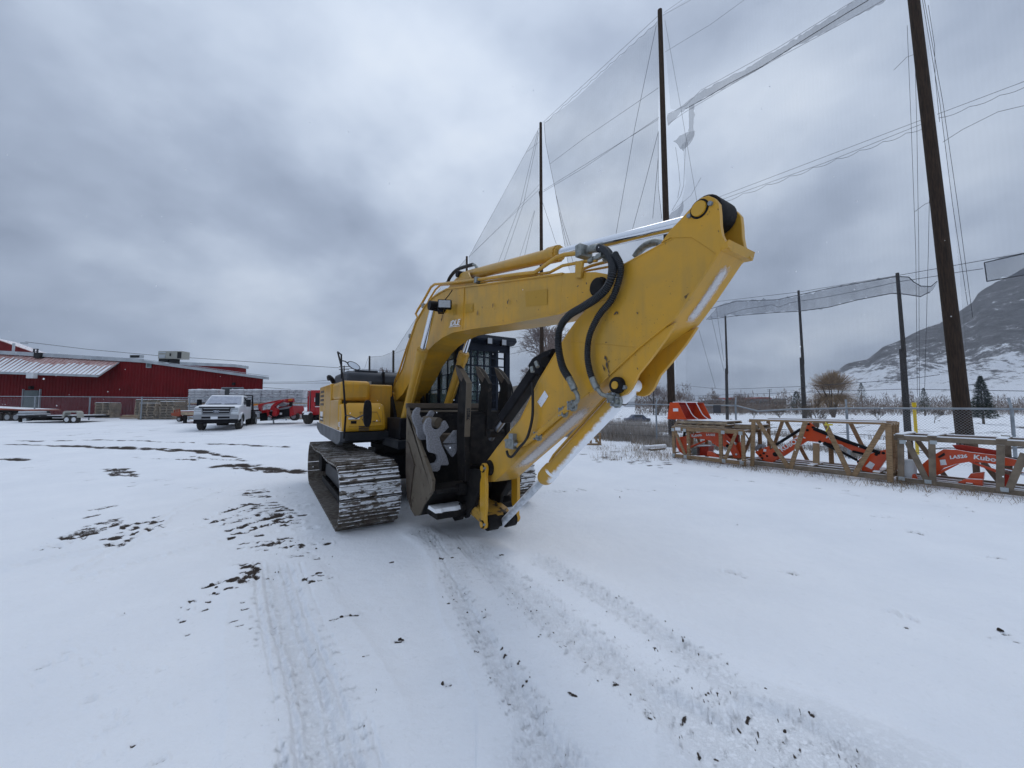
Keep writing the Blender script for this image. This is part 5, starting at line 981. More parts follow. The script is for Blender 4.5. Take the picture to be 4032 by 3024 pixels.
net('farthest small net panel between the two slim poles behind the engine hood', [(1458, 1405), (1505, 1402), (1547, 1388), (1547, 1590), (1458, 1590)], plane=L2P, extra=[ropes([[(1458, 1405), (1505, 1402), (1547, 1386)], [(1450, 1408), (1436, 1450)]], .016, plane=L2P)])
# far row of spliced poles and its net
fr_ = [(2856, 1244, 1650, 50), (3144, 1144, 1642, 40), (3533, 1075, 1690, 29)]; fl = ['thin spliced grey pole behind the red loader bucket, leftmost of the far row', 'spliced grey pole behind the middle crate, in front of the brown willow', 'spliced grey pole standing left of the yellow post behind the right crate']
ub = [2862, 3166, 3568]; FB = []
for (u, vt, vb_, Y), lab, u2 in zip(fr_, fl, ub):
    b0 = onY(u2, 1600, Y); b0.z = -.4; tp = onY(u, vt, Y); FB.append((b0, tp)); pole('net_pole', lab, b0, tp, (.20, .22, .22)[fr_.index((u, vt, vb_, Y))], .11, 'pole_grey', 'spliced poles of the far net', splice=(.50, .50, .52)[fr_.index((u, vt, vb_, Y))])
FP_ = VP(FB[0][0], FB[2][0])
net('far net panel with a doubled ragged top band, stretched along the spliced poles', [(2700, 1240), (2857, 1245), (3144, 1165), (3533, 1095), (3760, 1040), (4200, 960), (4200, 1600), (2700, 1600)], 'net_far', plane=FP_,
    extra=[band([(2780, 1262), (2830, 1200), (2900, 1186), (2976, 1180), (3060, 1180), (3145, 1163), (3270, 1134), (3400, 1108), (3534, 1088), (3578, 1091), (3600, 1112), (3620, 1124), (3665, 1128), (3690, 1110), (3676, 1135), (3660, 1155), (3625, 1168), (3560, 1158), (3512, 1155), (3380, 1180), (3262, 1210), (3145, 1226), (3000, 1232), (2860, 1246)], 'net_seam', plane=FP_),
           band([(3876, 1034), (3960, 1012), (4060, 990), (4060, 1080), (3960, 1092), (3886, 1108)], 'net_seam', plane=FP_),
           ropes([[(2800, 1215), (2900, 1186), (3060, 1180), (3270, 1134), (3534, 1088), (3578, 1091), (3600, 1112), (3625, 1126), (3665, 1128), (3690, 1108)], [(2790, 1258), (2900, 1243), (3060, 1230), (3145, 1226), (3262, 1210), (3380, 1180), (3512, 1155), (3560, 1158), (3625, 1168), (3660, 1150)], [(3876, 1034), (4060, 992)], [(3886, 1108), (4060, 1078)], [(3876, 1034), (3886, 1108)]], .035, plane=FP_),
           ropes([[(2850, 1240), (2930, 1218), (3040, 1200), (3065, 1210), (3110, 1192), (3250, 1170), (3380, 1145), (3533, 1110), (3700, 1085), (3770, 1072), (3870, 1058)], [(2800, 1190), (3144, 1150), (3533, 1085), (3900, 1020), (4100, 985)]], .02, plane=FP_),
           ropes([[(2752, 1300), (2818, 1530)], [(2800, 1245), (2850, 1460)], [(2820, 1210), (2850, 1420)], [(2662, 1515), (2850, 1533), (3150, 1522), (3560, 1495), (3700, 1475)], [(2700, 1560), (3000, 1550), (3560, 1532), (4050, 1540)]], .02, plane=FP_)])
for (u, v, w_, h_) in ((2878, 1230, 13, 7), (3190, 1181, 14, 6), (3222, 1176, 12, 5), (3252, 1167, 10, 5), (3296, 1161, 20, 10), (3345, 1150, 9, 4), (3430, 1134, 12, 4), (3552, 1111, 10, 4), (3702, 1096, 9, 12)): pass
# ================================================================ FENCES
mat('link_wire', (0.33, 0.35, 0.38), 0.5, 0.4)
fk = [(6.61+2.2*k, 17-2.4*k) for k in (-3, -2, -1, 0, 1, 2, 3, 4, 5)]
FE = VP(fk[0], fk[-1])
fen = thing('chain_link_fence', 'galvanised chain link fence with a sagging top rail behind the crates', 'fence', (fk[0][0], fk[0][1], 0))
def fz(x, y): return 1.76 if x < 9 else 1.64
for i, (x, y) in enumerate(fk):
    zt = fz(x, y)+.02; MB().tube([(x, y, -.1), (x, y, zt)], .035, 10).build('fence_post', 'galv', fen, world=True)
    if i % 1 == 0 and i < 8: MB().beam((x, y, zt-.02), (x+.10, y+.12, zt+.27), .05, .02).build('barb_arm', 'galv', fen, world=True)
rl = [FE.w(u, v) for u, v in ((2200, 1591), (2340, 1591), (2585, 1593), (2898, 1597), (2985, 1619), (3100, 1612), (3339, 1607), (3600, 1608), (3945, 1610), (4300, 1612), (5200, 1625))]
MB().tube(rl, .028, 8).build('top_rail', 'galv', fen, world=True)
lw = MB(); H_ = 1.60; L_ = FE.L; s_ = .075
k = -H_
while k < L_:
    for sg_ in (1, -1):
        t0, z0, t1, z1 = (k, 0, k+H_, H_) if sg_ > 0 else (k, H_, k+H_, 0)
        if t0 < 0: f = -t0/H_; z0 = z0+(z1-z0)*f; t0 = 0
        if t1 > L_: f = (L_-t0)/(t1-t0); z1 = z0+(z1-z0)*f; t1 = L_
        if t1-t0 < .05: continue
        a, b = FE.pt(t0, z0+.03, sg_*.004), FE.pt(t1, z1+.03, sg_*.004); n_ = Vector((0, 0, .0024)); lw.add([a-n_, b-n_, b+n_, a+n_], [(0, 1, 2, 3)])
    k += s_
lo = lw.build('fence_mesh', 'link_wire', fen, world=True, fixn=False, smooth=0); lo['kind'] = 'stuff'
for zz in (.35, .8): MB().tube([FE.pt(0, zz, .02), FE.pt(L_, zz-.03, .02)], .007, 5).build('tension_wire', 'rope', fen, world=True)
tag(MB().box(-.14, .14, -.01, .01, 0, .32, Matrix.Translation(FE.w(2824, 1626, -.04)) @ Matrix.Rotation(-.83, 4, 'Z')).build('fence_sign', 'rope'), 'small dark square sign hung on the fence right of the red loader bucket', 'sign')
yp = onY(3607, 1697, 13.2); t = thing('marker_post', 'bright yellow marker post standing beyond the fence between two dark poles', 'post', (yp.x, yp.y, 0))
MB().tube([(yp.x, yp.y, 0), (yp.x-.01, yp.y, 1.84)], .045, 10).build('post', 'yellow_post', t, world=True); MB().tube([(yp.x-.01, yp.y, 1.70), (yp.x-.01, yp.y, 1.84)], .06, 10).build('post_cap', 'yellow_post', t, world=True)
# fence in front of the barn
lf = thing('chain_link_fence', 'long low chain link fence running along the red barn behind the truck', 'fence', (-40, 29, .62))
zf = 2.48; MB().tube([(-62, 29, 2.52), (-40, 29, zf), (-33, 29, 2.44), (-20, 29.6, 2.33), (-8, 30.2, 2.3)], .035, 6).build('top_rail', 'galv', lf, world=True)
for u in (-420, -140, 140, 356, 560, 748, 905, 1130, 1250):
    x = (u-2016)/FPX*29; MB().tube([(x, 29, .5), (x, 29, 2.46 if u < 700 else 2.36)], .045, 8).build('fence_post', 'galv', lf, world=True)
lw = MB(); k = -62.0
while k < -9:
    for sg_ in (1, -1): lw.add([(k, 29, .62 if sg_ > 0 else 2.36), (k+1.75, 29, 2.36 if sg_ > 0 else .62), (k+1.75, 29, 2.368 if sg_ > 0 else .628), (k, 29, .628 if sg_ > 0 else 2.368)], [(0, 1, 2, 3)])
    k += .14
lo = lw.build('fence_mesh', 'link_wire', lf, world=True, fixn=False, smooth=0); lo['kind'] = 'stuff'
# ================================================================ CRATES
class Crate:
    def __init__(s, name, label, A, B, dep, m_):
        s.v = VP(A, B); s.t = thing(name, label, 'crate', (A.x, A.y, 0), 0, 'timber crates holding orange loader arms'); s.m = m_; s.dep = dep
    def bd(s, p, q, wd=.09, th=.038, o=0, up=None, m_=None, nm='plank'):
        a, b = s.v.pt(p[0], p[1], o), s.v.pt(q[0], q[1], q[2] if len(q) > 2 else o)
        n = Vector((s.v.n.x, s.v.n.y, 0)); return MB().beam(a, b, wd, th, up or n).build(nm, m_ or s.m, s.t, world=True, bevel=.004, smooth=.3)
    def px(s, u0, v0, u1, v1, wd=.09, th=.038, o=0, m_=None): return s.bd(s.v.un(u0, v0, o), s.v.un(u1, v1, o), wd, th, o, m_=m_)
    def poly(s, L_, o0, o1, nm, m_, par, bevel=.006):
        P = [s.v.un(u, v, o0) for u, v in L_]; return MB().prism(P, lambda a, b, k: s.v.pt(a, b, o0 if k == 0 else o1)).build(nm, m_, par, world=True, bevel=bevel)
    def rod(s, a, b, o, r, nm, m_, par): return MB().cyl(s.v.w(*a, o), s.v.w(*b, o), r, 10).build(nm, m_, par, world=True)
    def txt(s, body, u0, v0, u1, v1, o, size, par, sh=.15, off=.003):
        a, b = s.v.w(u0, v0, o), s.v.w(u1, v1, o); ax = (b-a).normalized(); nz = Vector((-s.v.n.x, -s.v.n.y, 0)); ay = nz.cross(ax); o_ = text_mesh(body, size, 'lettering', 'letter_white', None, (a+b)/2, ax, ay, .002, off, sh)
        iv = WM[par].inverted(); o_.data.transform(iv); o_.parent = par; return o_
    def snow(s, a, b, wd, z, o): p, q = s.v.pt(a[0], a[1]+z, o), s.v.pt(b[0], b[1]+z, o); return MB().beam(p, q, wd, .022, (0, 0, 1)).build('snow_cap', 'snow_patch', s.t, world=True, bevel=.008)
c1 = Crate('timber_crate', 'tan timber crate with the orange loader bucket on top', gnd(2652, 1802), gnd(2930, 1836), 1.15, 'wood')
v_ = c1.v; L1_ = v_.L
for o in (0, c1.dep):
    c1.bd((-.03, .085), (L1_+.03, .085), .11, .05, o); c1.bd((-.03, .97), (L1_+.03, .97), .13, .04, o)
    for t_ in (0, .48*0+.50, 1.50, L1_-.02): c1.bd((t_, .0), (t_, 1.0), .10, .05, o+.045)
for (a, b) in (((.07, .92), (.42, .12)), ((1.95, .92), (1.62, .12))):
    for o in (-.01, c1.dep+.03): c1.bd(a, b, .085, .035, o)
for t_ in (0, .5, 1.5, L1_):
    c1.bd((t_, .17), (t_, .17, c1.dep), .08, .035, 0, (0, 0, 1)); c1.bd((t_, 1.0), (t_, 1.0, c1.dep), .09, .035, 0, (0, 0, 1))
c1.bd((L1_, .95), (L1_, .15, c1.dep), .08, .035, .1, (1, 0, 0))
for t_ in (.02, .42, 1.60, L1_-.05):
    for z in (.09, .93): MB().box(-.05, .05, -.004, .004, -.05, .05, Matrix.Translation(v_.pt(t_, z, -.034)) @ Matrix.Rotation(math.atan2(v_.d.y, v_.d.x), 4, 'Z')).build('nail_plate', 'galv_tag', c1.t, world=True)
for (t_, w_) in ((.23, .09), (.52*0+.42, .07)): pass
MB().box(0, .18, -.004, .004, -.05, .05, Matrix.Translation(v_.pt(.10, .96, -.026)) @ Matrix.Rotation(math.atan2(v_.d.y, v_.d.x), 4, 'Z')).build('paper_label', 'white_sticker', c1.t, world=True)
def flat_pallet(label, t0, t1, z, o0, o1, cr, hh=.12, snow=True):
    p = thing('wooden_pallet', label, 'pallet', cr.v.pt(t0, z, o0), 0, 'pallets lying on the left crate')
    n = Vector((cr.v.n.x, cr.v.n.y, 0))
    for o in (o0, (o0+o1)/2, o1): MB().beam(cr.v.pt(t0, z+hh/2-.01, o), cr.v.pt(t1, z+hh/2-.01, o), .04, hh-.03, (0, 0, 1)).build('runner', 'pallet_wood', p, world=True)
    for k in range(7):
        t_ = t0+(t1-t0)*(k+.3)/6.6; MB().beam(cr.v.pt(t_, z+hh-.01, o0-.03), cr.v.pt(t_, z+hh-.01, o1+.03), .10, .022, (0, 0, 1)).build('deck_board', 'wood', p, world=True)
    for k in range(3): t_ = t0+(t1-t0)*k/2; MB().beam(cr.v.pt(t_, z-.0, o0-.03), cr.v.pt(t_, z-.0, o1+.03), .10, .022, (0, 0, 1)).build('bottom_board', 'wood', p, world=True)
    if snow: MB().beam(cr.v.pt(t0+.02, z+hh+.010, (o0+o1)/2), cr.v.pt(t1-.02, z+hh+.010, (o0+o1)/2), (o1-o0)+.02, .018, (0, 0, 1)).build('snow_cap', 'snow_patch', p, world=True, bevel=.006)
    return p
flat_pallet('lower pallet flat on the left crate under the loader bucket', .02, 1.62, 1.045, .06, 1.0, c1, .085, False)
flat_pallet('upper snow topped pallet directly beneath the orange loader bucket', .12, 1.70, 1.150, .03, 1.02, c1, .10)
flat_pallet('small snow topped pallet reaching over the right end of the left crate', 1.72, 2.35, 1.04, .45, 1.25, c1, .12)
la = thing('front_loader', 'orange loader arm lettered LA1055 inside the left crate', 'loader arm', v_.pt(.3, .1, .5), 0, 'orange loader arms packed in crates')
arm1 = [(2699, 1714), (2725, 1708), (2781, 1697), (2842, 1695), (2860, 1723), (2893, 1755), (2913, 1804), (2889, 1804), (2868, 1762), (2839, 1755), (2799, 1736), (2768, 1729), (2725, 1724), (2700, 1723)]
for o in (.30, .85):
    c1.poly(arm1, o, o+.09, 'arm_beam', 'orange', la)
    c1.poly([(2661, 1723), (2698, 1718), (2706, 1740), (2703, 1790), (2689, 1789), (2672, 1774), (2663, 1750)], o-.02, o+.08, 'arm_bracket', 'orange', la)
    c1.rod((2708, 1764), (2780, 1735), o+.04, .032, 'arm_cylinder', 'orange', la); c1.rod((2862, 1735), (2882, 1752), o+.0, .022, 'arm_rod', 'chrome', la); c1.rod((2845, 1700), (2888, 1745), o-.02, .030, 'arm_cylinder', 'orange', la)
c1.poly([(2842, 1697), (2905, 1700), (2905, 1745), (2880, 1735)], .55, .60, 'cross_plate', 'orange_dark', la)
c1.poly([(2786, 1776), (2800, 1777), (2840, 1803), (2782, 1796)], .12, .22, 'mount_foot', 'orange', la); c1.poly([(2800, 1735), (2842, 1758), (2842, 1768), (2803, 1744)], .30, .34, 'brace_bar', 'orange', la)
c1.poly([(2744, 1760), (2790, 1758), (2788, 1794), (2742, 1794)], .45, .8, 'subframe', 'orange_dark', la); c1.poly([(2722, 1764), (2743, 1764), (2743, 1792), (2722, 1792)], .25, .5, 'mount_box', 'fitting', la); c1.poly([(2880, 1768), (2912, 1740), (2925, 1800), (2890, 1800)], .5, .58, 'mount_plate', 'orange', la)
c1.poly([(2728, 1752), (2800, 1752), (2800, 1756), (2728, 1758)], .38, .75, 'snowy_shelf', 'snow_patch', la)
MB().tube(spline([v_.w(u, v, .35) for u, v in ((2694, 1722), (2696, 1705), (2704, 1696), (2716, 1700))], 5), .045, 10).build('hose_bundle', 'rubber', la, world=True)
MB().cyl(v_.w(2865, 1756, .28), v_.w(2865, 1756, .40), .05, 14).build('pivot_bush', 'black_metal', la, world=True); MB().cyl(v_.w(2899, 1789, .26), v_.w(2899, 1789, .36), .03, 12).build('pivot_pin', 'galv_tag', la, world=True)
c1.txt('Kubota', 2722, 1717, 2764, 1712, .296, .115, la, 0, .004); c1.txt('LA1055', 2778, 1712, 2817, 1713, .296, .085, la, .2, .004)
# loader bucket on top
A_ = onY(2627, 1656, 12.35); f_ = Vector((.75, -.66, 0)).normalized(); a_ = Vector((.88, .47, 0)).normalized(); zb = 1.275
lbk = thing('loader_bucket', 'empty orange loader bucket lying on top of the left crate, snow along its upper lip', 'loader bucket', (A_.x, A_.y, zb))
bpf = [(0, 0), (.60, 0), (.36, .55), (.10, .55)]
def LBp(a, b, k): return Vector((A_.x, A_.y, zb))+f_*a+a_*k+Vector((0, 0, b))
for k in (0, 1.28): MB().prism(bpf, lambda a, b, s_: LBp(a, b, k+(.0 if s_ == 0 else .02))).build('bucket_side', 'orange', lbk, world=True, bevel=.004)
sh_b = [(.60, 0), (.10, 0), (.02, .06), (.04, .25), (.10, .50), (.36, .55)]; ins = [(.36, .53), (.12, .48), (.06, .25), (.05, .08), (.11, .02), (.60, .02)]
MB().prism(sh_b+ins, lambda a, b, s_: LBp(a, b, .02 if s_ == 0 else 1.28)).build('bucket_shell', 'orange_dark', lbk, world=True)
MB().prism([(.09, .55), (.37, .55), (.37, .58), (.09, .575)], lambda a, b, s_: LBp(a, b, .15 if s_ == 0 else 1.0)).build('snow_cap', 'snow_patch', lbk, world=True, bevel=.01)
for k, b0 in ((.35, 0), (.88, 0)): MB().tube(spline([LBp(.38, .55, k), LBp(.45, .35, k+.04), LBp(.52, .14, k+.10), LBp(.62, -.0, k+.20)], 5), .014, 6).build('lashing_strap', 'letter_white' if k < .5 else 'snow_patch', lbk, world=True)
MB().prism([(.20, .26), (.36, .26), (.36, .36), (.20, .36)], lambda a, b, s_: LBp(a, b, -.004 if s_ == 0 else -.001)).build('paper_label', 'white_sticker', lbk, world=True)
# crate 2
c2 = Crate('timber_crate', 'large open timber crate in the middle with diagonal braces around an orange lettered arm', gnd(2959, 1835), gnd(3503, 1899), 1.25, 'wood'); v_ = c2.v; L2_ = v_.L; HT = 1.31
c2.bd((0, .10), (L2_, .10), .12, .07, 0, m_='wood_grey'); c2.bd((0, HT), (L2_, HT), .05, .09, 0); c2.bd((.02, HT+.0), (L2_, HT+.0), .05, .09, c2.dep)
for o in (.42, .83, c2.dep): c2.bd((0, .10), (L2_, .10), .11, .07, o, m_='wood_grey'); c2.snow((0, .10), (L2_, .10), .07, .062, o)
c2.snow((0, HT), (L2_, HT), .08, .032, 0); c2.snow((.02, HT), (L2_, HT), .08, .032, c2.dep)
for a in ((2967, 1652, 2962, 1836), (2980, 1654, 3104, 1840), (3172, 1658, 3112, 1846), (3247, 1662, 3347, 1872), (3486, 1666, 3362, 1874), (3497, 1666, 3506, 1898)): c2.px(*a, .10, .045, -.03)
for t_ in (.02, L2_-.02): c2.bd((t_, .0), (t_, HT), .09, .045, c2.dep); c2.bd((t_, .17), (t_, .17, c2.dep), .09, .04, 0, (0, 0, 1)); c2.bd((t_, HT-.04), (t_, HT-.04, c2.dep), .09, .04, 0, (0, 0, 1))
for t_, o in ((L2_, .3), (L2_, .6), (L2_, .9)): c2.bd((t_, .1), (t_, HT, c2.dep if o == .3 else o), .08, .035, o)
for a, b in (((.45, HT), (.95, .15)), ((1.9, HT), (2.3, .15)), ((.02, .15), (.4, HT))): c2.bd(a, b, .09, .035, c2.dep+.03)
c2.px(3214, 1745, 3214, 1842, .13, .06, .45, 'wood_pale'); c2.px(3213, 1660, 3213, 1682, .13, .06, .45, 'wood_grey'); c2.bd((1.55, .15), (1.55, .75), .10, .05, 1.0)
for u, o in ((3212, .45), (3465, .45)): 
    t_, z = v_.un(u, 1836, o); p = c2.bd((t_, .175), (t_, .175, o+.42), .12, .03, o-.42, (0, 0, 1)); a, b = v_.pt(t_, .20, o-.40), v_.pt(t_, .20, o+.40); MB().beam(a, b, .12, .02, (0, 0, 1)).build('snow_cap', 'snow_patch', c2.t, world=True)
la = thing('front_loader', 'long orange loader arm lettered KUBOTA with black cylinders inside the middle crate', 'loader arm', v_.pt(.3, .1, .5), 0, 'orange loader arms packed in crates')
arm2 = [(3061, 1772), (3100, 1745), (3145, 1712), (3163, 1690), (3176, 1667), (3189, 1663), (3205, 1682), (3215, 1697), (3256, 1703), (3311, 1723), (3419, 1777), (3416, 1786), (3357, 1777), (3311, 1750), (3235, 1742), (3202, 1739), (3178, 1737), (3124, 1772), (3077, 1802), (3037, 1822), (3020, 1812), (3040, 1790)]
foot_l = [(2972, 1780), (2990, 1772), (3010, 1762), (3026, 1757), (3030, 1772), (3044, 1765), (3058, 1776), (3070, 1800), (3037, 1822), (3001, 1812)]
foot_r = [(3373, 1821), (3384, 1807), (3425, 1788), (3465, 1775), (3492, 1769), (3495, 1800), (3457, 1853), (3435, 1862), (3395, 1853)]
for i, o in enumerate((.28, .88)):
    c2.poly(arm2, o, o+.10, 'arm_beam', 'orange', la); c2.poly(foot_l, o-.03, o+.02, 'arm_bracket', 'orange', la); c2.poly(foot_r, o-.03, o+.12, 'arm_foot', 'orange', la)
    for a, b, r_ in (((3053, 1753), (3153, 1690), .038), ((3205, 1688), (3345, 1742), .048), ((3345, 1742), (3466, 1784), .042), ((3243, 1744), (3300, 1772), .045), ((3300, 1772), (3375, 1812), .030), ((3357, 1777), (3410, 1790), .028)): c2.rod(a, b, o-.02, r_, 'arm_cylinder', 'black_paint', la)
    for u, v in ((2994, 1793), (3007, 1785), (3001, 1804), (3020, 1796), (3183, 1670), (3178, 1694), (3201, 1683), (3227, 1740), (3450, 1790), (3478, 1784), (3380, 1817)): q = v_.w(u, v, o-.035); MB().cyl(q, q+Vector((v_.n.x, v_.n.y, 0))*.03, .032, 10).build('pin_head', 'black_metal', la, world=True)
c2.rod((3053, 1788), (3053, 1788.5), .2, .05, 'pivot_bush', 'black_metal', la) if False else None
q = v_.w(3052, 1789, .22); MB().cyl(q, q+Vector((v_.n.x, v_.n.y, 0))*.06, .062, 16).build('pivot_bush', 'black_metal', la, world=True)
for L_ in ([(3407, 1836), (3425, 1816), (3445, 1828), (3432, 1848)], [(3007, 1767), (3018, 1770), (3016, 1779), (3005, 1777)]): c2.poly(L_, .244, .247, 'paper_label', 'white_sticker', la, 0)
MB().tube(spline([v_.w(u, v, .3) for u, v in ((2975, 1768), (2990, 1757), (3005, 1756), (3012, 1762))], 4), .05, 10).build('wrapped_hoses', 'frosted', la, world=True)
c2.txt('KUBOTA', 3094, 1760, 3143, 1731, .276, .17, la, 0, .006); c2.txt('M', 3257, 1719, 3270, 1723, .276, .14, la, 0, .005)
q0, q1, q2 = v_.w(3250, 1662, -.06), v_.w(3262, 1680, -.07), v_.w(3252, 1700, -.06); tp_ = thing('yellow_tape', 'yellow tape tied round a brace of the middle crate', 'tape', q0); MB().tube([q0, q1, q2], .012, 5).build('tape_tail', 'yellow_tape', tp_, world=True); MB().box(-.07, .07, -.05, .03, -.02, .02, Matrix.Translation(q1+Vector((0, 0, .05)))).build('tape_knot', 'yellow_tape', tp_, world=True)
# crate 3
c3_ = Crate('timber_crate', 'weathered grey timber crate at the right edge with snowy boards on top', gnd(3538, 1901), gnd(4032, 1961), 1.05, 'wood_grey'); v_ = c3_.v; L3 = v_.L+.75; HT = 1.0
for o in (0, c3_.dep): c3_.bd((-.03, .08), (L3, .08), .10, .05, o); c3_.bd((-.03, HT), (L3, HT), .10, .045, o); c3_.snow((-.03, HT), (L3, HT), .055, .060, o)
for o in (.35, .7): c3_.bd((0, .06), (L3, .06), .08, .05, o); c3_.snow((0, .06), (L3, .06), .06, .05, o)
for a in ((3547, 1728, 3548, 1896), (3669, 1740, 3673, 1910), (3572, 1738, 3650, 1893), (3940, 1752, 3938, 1936), (4034, 1785, 3972, 1930)): c3_.px(*a, .10, .045, -.03)
for t_ in (.03, 1.0, L3-.05): c3_.bd((t_, .0), (t_, HT), .10, .045, c3_.dep+.03); c3_.bd((t_, .14), (t_, .14, c3_.dep), .09, .04, 0, (0, 0, 1))
for a, b in (((.1, HT), (.55, .1)), ((1.3, .1), (.85, HT))): c3_.bd(a, b, .09, .035, c3_.dep+.05)
for u in (3545, 3672, 3944):
    t_, z = v_.un(u, 1730, 0); a, b = v_.pt(t_, HT+.065, -.06), v_.pt(t_, HT+.065, c3_.dep+.06); MB().beam(a, b, .13, .028, (0, 0, 1)).build('top_plank', 'wood_grey', c3_.t, world=True); MB().beam(a+Vector((0, 0, .024)), b+Vector((0, 0, .024)), .125, .022, (0, 0, 1)).build('snow_cap', 'snow_patch', c3_.t, world=True, bevel=.007)
for u, v in ((3554, 1740), (3550, 1884), (3654, 1897), (3675, 1742), (3955, 1928)): q = v_.w(u, v, -.06); MB().box(-.05, .05, -.004, .004, -.04, .04, Matrix.Translation(q) @ Matrix.Rotation(math.atan2(v_.d.y, v_.d.x), 4, 'Z')).build('nail_plate', 'galv_tag', c3_.t, world=True)
c3_.bd((1.45, .08), (1.45, 1.12), .11, .05, .60, m_='wood_grey')
la = thing('front_loader', 'orange loader arm lettered LA526 inside the weathered right crate', 'loader arm', v_.pt(.3, .1, .5), 0, 'orange loader arms packed in crates')
arm3 = [(3630, 1829), (3652, 1810), (3683, 1788), (3714, 1769), (3765, 1771), (3820, 1781), (3921, 1793), (4010, 1812), (4060, 1822), (4060, 1845), (4012, 1836), (3957, 1834), (3875, 1822), (3813, 1819), (3765, 1827), (3716, 1843), (3683, 1870), (3668, 1886), (3644, 1886), (3635, 1848)]
c3_.poly(arm3, .25, .35, 'arm_beam', 'orange', la); c3_.poly([(a+0, b-0) for a, b in arm3], .72, .82, 'arm_beam', 'orange_dark', la)
c3_.poly([(3748, 1752), (3789, 1752), (3885, 1767), (3940, 1776), (3940, 1795), (3765, 1771)], .45, .50, 'cross_plate', 'orange_dark', la)
c3_.poly([(3815, 1819), (3832, 1819), (3930, 1852), (3928, 1864)], .26, .31, 'brace_bar', 'orange', la); c3_.poly([(3715, 1846), (3765, 1828), (3780, 1826), (3690, 1872), (3684, 1868)], .22, .27, 'arm_cylinder', 'orange', la)
c3_.poly([(3769, 1901), (3800, 1886), (3868, 1890), (3868, 1914)], .10, .30, 'mount_foot', 'orange', la); c3_.poly([(3810, 1882), (3822, 1865), (3874, 1860), (3872, 1890)], .35, .5, 'mount_plate', 'orange', la); c3_.poly([(3572, 1885), (3584, 1870), (3602, 1866), (3612, 1886)], .12, .2, 'mount_foot', 'orange', la)
c3_.poly([(3700, 1811), (3722, 1809), (3728, 1830), (3704, 1832)], .243, .247, 'paper_label', 'white_sticker', la, 0); c3_.poly([(3960, 1800), (4060, 1812), (4060, 1826), (3960, 1812)], .4, .6, 'hose_bundle', 'rubber', la)
c3_.poly([(3690, 1800), (3718, 1782), (3722, 1792), (3700, 1804)], .244, .248, 'dark_recess', 'dark_void', la, 0)
c3_.rod((3955, 1848), (4055, 1872), .3, .03, 'arm_rod', 'chrome', la); c3_.poly([(3940, 1862), (3975, 1872), (3960, 1925), (3938, 1925)], .4, .46, 'mount_plate', 'orange_dark', la)
c3_.txt('LA526', 3738, 1802, 3807, 1796, .246, .092, la, .2, .004); c3_.txt('Kubota', 3846, 1801, 3940, 1813, .246, .128, la, 0, .004)
b_ = v_.w(3580, 1884, .22); b_.z = .12; pl = thing('plastic_pail', 'white plastic pail standing inside the left end of the grey crate', 'pail', b_)
MB().lathe(b_, (0, 0, 1), [(0, .118), (.30, .135), (.30, .145), (.33, .145), (.33, .138), (.37, .138), (.37, .12)], 20).build('pail_body', 'white_plastic', pl, world=True); MB().lathe(b_+Vector((0, 0, .365)), (0, 0, 1), [(0, .142), (.02, .142), (.028, .12)], 20).build('pail_lid', 'white_plastic', pl, world=True)
# small crate partly behind the arm
b_ = gnd(2368, 1752); sc_ = thing('timber_crate', 'low tan timber crate half hidden behind the bucket cylinder by the brush', 'crate', b_)
for z in (.06, .52): MB().box(b_.x-1.1, b_.x, b_.y-.02, b_.y+.02, z-.05, z+.05).build('plank', 'wood', sc_, world=True)
for x in (-.05, -.45, -.85): MB().box(b_.x+x-.045, b_.x+x+.045, b_.y+.02, b_.y+.06, 0, .56).build('plank', 'wood', sc_, world=True); MB().box(b_.x+x-.045, b_.x+x+.045, b_.y+.7, b_.y+.74, 0, .56).build('plank', 'wood_grey', sc_, world=True)
MB().beam((b_.x-.1, b_.y-.03, .1), (b_.x-.4, b_.y-.03, .5), .08, .03, (0, 1, 0)).build('plank', 'wood', sc_, world=True); MB().box(b_.x-1.05, b_.x-.03, b_.y+.06, b_.y+.7, .05, .08).build('floor_board', 'wood_grey', sc_, world=True)
p_ = gnd(2536, 1774); q_ = gnd(2618, 1768); lg_ = thing('white_log', 'short white pipe lying in the snow by the dry brush', 'pipe', p_)
MB().cyl(p_+Vector((0, 0, .09)), q_+Vector((0, 0, .10)), .10, 16).build('pipe_body', 'log_white', lg_, world=True); MB().beam(p_+Vector((.2, -.1, .05)), q_+Vector((-.1, -.12, .04)), .14, .05).build('plank', 'wood_grey', lg_, world=True)
# ================================================================ BARN
YB = 34.0; GB = terrain(-30, 34)
def BP(u, v, Y=YB): p = onY(u, v, Y); return (p.x, p.z)
barn = thing('red_barn', 'long dark red metal building with a snowy lean-to roof and roof units', 'building', (-40, YB, GB))
xr = BP(1031, 1600)[0]; tops = [(-900, 1325), (0, 1391), (565, 1424), (1031, 1486)]
def wallz(x):
    P = [BP(u, v) for u, v in tops]
    for (a, b), (c, d) in zip(P[:-1], P[1:]):
        if x <= c: return b+(d-b)*(x-a)/(c-a)
    return P[-1][1]
wb = MB(); x = BP(-900, 1600)[0]; xs = []; k = 0
while x < xr: xs.append((x, YB+(.035 if k % 2 else 0))); xs.append((min(x+.11, xr), YB+(.035 if k % 2 else 0))); x += .15; k += 1
vs = []; fs = []
for i, (x, y) in enumerate(xs): vs += [(x, y, GB-.4), (x, y, wallz(x))]
for i in range(len(xs)-1): fs.append((2*i, 2*i+2, 2*i+3, 2*i+1))
wb.add(vs, fs); wb.build('wall', 'barn_red', barn, world=True, fixn=False, smooth=0)
MB().box(xs[0][0], xr, YB+.05, YB+.06, GB-.4, GB-.3).build('footing', 'metal_door', barn, world=True)
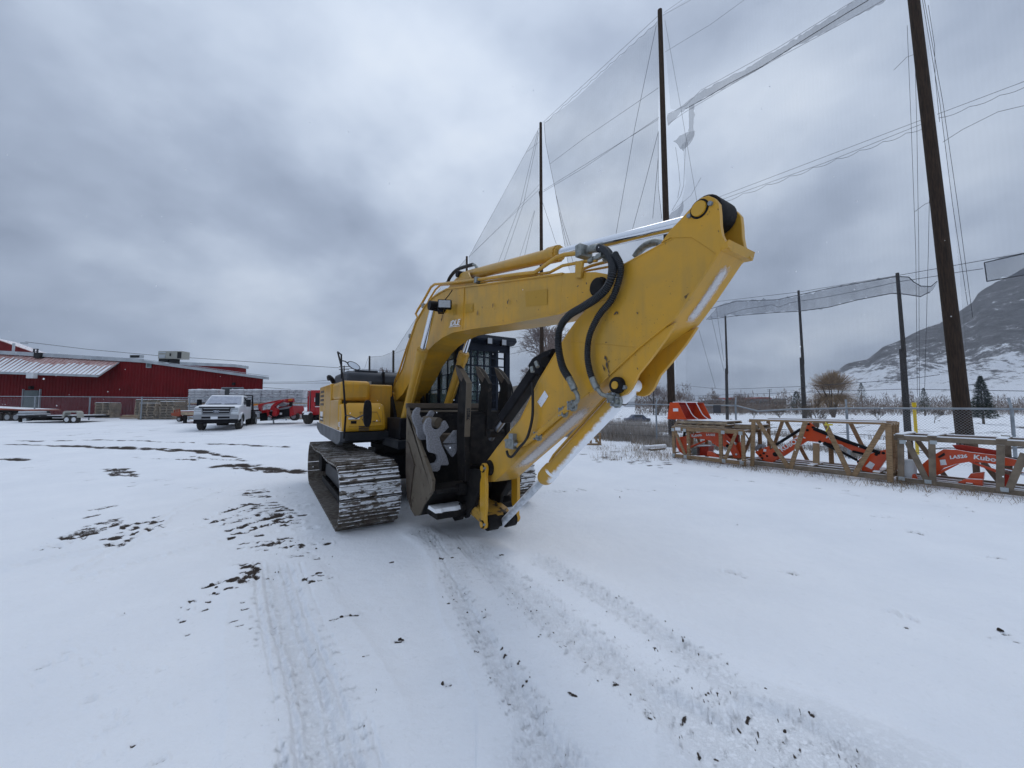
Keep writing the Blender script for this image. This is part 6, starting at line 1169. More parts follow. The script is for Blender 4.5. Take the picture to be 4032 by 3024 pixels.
xe = xr*(YB+18)/YB-1.2; MB().add([(xr, YB+.02, GB-.4), (xe, YB+18, GB-.4), (xe, YB+18, wallz(xr)-.05), (xr, YB+.02, wallz(xr)-.02)], [(0, 1, 2, 3)]).build('end_wall', 'barn_red', barn, world=True)
x5 = BP(565, 0)[0]; MB().add([(xs[0][0], YB+.1, wallz(xs[0][0])-.02), (x5, YB+.1, wallz(x5)-.02), (xr, YB+.1, wallz(xr)-.02), (xs[0][0]-14, YB+18, wallz(xs[0][0])-.02), (x5-12, YB+18, wallz(x5)-.02), (xe, YB+18, wallz(xr)-.02)], [(0, 1, 4, 3), (1, 2, 5, 4)]).build('roof_deck', 'trim_white', barn, world=True)
def strip(L_, y0, y1, dz0, dz1, nm, m_):
    P = [BP(u, v) for u, v in L_]
    for (a, b), (c, d) in zip(P[:-1], P[1:]):
        MB().add([(a, y, b+z) for y in (y0, y1) for z in (dz0, dz1)]+[(c, y, d+z) for y in (y0, y1) for z in (dz0, dz1)], [(0, 1, 3, 2), (4, 6, 7, 5), (0, 4, 5, 1), (2, 3, 7, 6), (1, 5, 7, 3), (0, 2, 6, 4)]).build(nm, m_, barn, world=True)
strip([(-900, 1320), (0, 1390), (565, 1423)], YB-.16, YB+.02, -.12, .22, 'fascia', 'trim_white'); strip([(565, 1423), (1052, 1489)], YB-.32, YB+.25, -.12, .12, 'fascia', 'trim_white'); strip([(565, 1419), (1050, 1483)], YB-.20, YB+.3, .06, .10, 'roof_sheet', 'trim_white')
# lean-to roof with raised seams
lx0, lx1 = BP(-900, 0)[0], BP(562, 0)[0]; 
def lt(x): return wallz(x)-.14
def lbz(x): f = (x-BP(0, 0)[0])/(BP(563, 0)[0]-BP(0, 0)[0]); return BP(0, 1457, 32.4)[1]*(1-f)+BP(563, 1478, 32.4)[1]*f
rfm = MB(); nx_ = 60
for i in range(nx_):
    xa, xb = lx0+(lx1-lx0)*i/nx_, lx0+(lx1-lx0)*(i+1)/nx_; rfm.add([(xa, YB, lt(xa)), (xb, YB, lt(xb)), (xb, 32.4, lbz(xb)), (xa, 32.4, lbz(xa)), (xa, YB, lt(xa)-.1), (xb, YB, lt(xb)-.1), (xb, 32.4, lbz(xb)-.1), (xa, 32.4, lbz(xa)-.1)], [(0, 1, 2, 3), (7, 6, 5, 4), (3, 2, 6, 7)])
rfm.build('lean_to_roof', 'roof_red', barn, world=True)
sm_ = MB(); x = lx0
while x < lx1: sm_.beam((x, YB-.02, lt(x)+.02), (x, 32.42, lbz(x)+.02), .045, .05); x += .42
sm_.build('roof_seams', 'roof_red', barn, world=True)['kind'] = 'stuff'
r_ = random.Random(3); x = lx0; sb = MB()
while x < lx1-.2:
    f = .62+.35*mnoise.noise(Vector((x*.25, 0, 0)))+.12*r_.random(); w_ = .36; y1 = 32.4+(YB-32.4)*min(f, .93); zz = lambda xx, y: lbz(xx)+(lt(xx)-lbz(xx))*(y-32.4)/(YB-32.4)+.035
    sb.add([(x+.03, 32.41, zz(x, 32.41)), (x+w_, 32.41, zz(x+w_, 32.41)), (x+w_*.85, y1-.1*r_.random(), zz(x+w_, y1)), (x+.05, y1, zz(x, y1))], [(0, 1, 2, 3)]); x += .42
so_ = sb.build('roof_snow', 'snow_patch', barn, world=True, fixn=False, smooth=0); so_['kind'] = 'stuff'
for (a, b) in ((lx0, lx1),): MB().add([(a, 32.36, lbz(a)-.16), (b, 32.36, lbz(b)-.16), (b, 32.36, lbz(b)+.03), (a, 32.36, lbz(a)+.03), (a, 32.26, lbz(a)-.16), (b, 32.26, lbz(b)-.16), (b, 32.26, lbz(b)+.03), (a, 32.26, lbz(a)+.03)], [(0, 1, 2, 3), (7, 6, 5, 4), (0, 4, 5, 1), (3, 2, 6, 7), (1, 5, 6, 2), (0, 3, 7, 4)]).build('gutter', 'trim_white', barn, world=True)
def bbox(u0, v0, u1, v1, Y0, Y1, nm, m_, par=barn, bevel=0):
    a, b = BP(u0, v1, Y0), BP(u1, v0, Y0); return MB().box(a[0], b[0], Y0, Y1, a[1], b[1]).build(nm, m_, par, world=True, bevel=bevel)
MB().add([(lx1, YB, lt(lx1)), (lx1+.02, YB, lt(lx1)-.1), (lx1+.02, 32.4, lbz(lx1)-.1), (lx1, 32.4, lbz(lx1))], [(0, 1, 2, 3)]).build('lean_to_end', 'trim_white', barn, world=True, fixn=False)
dr = bbox(88, 1537, 150, 1636, YB-.10, YB, 'door', 'metal_door'); bbox(82, 1532, 88, 1636, YB-.12, YB, 'door_frame', 'trim_white', dr); bbox(150, 1532, 154, 1636, YB-.12, YB, 'door_frame', 'trim_white', dr); bbox(138, 1592, 143, 1597, YB-.16, YB-.1, 'handle', 'galv', dr); bbox(110, 1520, 120, 1532, YB-.25, YB, 'door_lamp', 'dark_void')
for k in range(3): bbox(90, 1558+k*22, 148, 1559+k*22, YB-.108, YB-.1, 'door_rib', 'metal_door', dr)
bbox(101, 1468, 132, 1489, 31.9, 32.2, 'flood_light', 'white_plastic', bevel=.02)
vn = bbox(574, 1425, 594, 1448, YB-.10, YB, 'vent_frame', 'trim_white'); bbox(577, 1428, 591, 1445, YB-.12, YB-.09, 'vent_grille', 'metal_door', vn)
wn_ = bbox(870, 1525, 958, 1560, YB-.08, YB, 'window_frame', 'galv'); bbox(873, 1528, 912, 1560, YB-.10, YB-.07, 'pane', 'pane_dark', wn_); bbox(917, 1528, 955, 1560, YB-.10, YB-.07, 'pane', 'pane_dark', wn_)
bbox(913, 1506, 921, 1516, YB-.2, YB, 'wall_lamp', 'dark_void')
bbox(131, 1388, 158, 1409, YB-.35, YB+.4, 'roof_vent', 'dark_void'); rv = bbox(510, 1397, 551, 1409, YB+2, YB+2.4, 'roof_vent', 'trim_white'); bbox(512, 1399, 548, 1408, YB+1.96, YB+2, 'vent_grille', 'dark_void', rv)
ac_ = bbox(621, 1382, 717, 1412, YB+2, YB+2.9, 'roof_unit', 'unit_beige', bevel=.04); bbox(697, 1386, 713, 1411, YB+1.95, YB+2, 'unit_grille', 'dark_void', ac_); bbox(625, 1385, 652, 1390, YB+1.96, YB+2, 'unit_panel', 'trim_white', ac_); bbox(625, 1396, 650, 1409, YB+1.96, YB+2, 'unit_panel', 'trim_white', ac_); bbox(664, 1405, 691, 1432, YB+2.2, YB+2.7, 'unit_leg', 'dark_void', ac_); bbox(624, 1411, 660, 1426, YB+2.2, YB+2.7, 'unit_leg', 'dark_void', ac_); bbox(667, 1391, 671, 1402, YB+1.9, YB+1.96, 'unit_pipe', 'dark_void', ac_)
MB().tube([(BP(84, 0)[0], YB+1.5, 6.3), (BP(84, 0)[0], YB+1.5, BP(84, 1352, YB+1.5)[1])], .09, 10).build('flue_pipe', 'trim_white', barn, world=True); bbox(82-3, 1347, 90, 1353, YB+1.3, YB+1.7, 'flue_cap', 'trim_white')
rg = thing('red_gable', 'red gabled roof section rising behind the left end of the barn roof', 'building', (-50, 44, GB)); P = [BP(u, v, 44) for u, v in ((-700, 1260), (-250, 1290), (0, 1340), (132, 1387), (132, 1600), (-700, 1600))]
MB().prism(P, lambda a, b, k: (a, 44 if k == 0 else 45, b)).build('gable_wall', 'barn_red', rg, world=True); P = [BP(u, v, 43.8) for u, v in ((-250, 1289), (0, 1339), (134, 1387), (134, 1389), (0, 1342), (-250, 1293))]; MB().prism(P, lambda a, b, k: (a, 43.8 if k == 0 else 45.2, b)).build('roof_edge', 'roof_red', rg, world=True)
rb2 = thing('rear_shed', 'low red rear block with a white parapet just above the barn roof slope', 'building', (-33, 47, GB)); P = [BP(u, v, 47) for u, v in ((700, 1428), (925, 1437), (925, 1600), (700, 1600))]
MB().prism(P, lambda a, b, k: (a, 47 if k == 0 else 49, b)).build('wall', 'barn_red', rb2, world=True); P = [BP(u, v, 46.8) for u, v in ((690, 1424), (926, 1434), (926, 1445), (690, 1436))]; MB().prism(P, lambda a, b, k: (a, 46.8 if k == 0 else 49.2, b)).build('parapet', 'trim_white', rb2, world=True)
fr0 = thing('roof_frame', 'small dark metal frame standing on the barn roof ridge', 'frame', (BP(247, 0)[0], YB+6, 6.3)); Y_ = YB+6
for u in (240, 253): MB().box(BP(u-2, 0, Y_)[0], BP(u+2, 0, Y_)[0], Y_, Y_+.1, 6.2, BP(0, 1374, Y_)[1]).build('frame_leg', 'rope', fr0, world=True)
for v in (1373, 1383): MB().box(BP(238, 0, Y_)[0], BP(255, 0, Y_)[0], Y_-.02, Y_+.12, BP(0, v+2, Y_)[1], BP(0, v, Y_)[1]).build('frame_rail', 'rope', fr0, world=True)
# ================================================================ PALLET STACKS
pm = MB()
for x in (-.57, 0, .57): pm.box(x-.03, x+.03, -.5, .5, .02, .105)
for k in range(6): y = -.44+k*.176; pm.box(-.6, .6, y-.055, y+.055, .105, .128)
for y in (-.44, 0, .44): pm.box(-.6, .6, y-.05, y+.05, 0, .02)
pmesh = pm.mesh('wooden_pallet', 'pallet_wood', 0)
ordn = ['lowest', 'second from bottom', 'third from bottom', 'fourth from bottom', 'fifth from bottom', 'sixth from bottom', 'seventh from bottom', 'eighth from bottom', 'ninth from bottom', 'tenth from bottom', 'eleventh from bottom', 'twelfth from bottom', 'topmost']
def stack(u, Y, n, where, rz, seed):
    r_ = random.Random(seed); x = (u-2016)/FPX*Y; g = terrain(x, Y)
    for k in range(n):
        o = bpy.data.objects.new('wooden_pallet', pmesh); C.objects.link(o); o.location = (x+r_.gauss(0, .03), Y+r_.gauss(0, .03), g+k*.1295+.002); o.rotation_euler = (0, 0, rz+r_.gauss(0, .04)); WM[o] = Matrix()
        tag(o, '%s pallet %s' % ('topmost' if k == n-1 else ordn[k], where), 'pallet', 'stacked wooden pallets by the barn')
    o = MB().box(-.58, .58, -.48, .48, 0, .03).build('snow_cap', 'snow_patch'); o.location = (x, Y, g+n*.1295); o['label'] = 'snow lying on top of the pallets %s' % where; o['category'] = 'snow'
stack(429, 32.2, 10, 'of the lone stack right of the barn door', .05, 1); stack(585, 32.0, 12, 'of the left rear stack by the fence', 0, 2); stack(642, 32.2, 12, 'of the middle rear stack', .1, 3); stack(705, 32.0, 12, 'of the right rear stack', -.05, 4); stack(603, 30.2, 10, 'of the left front stack with snow on it', .08, 5); stack(683, 30.4, 11, 'of the right front stack', -.1, 6)
bp_ = thing('board_pile', 'low pile of loose pale boards between the pallet stacks', 'boards', (-30.6, 30.6, terrain(-30, 30.6))); r_ = random.Random(8)
for k in range(12): z = terrain(-30, 30.6)+.06+.075*(k//3); x0 = -31.9+r_.uniform(-.3, .2); MB().beam((x0, 30.4+.12*(k % 3), z), (x0+r_.uniform(1.4, 2.3), 30.4+.12*(k % 3)+r_.uniform(-.1, .1), z+.02), .11, .06).build('plank', 'wood_pale' if k % 2 else 'wood', bp_, world=True)
# ================================================================ WRAPPED BAG STACKS
bgm = MB().box(-.29, .29, -.2, .2, 0, .2); bgo = bgm.mesh('bag', 'wrap_white', 0); 
import bmesh
bm = bmesh.new(); bm.from_mesh(bgo); bmesh.ops.bevel(bm, geom=bm.edges[:], offset=.045, segments=2, affect='EDGES'); bm.to_mesh(bgo); bm.free(); bgo.polygons.foreach_set('use_smooth', [True]*len(bgo.polygons))
def bags(u, Y, wb_, tiers, label, seed, rz=0):
    r_ = random.Random(seed); x = (u-2016)/FPX*Y; g = terrain(x, Y); t = thing('wrapped_stack', label, 'bag stack', (x, Y, g), rz, 'plastic wrapped stacks of bags')
    for ti in range(tiers):
        z0 = ti*1.22
        MB().box(-.60, .60, -.5, .5, z0, z0+.10).build('pallet_base', 'pallet_wood', t)
        for row in range(5):
            for k in range(2):
                for dy in (-.28, .22):
                    if dy > 0 and k == 1 and row < 4: continue
                    o = bpy.data.objects.new('bag', bgo); C.objects.link(o); o.parent = t; o.location = (-.295+.59*k+r_.gauss(0, .012), dy+r_.gauss(0, .012), z0+.10+row*.212); o.rotation_euler = (0, 0, r_.gauss(0, .02)); WM[o] = WM[t]
    MB().box(-.57, .57, -.42, .42, .1+(tiers-1)*1.22, tiers*1.22-.06).build('wrapped_core', 'wrap_white', t)
    MB().prism([(-.58, 0), (-.3, .03), (0, .02), (.25, .05), (.58, .01), (.56, -.04), (-.56, -.04)], lambda a, b, k: (a, -.46 if k == 0 else .46, b+tiers*1.22-.035)).build('snow_cap', 'snow_patch', t, bevel=.01)
ss = [(787, 30.6, 'wrapped white bag stack alone in front of the barn, left of the truck cab'), (842, 31.0, 'wrapped white bag stack whose top shows just left of the truck windscreen'), (946, 31.2, 'wrapped white bag stack directly under the grey barn window'), (1008, 31.0, 'wrapped white bag stack just right of the black truck rack'), (1064, 31.2, 'wrapped white bag stack behind the left end of the red mower'), (1117, 31.1, 'wrapped white bag stack behind the high end of the red mower'), (1176, 30.8, 'wrapped white bag stack beside the tall red machine')]
for i, (u, Y, lab) in enumerate(ss): bags(u, Y, 1.15, 2, lab, i, .03*math.sin(i*3))
# ================================================================ TRUCK
tp0 = Vector((-16.66, 21.25)); ph = math.radians(25); tr = thing('flatbed_truck', 'white flatbed pickup truck parked nose on, windscreen iced over, black rack behind the cab', 'truck', (tp0.x, tp0.y, terrain(*tp0)), math.atan2(-math.cos(ph), math.sin(ph)))
def tb(nm, m_, mb, par=tr, bevel=0): return mb.build(nm, m_, par, bevel=bevel)
HWd = 1.0
body = [(.86, .62), (.92, .95), (.84, 1.28), (.30, 1.37), (-.38, 1.42), (-2.32, 1.42), (-2.35, .55), (-.50, .50), (-.52, .75), (-.35, .88), (0, .93), (.35, .88), (.52, .75), (.54, .50)]
by = tb('body', 'truck_white', MB().prism(body, lambda a, b, k: (a, -HWd if k == 0 else HWd, b)), bevel=.05)
cabp = [(-.38, 1.40), (-1.05, 1.93), (-1.25, 1.99), (-2.15, 1.98), (-2.32, 1.85), (-2.35, 1.40)]
cabo2 = tb('cab', 'truck_white', MB().prism(cabp, lambda a, b, k: (a, (-.93 if b < 1.6 else -.80) if k == 0 else (.93 if b < 1.6 else .80), b)), bevel=.05)
tb('windscreen', 'truck_glass', MB().add([(-.385, -.84, 1.44), (-.385, .84, 1.44), (-1.02, .73, 1.925), (-1.02, -.73, 1.925), (-.40, -.84, 1.43), (-.40, .84, 1.43), (-1.04, .73, 1.915), (-1.04, -.73, 1.915)], [(0, 1, 2, 3), (7, 6, 5, 4), (0, 4, 5, 1), (1, 5, 6, 2), (2, 6, 7, 3), (3, 7, 4, 0)]), cabo2)
for y in (-.45, .3): tb('wiper', 'black_paint', MB().tube([(-.36, y-.25, 1.46), (-.385, y+.35, 1.475)], .014, 5), cabo2)
for s_ in (-1, 1):
    tb('side_window', 'dark_glass', MB().add([(-.72, s_*.935, 1.44), (-2.2, s_*.935, 1.44), (-2.12, s_*.815, 1.88), (-1.15, s_*.815, 1.88)], [(0, 1, 2, 3)]), cabo2)
    tb('door_window_trim', 'black_paint', MB().tube([(-.70, s_*.945, 1.43), (-2.22, s_*.945, 1.43)], .02, 5), cabo2)
    tb('wheel_arch', 'black_paint', MB().tube([(.47*math.cos(a*math.pi/10), s_*1.0, .42+.47*math.sin(a*math.pi/10)) for a in range(11)], .03, 6))
    mr = tb('mirror', 'black_paint', MB().box(-.62, -.50, s_*1.17-.11, s_*1.17+.11, 1.30, 1.72), bevel=.03); tb('mirror_arm', 'black_paint', MB().box(-.60, -.54, min(s_*.93, s_*1.1), max(s_*.93, s_*1.1), 1.50, 1.55), mr)
    hl = tb('headlight', 'lamp_glass', MB().box(.80, .90, s_*.80-.17, s_*.80+.17, .98, 1.22), bevel=.02); tb('headlight_bezel', 'black_paint', MB().box(.79, .895, s_*.80-.19, s_*.80+.19, .95, .985), hl); tb('lamp_strip', 'chrome', MB().box(.895, .91, s_*.80-.15, s_*.80+.15, 1.08, 1.10), hl)
    tb('fender_flare', 'truck_white', MB().prism([(-.56, .62), (-.42, .88), (0, 1.0), (.42, .88), (.56, .62), (.50, .60), (.36, .82), (0, .92), (-.36, .82), (-.50, .60)], lambda a, b, k: (a, s_*.96 if k == 0 else s_*1.05, b)))
gr = tb('grille', 'black_paint', MB().box(.86, .925, -.62, .62, .84, 1.24), bevel=.02)
for z in (1.20, 1.04, .90): tb('grille_bar', 'rim_grey', MB().box(.92, .955, -.58, .58, z-.03, z+.03), gr, .01)
for s_ in (-1, 1): tb('grille_surround', 'rim_grey', MB().beam((.93, s_*.60, .84), (.93, s_*.66, 1.22), .05, .05, (0, 1, 0)), gr)
tb('hood_deflector', 'black_paint', MB().box(.78, .90, -.80, .80, 1.25, 1.31), bevel=.02)
bdg = tb('badge', 'car_blue', MB().prism([(.15*math.cos(a*math.pi/8), .058*math.sin(a*math.pi/8)) for a in range(16)], lambda a, b, k: (.955 if k == 0 else .975, a, b+1.04)), gr); tb('badge_rim', 'chrome', MB().tube([(.975, .15*math.cos(a*math.pi/8), 1.04+.058*math.sin(a*math.pi/8)) for a in range(17)], .010, 5), bdg)
text_mesh('Ford', .085, 'lettering', 'letter_white', bdg, (.978, 0, 1.04), (0, 1, 0), (0, 0, 1), .002, .001, .3)
bm_ = tb('bumper', 'rim_grey', MB().box(.82, 1.02, -1.0, 1.0, .60, .86), bevel=.04); tb('bumper_slot', 'black_paint', MB().box(1.015, 1.03, -.62, .62, .66, .76), bm_); tb('licence_plate', 'white_sticker', MB().box(1.03, 1.04, -.22, .09, .62, .76), bm_); tb('air_dam', 'black_paint', MB().box(.70, .98, -.98, .98, .38, .60), bm_, .04)
for s_ in (-1, 1): tb('tow_hook', 'black_metal', MB().box(.98, 1.04, s_*.62-.03, s_*.62+.03, .52, .60), bm_)
def wheel(par, x, y, r, w_, m_='rim_grey'):
    o = MB().lathe((x, y-w_/2, r), (0, 1, 0), [(0, r*.62), (0, r*.93), (w_*.12, r), (w_*.88, r), (w_, r*.93), (w_, r*.62)], 26).build('tyre', 'tyre', par); MB().lathe((x, y-w_*.52, r), (0, 1, 0), [(0, r*.15), (.01, r*.58), (.03, r*.60), (w_*.98, r*.60), (w_*1.04, r*.5), (w_*1.04, r*.15)], 18).build('rim', m_, o); return o
for s_ in (-1, 1): wheel(tr, 0, s_*.86, .42, .27); wheel(tr, -3.8, s_*.90, .42, .27); wheel(tr, -3.8, s_*.64, .42, .25)
bed = tb('flatbed', 'black_paint', MB().box(-5.1, -2.42, -1.08, 1.08, .98, 1.10), bevel=.01); tb('bed_snow', 'snow_patch', MB().box(-5.08, -2.5, -1.05, 1.05, 1.10, 1.125), bed); tb('chassis', 'black_metal', MB().box(-5.0, .6, -.42, .42, .45, .70)); tb('tool_box', 'black_paint', MB().box(-3.2, -2.45, .75, 1.08, .55, .97), bevel=.01); tb('tool_box', 'black_paint', MB().box(-3.2, -2.45, -1.08, -.75, .55, .97), bevel=.01)
rk = MB().box(-2.50, -2.43, -1.05, 1.05, 1.98, 2.04)
for y in (-1.02, 1.02, -.4, .4): rk.box(-2.50, -2.44, y-.03, y+.03, 1.1, 2.0)
for z in (1.35, 1.55, 1.75, 1.9): rk.box(-2.49, -2.46, -1.0, 1.0, z-.015, z+.015)
rk.prism([(-2.45, 1.1), (-2.45, 2.0), (-2.9, 1.1)], lambda a, b, k: (a, 1.02 if k == 0 else 1.05, b)); tb('headache_rack', 'black_paint', rk)
# ================================================================ TRAILERS, MOWER, RED MACHINE
def boxpx(par, u0, v0, u1, v1, Y, d, nm, m_, bevel=0):
    a, b = onY(u0, v1, Y), onY(u1, v0, Y); return MB().box(a.x, b.x, Y, Y+d, a.z, b.z).build(nm, m_, par, world=True, bevel=bevel)
def polypx(par, L_, Y, d, nm, m_, bevel=0):
    P = [onY(u, v, Y) for u, v in L_]; return MB().prism([(p.x, p.z) for p in P], lambda a, b, k: (a, Y if k == 0 else Y+d, b)).build(nm, m_, par, world=True, bevel=bevel)
def wheelpx(par, u, v, rpx, Y, w_, m_='rim_grey'):
    c = onY(u, v, Y); r = rpx*Y/FPX; o = MB().lathe((c.x, Y, c.z), (0, 1, 0), [(0, r*.6), (0, r*.93), (w_*.1, r), (w_*.9, r), (w_, r*.93), (w_, r*.6)], 22).build('tyre', 'tyre', par, world=True); MB().lathe((c.x, Y-.01, c.z), (0, 1, 0), [(0, r*.1), (0, r*.55), (.03, r*.58), (w_*.9, r*.58)], 16).build('rim', m_, o, world=True)
Yt = 26.0; g = terrain(-36, Yt); bt_ = thing('black_trailer', 'black tandem axle flat trailer standing in front of the grey barn door', 'trailer', ((150-2016)/FPX*Yt, Yt, g))
boxpx(bt_, 90, 1637, 310, 1644, Yt, 2.0, 'deck', 'black_paint'); boxpx(bt_, 185, 1634.5, 300, 1637, Yt+.05, 1.9, 'deck_snow', 'snow_patch'); polypx(bt_, [(78, 1636), (180, 1638), (190, 1652), (160, 1655), (80, 1645)], Yt+.8, .3, 'tongue', 'black_metal'); boxpx(bt_, 100, 1648, 235, 1656, Yt+.6, .8, 'axle_frame', 'black_metal')
for u in (262, 290):
    for dy in (0, 1.75): wheelpx(bt_, u, 1652, 15.5, Yt+dy-.1, .22, 'white_plastic')
polypx(bt_, [(243, 1645), (248, 1622), (255, 1618), (300, 1618), (306, 1624), (308, 1645), (303, 1645), (300, 1624), (256, 1624), (250, 1645)], Yt-.15, .35, 'fender', 'unit_beige'); polypx(bt_, [(243, 1645), (248, 1622), (255, 1618), (300, 1618), (306, 1624), (308, 1645), (303, 1645), (300, 1624), (256, 1624), (250, 1645)], Yt+1.6, .35, 'fender', 'unit_beige')
boxpx(bt_, 71, 1636, 79, 1674, Yt+.9, .15, 'jack', 'black_metal'); boxpx(bt_, 64, 1628, 82, 1636, Yt+.8, .4, 'jack_head', 'black_metal'); boxpx(bt_, 69, 1669, 82, 1677, Yt+.8, .35, 'jack_foot', 'unit_beige'); boxpx(bt_, 70, 1619, 130, 1627, Yt+.2, .8, 'tool_box_lid', 'trim_white', .04); boxpx(bt_, 63, 1629, 140, 1636, Yt+.15, .9, 'tool_box', 'trim_white', .04); boxpx(bt_, 88, 1649, 104, 1658, Yt+.3, .3, 'ramp_end', 'galv_tag')
Yg = 28.0; gt_ = thing('flat_trailer', 'dark flatbed trailer cut off by the left edge of the picture', 'trailer', ((20-2016)/FPX*Yg, Yg, terrain(-38, Yg)))
polypx(gt_, [(-260, 1594), (95, 1612), (100, 1617), (-260, 1606)], Yg, 2.2, 'deck', 'trailer_orange'); polypx(gt_, [(-260, 1606), (100, 1617), (100, 1628), (-260, 1622)], Yg+.3, 1.5, 'chassis', 'black_metal')
for u in (-10, 28, 2*28+6): wheelpx(gt_, u, 1643, 18, Yg+.1, .25)
Yo = 26.0; ot_ = thing('orange_trailer', 'rusty orange low trailer parked left of the truck nose', 'trailer', ((730-2016)/FPX*Yo, Yo, terrain(-22, Yo)))
polypx(ot_, [(672, 1627), (715, 1619), (800, 1618), (800, 1632), (712, 1632), (700, 1640), (674, 1636)], Yo, 2.1, 'deck', 'trailer_orange', .02); boxpx(ot_, 712, 1622, 770, 1634, Yo-.12, .12, 'ramp', 'pallet_wood'); boxpx(ot_, 697, 1634, 712, 1650, Yo+.3, .3, 'tyre', 'tyre'); boxpx(ot_, 720, 1634, 732, 1672, Yo-.05, .12, 'jack', 'black_metal'); boxpx(ot_, 712, 1616, 800, 1619, Yo+.05, 2.0, 'deck_snow', 'snow_patch')
for dy in (.1, 1.7): wheelpx(ot_, 704, 1651, 10, Yo+dy, .2)
for k in range(3): boxpx(ot_, 684+k*9, 1614-k*2, 686+k*9, 1626, Yo+.2, .1, 'stake', 'trailer_orange')
Ym = 25.0; mw = thing('disc_mower', 'red pull-type mower with a black curtain resting tilted behind the truck bed', 'mower', ((1080-2016)/FPX*Ym, Ym, terrain(-16, Ym)))
polypx(mw, [(1022, 1627), (1140, 1606), (1141, 1638), (1024, 1658)], Ym, 1.3, 'header_curtain', 'black_paint'); polypx(mw, [(1022, 1622), (1140, 1600), (1152, 1599), (1141, 1607), (1022, 1628)], Ym-.05, 1.4, 'header_top', 'frosted'); polypx(mw, [(1140, 1604), (1152, 1598), (1158, 1632), (1141, 1640)], Ym-.05, 1.3, 'header_end', 'red_paint'); polypx(mw, [(1030, 1616), (1062, 1612), (1062, 1622), (1030, 1627)], Ym-.1, .5, 'header_lip', 'red_paint')
polypx(mw, [(1018, 1591), (1100, 1574), (1152, 1568), (1154, 1584), (1130, 1586), (1100, 1582), (1040, 1592), (1027, 1604), (1026, 1622), (1018, 1616), (1015, 1598)], Ym+.5, .22, 'main_frame', 'red_paint', .02); polypx(mw, [(1067, 1600), (1076, 1590), (1092, 1580), (1116, 1574), (1116, 1580), (1094, 1588), (1078, 1602), (1090, 1614), (1088, 1632), (1078, 1640), (1070, 1634), (1074, 1618), (1062, 1612)], Ym-.5, .3, 'drawbar', 'red_paint', .02)
polypx(mw, [(1046, 1612), (1050, 1612), (1056, 1635), (1066, 1640), (1064, 1644), (1054, 1640)], Ym-.6, .15, 'hitch_arm', 'red_paint'); boxpx(mw, 1054, 1638, 1064, 1656, Ym-.6, .12, 'hitch', 'galv_tag'); polypx(mw, [(1073, 1650), (1076, 1650), (1078, 1666), (1074, 1666)], Ym-.4, .08, 'jack', 'galv'); polypx(mw, [(1095, 1604), (1130, 1590), (1134, 1600), (1100, 1612)], Ym+.1, .6, 'gearbox_cover', 'red_paint'); boxpx(mw, 1138, 1583, 1146, 1602, Ym+.3, .2, 'lift_post', 'black_metal')
for L_ in ([(998, 1591), (1014, 1590), (1014, 1596), (998, 1598)], [(1135, 1573), (1150, 1570), (1150, 1577), (1135, 1579)]): polypx(mw, L_, Ym+.3, .06, 'amber_reflector', 'amber')
polypx(mw, [(1096, 1590), (1112, 1584), (1130, 1590), (1122, 1600), (1100, 1600)], Ym-.1, .3, 'hose_loop', 'frosted')
wheelpx(mw, 1156, 1640, 16, Ym+.2, .3); MB().box(onY(1105, 1628, Ym).x-.06, onY(1105, 1628, Ym).x+.10, Ym-.012, Ym-.002, onY(0, 1633, Ym).z, onY(0, 1625, Ym).z).build('maker_logo', 'letter_white', mw, world=True)
Yr = 24.0; rm_ = thing('red_machine', 'tall red farm machine body with black vents, partly hidden by the excavator', 'farm machine', ((1235-2016)/FPX*Yr, Yr, terrain(-13, Yr)))
boxpx(rm_, 1209, 1539, 1221, 1626, Yr+.3, 2.2, 'side_panel', 'red_paint'); boxpx(rm_, 1221, 1536, 1330, 1634, Yr, 2.6, 'housing', 'red_paint', .03); boxpx(rm_, 1241, 1547, 1275, 1597, Yr-.03, .05, 'vent_panel', 'dark_void')
for k in range(7): boxpx(rm_, 1241, 1550+k*6.5, 1275, 1551+k*6.5, Yr-.06, .05, 'vent_slat', 'black_metal')
boxpx(rm_, 1238, 1566, 1240, 1582, Yr-.05, .04, 'door_handle', 'letter_white'); boxpx(rm_, 1240, 1600, 1275, 1602.5, Yr-.04, .04, 'stripe', 'letter_white'); boxpx(rm_, 1218, 1538, 1220, 1632, Yr-.02, .05, 'edge_trim', 'frosted'); boxpx(rm_, 1204, 1541, 1208, 1560, Yr, .2, 'side_lamp', 'white_plastic'); boxpx(rm_, 1213, 1630, 1330, 1655, Yr+.4, 1.8, 'chassis', 'black_metal'); polypx(rm_, [(1230, 1652), (1262, 1625), (1266, 1628), (1236, 1655)], Yr-.1, .15, 'strut', 'black_metal')
boxpx(rm_, 1222, 1603, 1240, 1634, Yr-.03, .03, 'lower_panel', 'red_paint')
for u0, u1, v0, v1, Y_ in ((1192, 1213, 1624, 1671, Yr-.6), (1186, 1202, 1619, 1657, Yr+1.6)):
    a, b = onY(u0, v1, Y_), onY(u1, v0, Y_); r = (b.z-a.z)/2; o = MB().lathe((a.x, Y_+.35, a.z+r), (1, 0, 0), [(0, r*.6), (0, r*.92), (.03, r), (b.x-a.x-.03, r), (b.x-a.x, r*.92), (b.x-a.x, r*.6)], 24).build('tyre', 'tyre', rm_, world=True); MB().prism([(math.cos(k*math.pi/10)*r, math.sin(k*math.pi/10)*r) for k in range(2, 9)]+[(math.cos(k*math.pi/10)*(r+.05), math.sin(k*math.pi/10)*(r+.045)) for k in range(8, 1, -1)], lambda p, q, k: (a.x+.02 if k == 0 else b.x-.02, Y_+.35+p, a.z+r+q)).build('tyre_snow', 'snow_patch', o, world=True)
